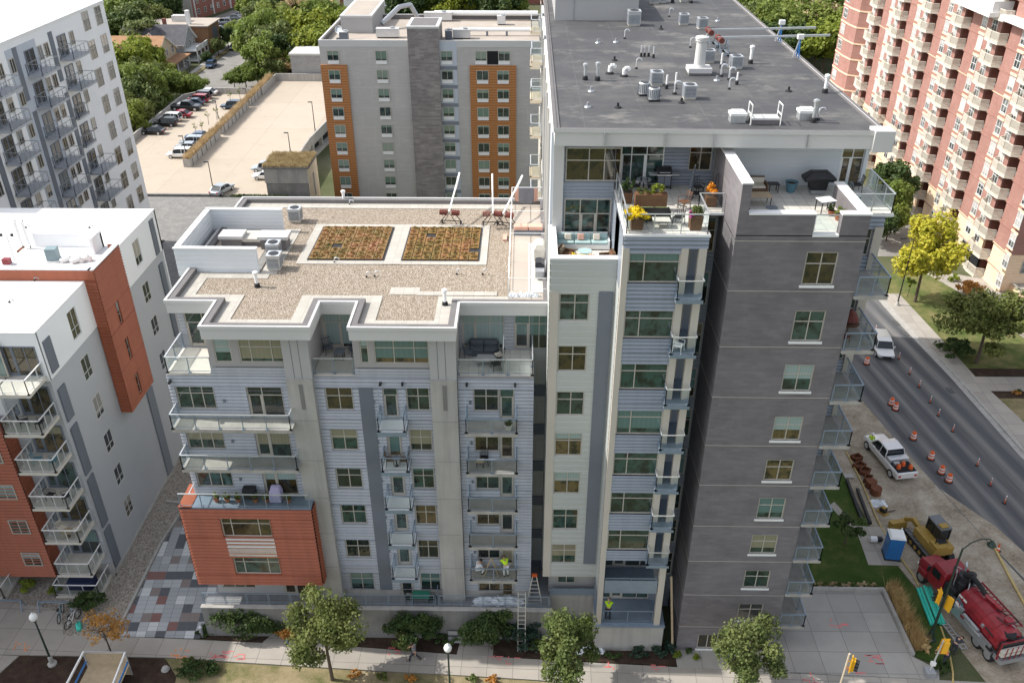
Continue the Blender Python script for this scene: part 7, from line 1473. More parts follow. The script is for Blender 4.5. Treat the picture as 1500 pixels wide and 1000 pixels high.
# ================= things on the roofs =================
RZ=35.07; GZ=24.59
def ac_round(t,r=.38,h=.85):
    a=MB(); a.lathe([(r,.12),(r,h-.05),(r*.9,h)],(0,0,0),'galvanised',18)
    for k in range(18): an=k*math.pi/9; a.bar((math.cos(an)*r*1.01,math.sin(an)*r*1.01,.2),(math.cos(an)*r*1.01,math.sin(an)*r*1.01,h-.1),.05,.02,'dark_panel')
    a.build('cabinet',t,loc=(0,0,0)); a=MB(); a.lathe([(r*.75,h+.005),(r*.72,h+.03),(r*.2,h+.035)],(0,0,0),'black_metal',14); a.build('fan_grille',t,loc=(0,0,0)); a=MB(); a.box(-r,r,-r,r,0,.12,'black_metal'); a.build('base',t,loc=(0,0,0))
def ac_box(t,w_=.42,h=.9):
    a=MB(); a.box(-w_,w_,-w_,w_,.12,h,'galvanised')
    for s_ in (-1,1):
        for k in range(7): z=.22+k*.09; a.box(-w_*.85,w_*.85,s_*w_,s_*(w_+.012),z,z+.045,'dark_panel'); a.box(s_*w_,s_*(w_+.012),-w_*.85,w_*.85,z,z+.045,'dark_panel')
    a.box(-w_-.01,w_+.01,-w_-.01,w_+.01,h,h+.03,'alum'); a.build('cabinet',t,loc=(0,0,0)); a=MB(); a.lathe([(w_*.8,h+.032),(w_*.75,h+.05),(w_*.2,h+.052)],(0,0,0),'black_metal',14); a.build('fan_grille',t,loc=(0,0,0)); a=MB(); a.box(-w_*.9,w_*.9,-w_*.9,w_*.9,0,.12,'stone_base'); a.build('base',t,loc=(0,0,0))
for u,v,l,k in [(943,139,'left one of the cluster of three',0),(957,147,'front one of the cluster of three',0),(961,124,'back one of the cluster of three',1),(1009,144,'alone right of the white pipes',1),(1037,91,'behind the tall white stack',1),(1077,100,'right of the tall white stack',1),(1001,36,'left one of the far pair',1),(1028,42,'right one of the far pair',1)]:
    p=G(u,v,RZ); t=thing('air_conditioner','gray rooftop air conditioner on the black roof, '+l,'air conditioner',(p.x,p.y,RZ),R(u%7),'air conditioners on the black roof'); t.scale=(.88,.88,.88); (ac_box if k else ac_round)(t)
for u,v,l in [(434,324,'beyond the white screen'),(403,376,'farther one of the pair by the white screen'),(404,393,'nearer one of the pair by the white screen')]:
    p=G(u,v,GZ); t=thing('air_conditioner','gray air conditioner on the gravel roof '+l,'air conditioner',(p.x,p.y,GZ+.03),0,'air conditioners on the gravel roof'); ac_box(t,.42,1.0)
p=G(968,13,RZ)
for i,(u,v) in enumerate([(958,5),(968,4),(1003,3)]): p=G(u,v,RZ); t=thing('air_conditioner','dark air conditioner at the very top edge of the black roof, %s'%['left of three','middle of three','right of three'][i],'air conditioner',(p.x,p.y,RZ),0,'air conditioners on the black roof'); ac_box(t,.45,.8)
p=G(928,37,RZ); t=thing('roof_unit','square gray vent unit beside the pale roof house','roof unit',(p.x,p.y,RZ)); ac_box(t,.5,1.1)
# stack
p=G(1023,108,RZ); t=thing('exhaust_stack','tall white exhaust stack on a square white curb','exhaust stack',(p.x,p.y,RZ)); a=MB(); a.box(-.75,.75,-.6,.6,.15,.45,'trim_panel'); a.box(-.7,.7,-.55,.55,0,.15,'membrane_edge'); a.build('curb',t,loc=(0,0,0)); a=MB(); a.lathe([(.42,.45),(.35,.6),(.32,2.0),(.40,2.05),(.40,2.2)],(0,0,0),'trim_panel',20); a.build('pipe',t,loc=(0,0,0)); a=MB(); a.lathe([(.43,2.2),(.42,2.3),(.1,2.38)],(0,0,0),'trim_panel',20); a.build('cap',t,loc=(0,0,0))
def vent(u,v,z,h,l,m='white_paint',r=.1,grp='capped vent pipes',cap=True):
    h*=.74; p=G(u,v,z); t=thing('vent_pipe',l,'vent pipe',(p.x,p.y,z),0,grp); a=MB(); a.tube((0,0,.18),(0,0,h),r,m,n=12); a.build('pipe',t,loc=(0,0,0)); a=MB(); a.lathe([(r*1.8,0),(r*1.7,.18),(r*1.2,.26)],(0,0,0),'black_rubber',12); a.build('boot',t,loc=(0,0,0))
    if cap: a=MB(); a.lathe([(r*1.2,h-.02),(r*1.2,h+.1),(r*1.7,h+.12),(r*1.7,h+.24),(r*.5,h+.3)],(0,0,0),m,12); a.build('cap',t,loc=(0,0,0))
for u,v,z,h,l,m in [(857,117,RZ,1.0,'capped vent pipe on the black roof, left of a pair','galvanised'),(875,118,RZ,1.15,'capped vent pipe on the black roof, right of a pair','galvanised'),(1099,93,RZ,1.2,'white capped vent pipe alone right of the tall stack','white_paint'),(1191,179,RZ,1.3,'gray vent pipe at the near right corner of the black roof','galvanised'),(1208,136,RZ,1.1,'capped vent pipe at the right edge of the black roof','white_paint'),(377,420,GZ,1.05,'white capped vent pipe on the gravel roof near the front','white_paint'),(652,447,GZ,1.1,'white capped vent pipe behind the second roof corner','white_paint'),(504,296,GZ,.9,'white vent pipe at the back parapet of the gravel roof','white_paint'),(1079,124,RZ,1.0,'bare white pipe right of the stack','white_paint'),(976,130,RZ,1.1,'slim white pipe beside the cluster of air conditioners','white_paint'),(989,130,RZ,1.3,'slim white pipe left of the gray air conditioner','white_paint'),(1056,100,RZ,1.3,'slim white pipe between stack and air conditioner','white_paint')]: vent(u,v,z,h,l,m,.1 if 'slim' not in l and 'bare' not in l else .06,cap='slim' not in l and 'bare' not in l)
for i,(u,v) in enumerate([(939,83),(944,83),(950,83),(957,85)]): vent(u,v,RZ,1.0,'slim open vent pipe, %s of the row of four on the black roof'%['leftmost','second','third','rightmost'][i],'alum',.05,'row of four slim pipes',False)
def goose(u,v,z,l,h=.9,r=.06,m='alum',grp='gooseneck vents'):
    p=G(u,v,z); t=thing('gooseneck_vent',l,'gooseneck vent',(p.x,p.y,z),0,grp); t.scale=(.75,.75,.75); a=MB(); a.path([(0,0,0),(0,0,h-.2),(.05,0,h-.05),(.2,0,h),(.38,0,h-.04),(.44,0,h-.2)],r,m,8); a.build('pipe',t,loc=(0,0,0)); a=MB(); a.lathe([(r*2.2,0),(r*2,.1),(r*1.2,.16)],(0,0,0),'black_rubber',10); a.build('boot',t,loc=(0,0,0))
for u,v,l in [(932,101,'left of the cluster of air conditioners'),(915,57,'left, beyond the row of slim pipes'),(1011,70,'left of the tall stack, nearer'),(1033,64,'beside the tall stack, farther'),(980,25,'left of the far pair of air conditioners'),(1198,176,'at the near right corner'),(1068,131,'in front of the stack, alone')]: goose(u,v,RZ,'gray gooseneck pipe on the black roof '+l)
for i,(u,v) in enumerate([(893,108),(914,112)]): goose(u,v,RZ,'fat white gooseneck hood on the black roof, %s of two'%['left','right'][i],.7,.17,'white_paint','white goosenecks')
for i,(u,v) in enumerate([(1056,112),(1068,117),(988,138)]): goose(u,v,RZ,'white bent pipe %s'%['right of the tall stack','just right of the other bent pipe by the stack','beside the lone air conditioner'][i],1.0,.09,'alum','bent pipes')
for i,(u,v) in enumerate([(866,134),(905,158),(861,157),(1155,134),(1050,118),(998,151),(876,63),(900,89),(902,62),(968,43),(1051,31)]):
    p=G(u,v,RZ); a=MB(); a.lathe([(.22,0),(.18,.06),(.07,.1),(.07,.28)],(0,0,0),'black_rubber' if i%2 else 'steel',10); tag(a.build('roof_drain',off=(0,0,0),loc=(p.x,p.y,RZ)),'low roof drain or stub vent on the black roof','roof drain',group='roof drains on the black roof')
for i,(u,v) in enumerate([(1012,5),(985,4)]): vent(u,v,RZ,1.0,'pale pipe at the top edge of the black roof, %s of two'%['right','left'][i],'alum',.09)
# hatch with two rails, skylight boxes
p=G(1118,180,RZ); t=thing('roof_hatch','flat white roof hatch with a white guard rail at each side','roof hatch',(p.x,p.y,RZ)); t.scale=(.76,.8,.85); a=MB(); a.box(-.95,.95,-.45,.45,.0,.3,'membrane_edge'); a.box(-1.0,1.0,-.5,.5,.3,.42,'trim_panel'); a.build('lid',t,loc=(0,0,0))
for s_ in (-1,1): a=MB(); a.path([(s_*1.05,-.55,0),(s_*1.05,-.55,1.25),(s_*1.05,.45,1.25),(s_*1.05,.45,0)],.035,'white_plastic',8); a.bar((s_*1.05,-.55,.65),(s_*1.05,.45,.65),.05,.05,'white_plastic'); a.build('guard_rail',t,loc=(0,0,0))
for u,v,l in [(1079,178,'left of the roof hatch'),(1179,174,'right of the roof hatch')]: p=G(u,v,RZ); t=thing('roof_fan','gray box fan with a white lid '+l,'roof fan',(p.x,p.y,RZ),0,'box fans on the black roof'); t.scale=(.8,.8,.85); a=MB(); a.box(-.5,.5,-.4,.4,0,.45,'galvanised'); a.build('box',t,loc=(0,0,0)); a=MB(); a.prism([(-.55,-.45),(.55,-.45),(.55,.45),(-.55,.45)],.45,.62,'white_paint'); a.box(-.4,.4,-.3,.3,.62,.72,'white_paint'); a.build('lid',t,loc=(0,0,0))
# boxes inside the screen on the gravel roof
for x,y,w_,d_,h,l in [(-19.5,52.9,.8,.6,.6,'white-lidded box inside the screen, left'),(-16.7+.1,52.6,1.0,.6,.7,'white-lidded box in the opening of the screen'),(-17.9,53.2,1.5,.7,.35,'long low tan hatch inside the screen')]:
    t=thing('roof_box',l,'roof unit',(x,y,24.68)); a=MB(); a.box(-w_*.85,w_*.85,-d_*.85,d_*.85,0,h,'membrane_edge'); a.build('box',t,loc=(0,0,0)); a=MB(); a.box(-w_,w_,-d_,d_,h,h+.22,'trim_panel' if w_<1.2 else 'stone_base'); a.build('lid',t,loc=(0,0,0))
for u,v,l in [(298,346,'inside the screen beside its left wall')]: goose(u,v,GZ,'gray gooseneck pipe '+l,1.3,.08)
for i,(u,v) in enumerate([(490,385),(537,406),(549,405),(669,402),(707,402),(512,300)]): goose(u,v,GZ,'small pipe on the gravel roof, %s'%['in front of the left sedum bed','left of the small pair','right of the small pair','left one before the right sedum bed','right one before the right sedum bed','near the back parapet'][i],.5,.04,'alum','small pipes on the gravel')
# counterweighted scaffold beams
def outrigger(x,y,z,rz,l,L_,tilt,m='white_paint',frame='black_metal'):
    t=thing('outrigger_beam',l,'outrigger beam',(x,y,z),rz,'rooftop outrigger beams'); a=MB(); a.bar((0,-.6,1.15),(0,L_,1.15+tilt),.09,.12,m); a.bar((0,L_*.55,1.15+tilt*.55+.0),(0,L_+.02,1.17+tilt),.11,.14,m); a.build('beam',t,loc=(0,0,0))
    a=MB(); 
    for s_ in (-1,1): a.bar((s_*.75,.1,.15),(0,.1,1.1),.05,.05,frame); a.bar((s_*.75,.1,.15),(s_*.75,-.4,.15),.05,.05,frame); a.bar((0,-.5,1.05),(s_*.5,-.4,.15),.04,.04,frame)
    a.bar((-.75,.1,.2),(.75,.1,.2),.05,.05,frame); a.build('stand',t,loc=(0,0,0))
    for s_ in (-1,1): a=MB(); a.tube((s_*.62,.1,.12),(s_*.7,.1,.12),.12,'black_rubber',n=10); a.build('caster',t,loc=(0,0,0))
    a=MB()
    for k in range(5): 
        for s_ in (-1,1): a.lathe([(.2,0),(.2,.07)],(s_*(.25+.12*k),-.45,.95),'rust',8) if 0 else a.tube((s_*(.16+.11*k),-.45,1.05),(s_*(.25+.11*k),-.45,1.05),.2,'weight_red',n=10)
    a.build('counterweight',t,loc=(0,0,0)); return t
mat('weight_red',(.16,.045,.035),.8,var=.3)
for u,v,rz,l,L_,ti in [(582,0,0,'',0,0)][:0]: pass
for u,v,rz,l,top in [(661,328,0,'white outrigger beam with red weights, left of three at the back of the gravel roof',(673,254)),(722,330,0,'white outrigger beam with red weights, middle of three at the back of the gravel roof',(721,256)),(741,331,0,'white outrigger beam with red weights, right of three at the back of the gravel roof',(765,258))]:
    p=G(u,v,GZ); e=PY(top[0],top[1],p.y+3.6); outrigger(p.x,p.y,GZ,math.atan2(-(e.x-p.x),3.6),l,math.hypot(e.x-p.x,3.6),max(.3,e.z-GZ-1.15))
for (u,v),l in [((1046,68),'steel outrigger beam reaching past the right edge of the black roof, farther one'),((1061,80),'steel outrigger beam reaching past the right edge of the black roof, nearer one')]:
    p=G(u,v,RZ); o=outrigger(p.x,p.y,RZ,R(-88),l,7.2,.1,'alum','blue_steel')
for i,(u,v) in enumerate([(1150,62),(1178,85)]):
    p=G(u,v,35.1); t=thing('davit_stand','blue and white hoist stand on the right roof edge, %s'%['farther one','nearer one'][i],'hoist stand',(18.75,p.y,35.15)); a=MB(); a.bar((0,-.3,0),(0,0,1.3),.07,.07,'blue_plastic'); a.bar((0,.3,0),(0,0,1.3),.07,.07,'blue_plastic'); a.bar((-.3,0,0),(0,0,1.3),.07,.07,'alum'); a.build('stand',t,loc=(0,0,0)); a=MB(); a.box(-.2,.2,-.15,.15,1.2,1.5,'white_paint'); a.build('winch',t,loc=(0,0,0))
a=MB(); a.bar((13.4,67.5,34.76),(14.6,62.2,34.76),.25,.06,'pale_wood'); tag(a.build('plank',off=(14,65,34.76)),'pale plank lying under the outrigger beams on the black roof','plank')
mat('blue_gray_unit',(.22,.30,.32),.5,var=.1)
a=MB(); a.prism([(-41,57.5),(-37.8,56.6),(-37.0,59.6),(-33.5,60.4),(-35.5,61.6),(-39,61.4),(-41.8,59.8)],21.461,21.465,'roof_stain'); tag(a.build('roof_dirt',B)) if 0 else None
# equipment on the white neighbouring roof
p=G(81,377,21.5); t=thing('roof_unit','blue-gray condenser box on the white roof behind the red parapet','roof unit',(-34.3,56.6,21.6),R(8)); a=MB(); a.box(-.38,.38,-.35,.35,.1,1.0,'blue_gray_unit'); a.build('cabinet',t,loc=(0,0,0)); a=MB(); a.box(-.5,.5,-.45,.45,0,.1,'white_paint'); a.build('base',t,loc=(0,0,0))
for i,(u,v) in enumerate([(97,384),(112,385),(124,383)]): p=G(u,v,21.6); t=thing('duct_hood','white wrapped duct hood behind the red parapet, %s'%['left','middle','right'][i],'duct hood',(p.x,p.y,21.6),0,'white duct hoods'); a=MB(); a.tube((-.3,-.1,.12),(.3,.15,.35),.2,'white_paint',n=12); a.tube((.3,.15,.35),(.35,.15,.0),.2,'white_paint',n=10); a.build('hood',t,loc=(0,0,0))
p=G(40,366,21.5); t=thing('antenna_mast','pair of tall panel antennas on the white roof','antenna',(p.x,p.y,21.46)); a=MB(); [a.box(x-.09,x+.09,-.06,.06,.4,2.3,'white_paint') for x in (-.3,.25)]; a.build('panel',t,loc=(0,0,0)); a=MB(); [a.bar((x,.1,0),(x,.1,2.4),.06,.06,'black_metal') for x in (-.3,.25)]; a.box(-.6,.6,-.4,.5,0,.12,'rust'); a.build('stand',t,loc=(0,0,0))
p=G(22,383,21.5); t=thing('antenna_mast','thin mast with small heads at the left end of the red parapet','antenna',(p.x,p.y,21.5)); a=MB(); a.tube((0,0,0),(0,0,2.1),.03,'steel',n=6); a.bar((-.4,0,2.1),(.4,0,2.1),.03,.03,'steel'); a.build('mast',t,loc=(0,0,0)); a=MB(); [a.box(x-.08,x+.08,-.06,.06,2.0,2.2,'black_metal') for x in (-.4,.4)]; a.build('head',t,loc=(0,0,0))
for i,(u,v) in enumerate([(38,334),(131,334),(51,411),(14,443)]): p=G(u,v,21.46); goose(u,v,21.46,'small vent on the white roof, %s'%['back left','back right','front right','front left'][i],.35,.05,'steel','small vents on the white roof')
p=G(12,389,21.5); t=thing('mobile_winch','red and white winch at the left end of the red parapet','winch',(p.x,p.y,21.46)); a=MB(); a.box(-.25,.25,-.2,.2,.2,.6,'truck_red'); a.build('drum_case',t,loc=(0,0,0)); a=MB(); a.box(-.35,.35,-.25,.25,0,.2,'white_paint'); a.build('base',t,loc=(0,0,0))
# terrace strip of the gravel roof beside the tower
tp=MB(); tp.box(-.8,1.4,45.3,60.2,24.59,24.66,'roof_tan'); tp.box(.3,1.36,46.2,53.3,24.66,24.7,'deck_paver'); tp.build('side_terrace',W)
f=thing('fence_panel','slim white wire fence round the side terrace on the gravel roof','fence',(-.9,52,24.6)); a=MB(); 
for y0,y1 in ((45.5,50.5),(50.5,55.5),(55.5,60.3)): a.bar((-.9,y0,26.0),(-.9,y1,26.0),.04,.04,'white_paint'); a.bar((-.9,y0,24.9),(-.9,y1,24.9),.03,.03,'white_paint'); a.bar((-.9,y0,24.6),(-.9,y0,26.0),.05,.05,'white_paint')
for y in (45.5,52,55.8,60.3): a.bar((-.9,y,26.0),(1.35,y,26.0),.03,.03,'white_paint'); a.bar((-.9,y,25.3),(1.35,y,25.3),.015,.015,'white_paint')
for k in range(30): y=45.5+k*.5; a.bar((-.9,y,24.9),(-.9,y,26),.008,.008,'alum')
a.build('mesh_panel',f)
t=thing('garden_sofa','pink-brown two-seat garden sofa cushion set on the side terrace','sofa',(.3,55.0,24.66)); a=MB(); a.box(-1.0,1.0,-.35,.35,.0,.35,'dark_panel'); a.build('base',t,loc=(0,0,0)); a=MB(); a.box(-.98,-.02,-.33,.3,.35,.65,'pink_board'); a.box(.02,.98,-.33,.3,.35,.65,'pink_board'); a.build('cushion',t,loc=(0,0,0),bevel=.06)
t=thing('grill','gray covered grill on the side terrace, farther one','grill',(1.0,51.1,24.7)); a=MB(); loft(a,[[(-.35,-.55,0),(.35,-.55,0),(.35,.55,0),(-.35,.55,0)],[(-.38,-.6,.8),(.38,-.6,.8),(.38,.6,.8),(-.38,.6,.8)],[(-.2,-.5,1.15),(.25,-.5,1.15),(.25,.5,1.15),(-.2,.5,1.15)]],'stone_base'); a.build('cover',t,loc=(0,0,0),bevel=.05)
def grill(x,y,z,rz,l,cover=True):
    t=thing('grill',l,'grill',(x,y,z),rz); a=MB(); a.box(-.4,.4,-.28,.28,.15,.8,'black_metal' if not cover else 'steel'); a.box(-.35,-.02,-.3,-.28,.2,.75,'dark_panel'); a.box(.02,.35,-.3,-.28,.2,.75,'dark_panel'); a.build('cabinet',t,loc=(0,0,0))
    a=MB(); loft(a,[[(-.4,-.3,.86),(.4,-.3,.86),(.4,.3,.86),(-.4,.3,.86)],[(-.4,-.28,1.05),(.4,-.28,1.05),(.4,.3,1.1),(-.4,.3,1.1)],[(-.38,-.05,1.22),(.38,-.05,1.22),(.38,.25,1.2),(-.38,.25,1.2)]],'black_metal'); a.bar((-.3,-.34,1.0),(.3,-.34,1.0),.03,.03,'alum'); a.build('lid',t,loc=(0,0,0),bevel=.03)
    a=MB(); a.box(-.85,-.42,-.25,.25,.8,.84,'alum'); a.box(.42,.85,-.25,.25,.8,.84,'alum'); a.box(-.42,.42,-.3,.3,.8,.86,'alum'); a.build('side_shelf',t,loc=(0,0,0))
    for s_ in (-1,1): a=MB(); a.tube((s_*.36,-.28,.08),(s_*.42,-.28,.08),.08,'black_rubber'); a.build('wheel',t,loc=(0,0,0))
    return t
grill(1.0,48.2,24.7,R(90),'black-lidded grill on the side terrace, nearer one')
t=thing('tarpaulin','gray and pink tarp hung over the rail at the back of the side terrace','tarp',(.2,60.0,24.66)); a=MB(); a.bar((-1.0,0,1.4),(1.1,0,1.4),.05,.05,'alum'); a.build('rail',t,loc=(0,0,0)); a=MB(); n=12
for i in range(n): x0,x1=-.9+1.7*i/n,-.9+1.7*(i+1)/n; f0,f1=math.sin(i*1.3)*.06,math.sin((i+1)*1.3)*.06; a.face([(x0,-.1+f0,.15+abs(i-n/2)*.05),(x1,-.1+f1,.15+abs(i+1-n/2)*.05),(x1,-.05,1.42),(x0,-.05,1.42)],'gray_cloth' if 1<i<10 else 'pink_board')
a.build('sheet',t,loc=(0,0,0))
t=thing('debris_pile','row of crumpled silver bags along the front of the side terrace','bags',(.0,45.8,24.66)); a=MB(); 
for k in range(6): 
    b=MB(); crumple(b,.22,.2,.35,'plastic_sheet',5); off=len(a.v); a.v+=[(x-.7+k*.3,y,z) for x,y,z in b.v]; a.f+=[tuple(off+i for i in f_) for f_ in b.f]; a.m+=[a.mi('plastic_sheet')]*len(b.f)
a.build('bag',t,loc=(0,0,0))
a=MB(); a.box(-.14,.14,-.45,.45,0,.12,'pink_board'); tag(a.build('plank',off=(0,0,0),loc=(-1.3,54.3,24.6)),'short pinkish block on the gravel by the fence','block')
# ================= furniture =================
def chair(x,y,z,rz,l,m='black_metal',cush=None,grp=None,arms=True):
    t=thing('chair',l,'chair',(x,y,z),rz,grp); a=MB(); a.box(-.24,.24,-.24,.24,.40,.44,m); a.build('seat',t,loc=(0,0,0)); a=MB(); 
    for k in range(5): a.bar((-.2+k*.1,.23,.44),(-.2+k*.1,.33,.9),.025,.02,m)
    a.bar((-.24,.33,.9),(.24,.33,.9),.04,.04,m); a.build('backrest',t,loc=(0,0,0))
    for sx in (-1,1):
        for sy in (-1,1): a=MB(); a.bar((sx*.22,sy*.22,.42),(sx*.25,sy*.25,0),.03,.03,m); a.build('leg',t,loc=(0,0,0))
    if arms: a=MB(); [a.path([(s_*.25,-.24,.4),(s_*.25,-.24,.64),(s_*.25,.26,.66)],.015,m,5) for s_ in (-1,1)]; a.build('armrest',t,loc=(0,0,0))
    if cush: a=MB(); a.box(-.23,.23,-.23,.23,.44,.52,cush); a.build('cushion',t,loc=(0,0,0),bevel=.03)
    return t
def table(x,y,z,rz,l,w_=.6,d_=.4,h=.72,m='black_metal',top=None,round_=False,cat='table'):
    t=thing('table',l,cat,(x,y,z),rz); a=MB()
    if round_: a.lathe([(w_,h-.03),(w_,h)],(0,0,0),top or m,20)
    else: a.box(-w_,w_,-d_,d_,h-.04,h,top or m)
    a.build('tabletop',t,loc=(0,0,0))
    if round_: a=MB(); a.tube((0,0,0),(0,0,h-.03),.04,m); a.lathe([(w_*.5,0),(w_*.45,.03)],(0,0,0),m,14); a.build('pedestal',t,loc=(0,0,0))
    else:
        for sx in (-1,1):
            for sy in (-1,1): a=MB(); a.bar((sx*(w_-.06),sy*(d_-.06),0),(sx*(w_-.06),sy*(d_-.06),h-.04),.04,.04,m); a.build('leg',t,loc=(0,0,0))
    return t
def sofa(x,y,z,rz,l,w_=.95,m='wicker',c='cushion_cream',n=2,pil=None):
    t=thing('sofa',l,'sofa',(x,y,z),rz); a=MB(); a.box(-w_,w_,-.36,.3,.05,.32,m); a.build('base',t,loc=(0,0,0)); a=MB(); a.box(-w_,w_,.28,.4,.3,.82,m); a.build('backrest',t,loc=(0,0,0))
    for s_ in (-1,1): a=MB(); a.box(s_*w_,s_*(w_+.1),-.38,.4,.05,.58,m); a.build('armrest',t,loc=(0,0,0))
    for k in range(n):
        x0=-w_+.03+k*2*w_/n; x1=x0+2*w_/n-.05; a=MB(); a.box(x0,x1,-.34,.28,.33,.47,c); a.build('seat_cushion',t,loc=(0,0,0),bevel=.04); a=MB(); a.box(x0,x1,.16,.28,.48,.8,pil or c); a.build('back_cushion',t,loc=(0,0,0),bevel=.04)
    return t
def pot(x,y,z,l,plant='leaf_mid',r=.22,h=.4,m='terracotta',sq=False,ph=.35,n=220,grp=None,size=.09,spread=1.25):
    t=thing('potted_plant',l,'potted plant',(x,y,z),0,grp); a=MB()
    if sq: loft(a,[[(-r*.85,-r*.85,0),(r*.85,-r*.85,0),(r*.85,r*.85,0),(-r*.85,r*.85,0)],[(-r,-r,h),(r,-r,h),(r,r,h),(-r,r,h)]],m)
    else: a.lathe([(r*.7,0),(r,h),(r*1.08,h),(r*1.08,h-.05)],(0,0,0),m,14)
    a.build('pot',t,loc=(0,0,0)); a=MB(); a.box(-r*.7,r*.7,-r*.7,r*.7,h-.05,h+.01,'soil'); leaves(a,(0,0,h+ph*.45),(r*spread,r*spread,ph*.7),n,size,plant,10,rn,shell=.3,low=-.3); a.build('plant',t,loc=(0,0,0)); return t
D=31.165
# upper left terrace
sofa(6.75,42.15,D,R(180),'black two-seat garden bench with green cushions in the middle of the upper terrace',.75,'black_metal','fabric_green') 
t=thing('planter','tall brown planter with leafy plants behind the black bench','planter',(6.75,43.5,D)); a=MB(); a.box(-.85,.85,-.25,.25,0,.95,'wood'); a.build('box',t,loc=(0,0,0)); a=MB(); leaves(a,(-.45,0,1.1),(.4,.25,.25),300,.1,'leaf_mid',8,rn); leaves(a,(.35,0,1.2),(.42,.3,.35),400,.12,'leaf_yellowgreen',8,rn); a.build('plant',t,loc=(0,0,0))
pot(5.75,40.95,D,'square brown planter of yellow flowers at the left corner of the terrace','flower_yellow',.33,.65,'wood',True,.5,1300,size=.11,spread=2.1)
pot(8.75,41.05,D,'square brown planter with a green ball and purple flowers at the right corner','leaf_mid',.33,.75,'wood',True,.45,700); 
a=MB(); leaves(a,(8.4,40.9,D+.85),(.2,.2,.25),160,.09,'flower_purple',5,rn); tag(a.build('flowers',off=(8.4,40.9,D)),'purple flowers spilling from the right corner planter','flowers')
pot(5.6,44.6,D,'brown planter with clipped green balls by the left rail','leaf_dark',.3,.6,'wood',True,.75,800)
pot(10.1,44.2,D,'planter of orange flowers beside the tall stone fin wall','flower_orange',.3,.55,'wood',True,.55,600)
grill(7.9,46.85,D,0,'stainless grill with black lid against the blue siding',False)
table(7.05,41.3,D,0,'low gray square table in front of the black bench',.45,.3,.4,'steel','stone_base')
table(6.7,46.2,D,0,'round metal table beside the terrace doors',.42,0,.72,'black_metal','steel',True)
chair(6.2,46.0,D,R(-90),'metal chair left of the round table by the doors'); chair(7.15,45.9,D,R(80),'metal chair right of the round table by the doors')
chair(8.0,41.6,D,R(-30),'dark sling chair beside the low gray table','black_metal'); chair(6.05,41.6,D,R(60),'dark sling chair behind the yellow flowers','black_metal')
chair(8.6,43.7,D,R(-60),'wooden lounge chair in the middle right of the terrace','wood'); chair(9.7,45.9,D,R(20),'metal chair by the fin wall, farther one'); chair(9.5,44.9,D,R(-20),'metal chair by the fin wall, nearer one')
t=thing('garden_trellis','bent black metal trellis stand against the fin wall','trellis',(10.45,44.6,D)); a=MB(); a.path([(0,-.4,0),(0,-.1,1.7),(0,.5,1.7-.3),(0,.3,0)],.02,'black_metal',6); a.bar((0,-.2,.9),(0,.4,.9),.02,.02,'black_metal'); a.build('frame',t,loc=(0,0,0))
t=thing('patio_umbrella','folded gray patio umbrella leaning by the metal chairs','umbrella',(9.1,45.2,D)); a=MB(); a.tube((0,0,.1),(.2,.1,1.9),.03,'alum'); a.build('pole',t,loc=(0,0,0)); a=MB(); a.tube((.06,.03,.6),(.2,.1,1.85),.13,'cushion_gray',.04); a.build('canopy',t,loc=(0,0,0)); a=MB(); a.lathe([(.25,0),(.2,.1)],(0,0,0),'teal_paint',12); a.build('base',t,loc=(0,0,0))
# brick terrace
sofa(12.55,46.2,D,0,'dark slatted outdoor sofa with cream cushions against the white siding',.95,'wicker','cushion_cream')
table(12.6,44.3,D,R(0),'rectangular patio table with a wooden top before the slatted sofa',.75,.42,.6,'black_metal','pale_wood'); table(13.15,43.1,D,0,'small round dark side table on the brick terrace',.32,0,.35,'black_metal','dark_panel',True)
table(14.0,46.3,D,0,'small dark metal side table beside the slatted sofa',.3,.25,.5,'black_metal')
t=thing('plant_pot','big teal blue pot against the white siding','pot',(15.0,46.3,D)); a=MB(); a.lathe([(.22,0),(.34,.55),(.38,.6),(.36,.6),(.3,.5)],(0,0,0),'teal_paint',16); a.build('pot',t,loc=(0,0,0)); a=MB(); a.lathe([(.3,.5),(.02,.55)],(0,0,0),'soil',12); a.build('soil',t,loc=(0,0,0))
t=thing('grill','big grill under a black cover against the white siding','grill',(16.4,46.1,D)); a=MB(); loft(a,[[(-.85,-.35,.75),(.85,-.35,.75),(.85,.4,.75),(-.85,.4,.75)],[(-.9,-.38,.95),(.9,-.38,.95),(.9,.4,.95),(-.9,.4,.95)],[(-.45,-.15,1.3),(.45,-.15,1.3),(.45,.25,1.3),(-.45,.25,1.3)]],'black_metal'); loft(a,[[(-.45,-.3,.25),(.45,-.3,.25),(.45,.35,.25),(-.45,.35,.25)],[(-.5,-.32,.8),(.5,-.32,.8),(.5,.36,.8),(-.5,.36,.8)]],'black_metal'); a.build('cover',t,loc=(0,0,0),bevel=.04); a=MB(); a.box(-.4,.4,-.28,.3,.05,.26,'steel'); a.build('cabinet',t,loc=(0,0,0))
t=table(16.0,43.3,D,R(15),'white folding table in the sun on the brick terrace',.42,.35,.75,'black_metal','white_plastic')
pot(16.5,42.3,D,'terracotta pot with a pale succulent, in the corner of the brick terrace','leaf_yellowgreen',.28,.35,'terracotta',False,.3,200); pot(16.25,42.9,D,'small dark leafy pot behind the succulent pot','leaf_dark',.18,.28,'terracotta',False,.3,160)
t=thing('storage_box','dark storage box against the inner side of the fin wall','storage box',(11.5,42.8,D)); a=MB(); a.box(-.25,.25,-.5,.5,0,.5,'dark_panel'); a.build('box',t,loc=(0,0,0)); a=MB(); a.box(-.28,.28,-.53,.53,.5,.58,'black_metal'); a.build('lid',t,loc=(0,0,0))
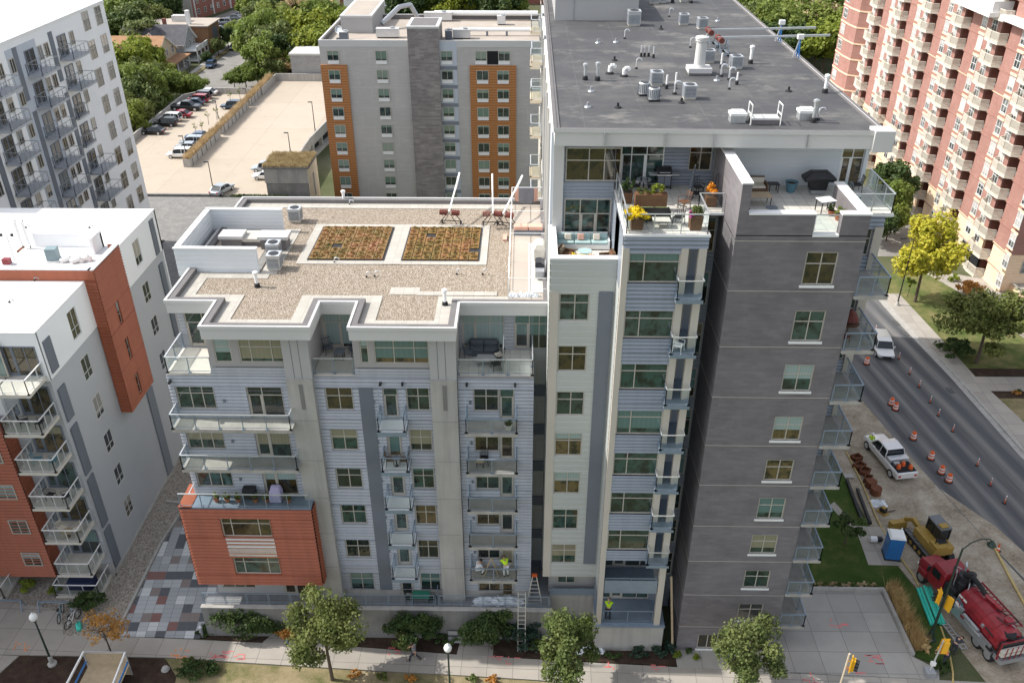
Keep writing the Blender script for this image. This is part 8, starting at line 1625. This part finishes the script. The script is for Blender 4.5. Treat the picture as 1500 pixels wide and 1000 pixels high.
t=thing('storage_box','teal storage tub on the narrow strip right of the brick wall','storage box',(17.9,44.6,D)); a=MB(); a.box(-.3,.3,-.35,.35,0,.5,'teal_paint'); a.build('box',t,loc=(0,0,0)); a=MB(); a.box(-.33,.33,-.38,.38,.5,.56,'alum'); a.build('lid',t,loc=(0,0,0))
table(18.0,46.2,D,0,'small glass table by the corner door',.35,.3,.6,'black_metal','clear_glass'); chair(18.7,46.4,D,R(-90),'black chair by the corner door')
# sofa terrace on the pale bay
E_=27.83
sofa(3.4,45.9,E_,0,'white and teal three-seat sofa on the sunken terrace',1.45,'white_plastic','cushion_teal',3,'cushion_teal'); 
for i,(x,m) in enumerate([(2.55,'cushion_cream'),(3.3,'pink_board'),(4.2,'cushion_cream')]): a=MB(); a.box(-.2,.2,-.06,.06,0,.36,m); o=a.build('pillow',off=(0,0,0),loc=(x,45.85,E_+.5),bevel=.05); o.rotation_euler.x=R(-20); tag(o,['cream pillow at the left end of the teal sofa','pinkish pillow in the middle of the teal sofa','cream pillow at the right end of the teal sofa'][i],'pillow')
sofa(2.35,44.1,E_,R(70),'brown wicker armchair with cushions, left side of the sunken terrace',.38,'wicker','wood',1,'pale_wood'); sofa(4.65,43.6,E_,R(-80),'brown wicker armchair, right side of the sunken terrace',.35,'wicker','wood',1,'wood')
table(3.45,44.5,E_,0,'round glass table on the sunken terrace',.4,0,.45,'white_plastic','cushion_teal',True)
t=thing('planter','white round planter of mixed flowers at the front of the sunken terrace','planter',(3.1,43.1,E_)); a=MB(); loft(a,[[(-.8,-.25,0),(.8,-.25,0),(.8,.25,0),(-.8,.25,0)],[(-.9,-.3,.55),(.9,-.3,.55),(.9,.3,.55),(-.9,.3,.55)]],'white_paint'); a.build('box',t,loc=(0,0,0)); a=MB(); leaves(a,(0,0,.7),(.9,.3,.25),450,.1,'leaf_mid',10,rn); leaves(a,(-.2,0,.8),(.7,.25,.2),160,.08,'flower_yellow',6,rn); leaves(a,(.6,0,.8),(.25,.2,.18),90,.08,'flower_orange',5,rn); a.build('plant',t,loc=(0,0,0))
# wing terraces
F7=21.16
sofa(-2.4,44.9,F7,0,'dark gray outdoor sofa under the penthouse windows, right terrace',.85,'cushion_gray','cushion_gray',2); chair(-3.3,44.3,F7,R(90),'dark gray lounge chair left of the gray sofa','cushion_gray','cushion_gray'); table(-2.2,43.75,F7,0,'low gray table before the gray sofa',.55,.4,.4,'dark_panel','gray_panel'); chair(-1.6,43.1,F7,R(200),'black chair on the sunlit edge of the right terrace'); chair(-1.45,44.0,F7,R(-60),'black chair with a pale cushion by the divider','black_metal','cushion_cream')
chair(-11.9,44.8,F7,R(30),'dark chair in the left of the middle recess terrace','cushion_gray','cushion_gray'); chair(-10.3,44.6,F7,R(-60),'dark chair in the right of the middle recess terrace','cushion_gray','cushion_gray'); table(-11.1,44.2,F7,0,'small dark table in the middle recess terrace',.3,.3,.5,'black_metal','dark_panel')
# balconies
pot(-.85,41.5,FL[6],'pale pot with branches on the top right-hand balcony','leaf_dark',.25,.4,'stone_base',False,.25,60)
table(-2.6,41.7,FL[5],0,'tan folding stool on the second right-hand balcony',.25,.2,.5,'black_metal','pale_wood',cat='stool'); chair(-2.35,42.05,FL[5],0,'black grill-like chair behind the tan stool','black_metal')
for f,l in ((5,'upper'),): 
    chair(-8.15,41.85,FL[f],R(90),'wicker chair left on the small white balcony of the fifth floor','wicker'); chair(-7.3,41.85,FL[f],R(-90),'wicker chair right on the small white balcony of the fifth floor','wicker'); table(-7.75,41.7,FL[f],0,'small dark table on the small white balcony',.25,0,.65,'black_metal','dark_panel',True)
for i,x in enumerate((-19.5,-18.8,-18.1,-17.0,-16.3,-14.9)):
    pot(x,41.75,11.84,'potted plant in the row on the deck above the red box','leaf_mid' if i%2 else 'leaf_yellowgreen',.18,.28,'terracotta',False,.4,190,'pots on the deck of the red box')
t=thing('grill','black covered grill on the deck above the red box','grill',(-17.4,42.05,11.84)); a=MB(); a.box(-.4,.4,-.25,.25,.1,.9,'black_metal'); a.build('cover',t,loc=(0,0,0),bevel=.05)
t=thing('covered_chair','chair under a pale lilac cover on the deck above the red box','covered chair',(-15.7,41.95,11.84)); a=MB(); loft(a,[[(-.4,-.35,0),(.4,-.35,0),(.4,.35,0),(-.4,.35,0)],[(-.38,-.33,.6),(.38,-.33,.6),(.4,.35,.65),(-.4,.35,.65)],[(-.25,.0,1.0),(.25,.0,1.0),(.3,.3,1.05),(-.3,.3,1.05)]],'lilac'); a.build('cover',t,loc=(0,0,0),bevel=.08)
mat('lilac_',(.5,.45,.6),.9)
chair(8.35,39.9,FL[8],R(-90),'white plastic chair on the eighth floor corner balcony','white_plastic') if 0 else chair(8.4,39.95,FL[8],R(60),'white chair on a small balcony of the middle bay','white_plastic')
t=thing('patio_umbrella','dark red closed umbrella and table on the second highest corner balcony','umbrella',(18.1,41.9,FL[8])); a=MB(); a.tube((0,0,0),(0,0,1.6),.03,'wood'); a.build('pole',t,loc=(0,0,0)); a=MB(); a.lathe([(.55,.72),(.55,.76)],(0,0,0),'wood',14); a.build('tabletop',t,loc=(0,0,0)); a=MB(); a.lathe([(.5,1.0),(.3,1.35),(.03,1.6)],(0,0,0),'weight_red',12); a.build('canopy',t,loc=(0,0,0))
chair(17.6,41.0,FL[8],R(40),'reddish chair on the second highest corner balcony','weight_red')
table(-6.9,41.9,2.73,0,'green oval table on the ground terrace',.6,.35,.72,'dark_green','green_cloth'); chair(-7.7,41.9,2.73,R(90),'green chair left of the green table','dark_green'); chair(-6.1,41.9,2.73,R(-90),'green chair right of the green table','dark_green')
# furniture on the left building's balconies
for i,z in enumerate((5.7,8.8,11.95,15.1)):
    chair(-32.6,45.2,z,R(60+i*20),'%s chair on the %s balcony of the left building, left of two'%(['cream','black','blue','black'][i],['lowest but one','third','fourth','fifth'][i]),['cushion_cream','black_metal','teal_paint','black_metal'][i],'cushion_cream' if i==0 else None); chair(-31.5,45.1,z,R(-50-i*10),'%s chair on the %s balcony of the left building, right of two'%(['cream','black','blue','black'][i],['lowest but one','third','fourth','fifth'][i]),['cushion_cream','black_metal','teal_paint','black_metal'][i],'cushion_cream' if i==0 else None)
table(-32.1,44.8,5.7,0,'round wicker table between the cream chairs',.35,0,.5,'wicker','pale_wood',True)
t=thing('covered_furniture','garden furniture under a dark blue cover on the ground balcony','covered furniture',(-32.6,45.2,.36)); a=MB(); loft(a,[[(-1.0,-.5,0),(1.0,-.5,0),(1.0,.5,0),(-1.0,.5,0)],[(-.95,-.45,.7),(.95,-.45,.7),(.95,.5,.8),(-.95,.5,.8)]],'navy_cloth'); a.build('cover',t,loc=(0,0,0),bevel=.12)
# unseen wing added to the left neighbour to cast the left sidewalk's shade
b=MB(); b.box(-95,-44.5,37.2,46.1,0,23.5,'pale_gray_wall'); b.box(-95.1,-44.4,37.1,46.15,23.5,23.8,'white_paint'); b.build('unseen_wing',B)
for z in (2,5.2,8.3,11.4,14.5,17.6): 
    for y in (38.5,42): window(B,-44.5,y,z,1.4,1.7,face='r',cols=(.5,),rows=(.4,),glass='glass_far')
# ---------- give look-alikes their place ----------
bpy.context.view_layer.update()
def proj(o):
    p=o.matrix_world.translation-Vector((0,0,CH)); d=p.dot(Vector((-_b*_c,_a*_c,-_s))); return p.dot(Vector((_a,_b,0)))/d, -p.dot(Vector((-_b*_s,_a*_s,_c)))/d
by={}
for o in scene.objects:
    if o.parent is None and o.get('label') and o.get('group') in ('trees behind the buildings','roof drains on the black roof','saplings in the deck planters','pots on the deck of the red box','weeds in the verge','shrubs in the mulch strip'): by.setdefault(o['label'],[]).append(o)
ordn=['leftmost','second from left','third from left','fourth from left','fifth from left','sixth from left','seventh from left','eighth from left','ninth from left','tenth from left']
for l,os_ in by.items():
    if len(os_)<2: continue
    os_.sort(key=lambda o:proj(o)[0])
    for i,o in enumerate(os_): o['label']=l+', '+('rightmost' if i==len(os_)-1 else ordn[i])
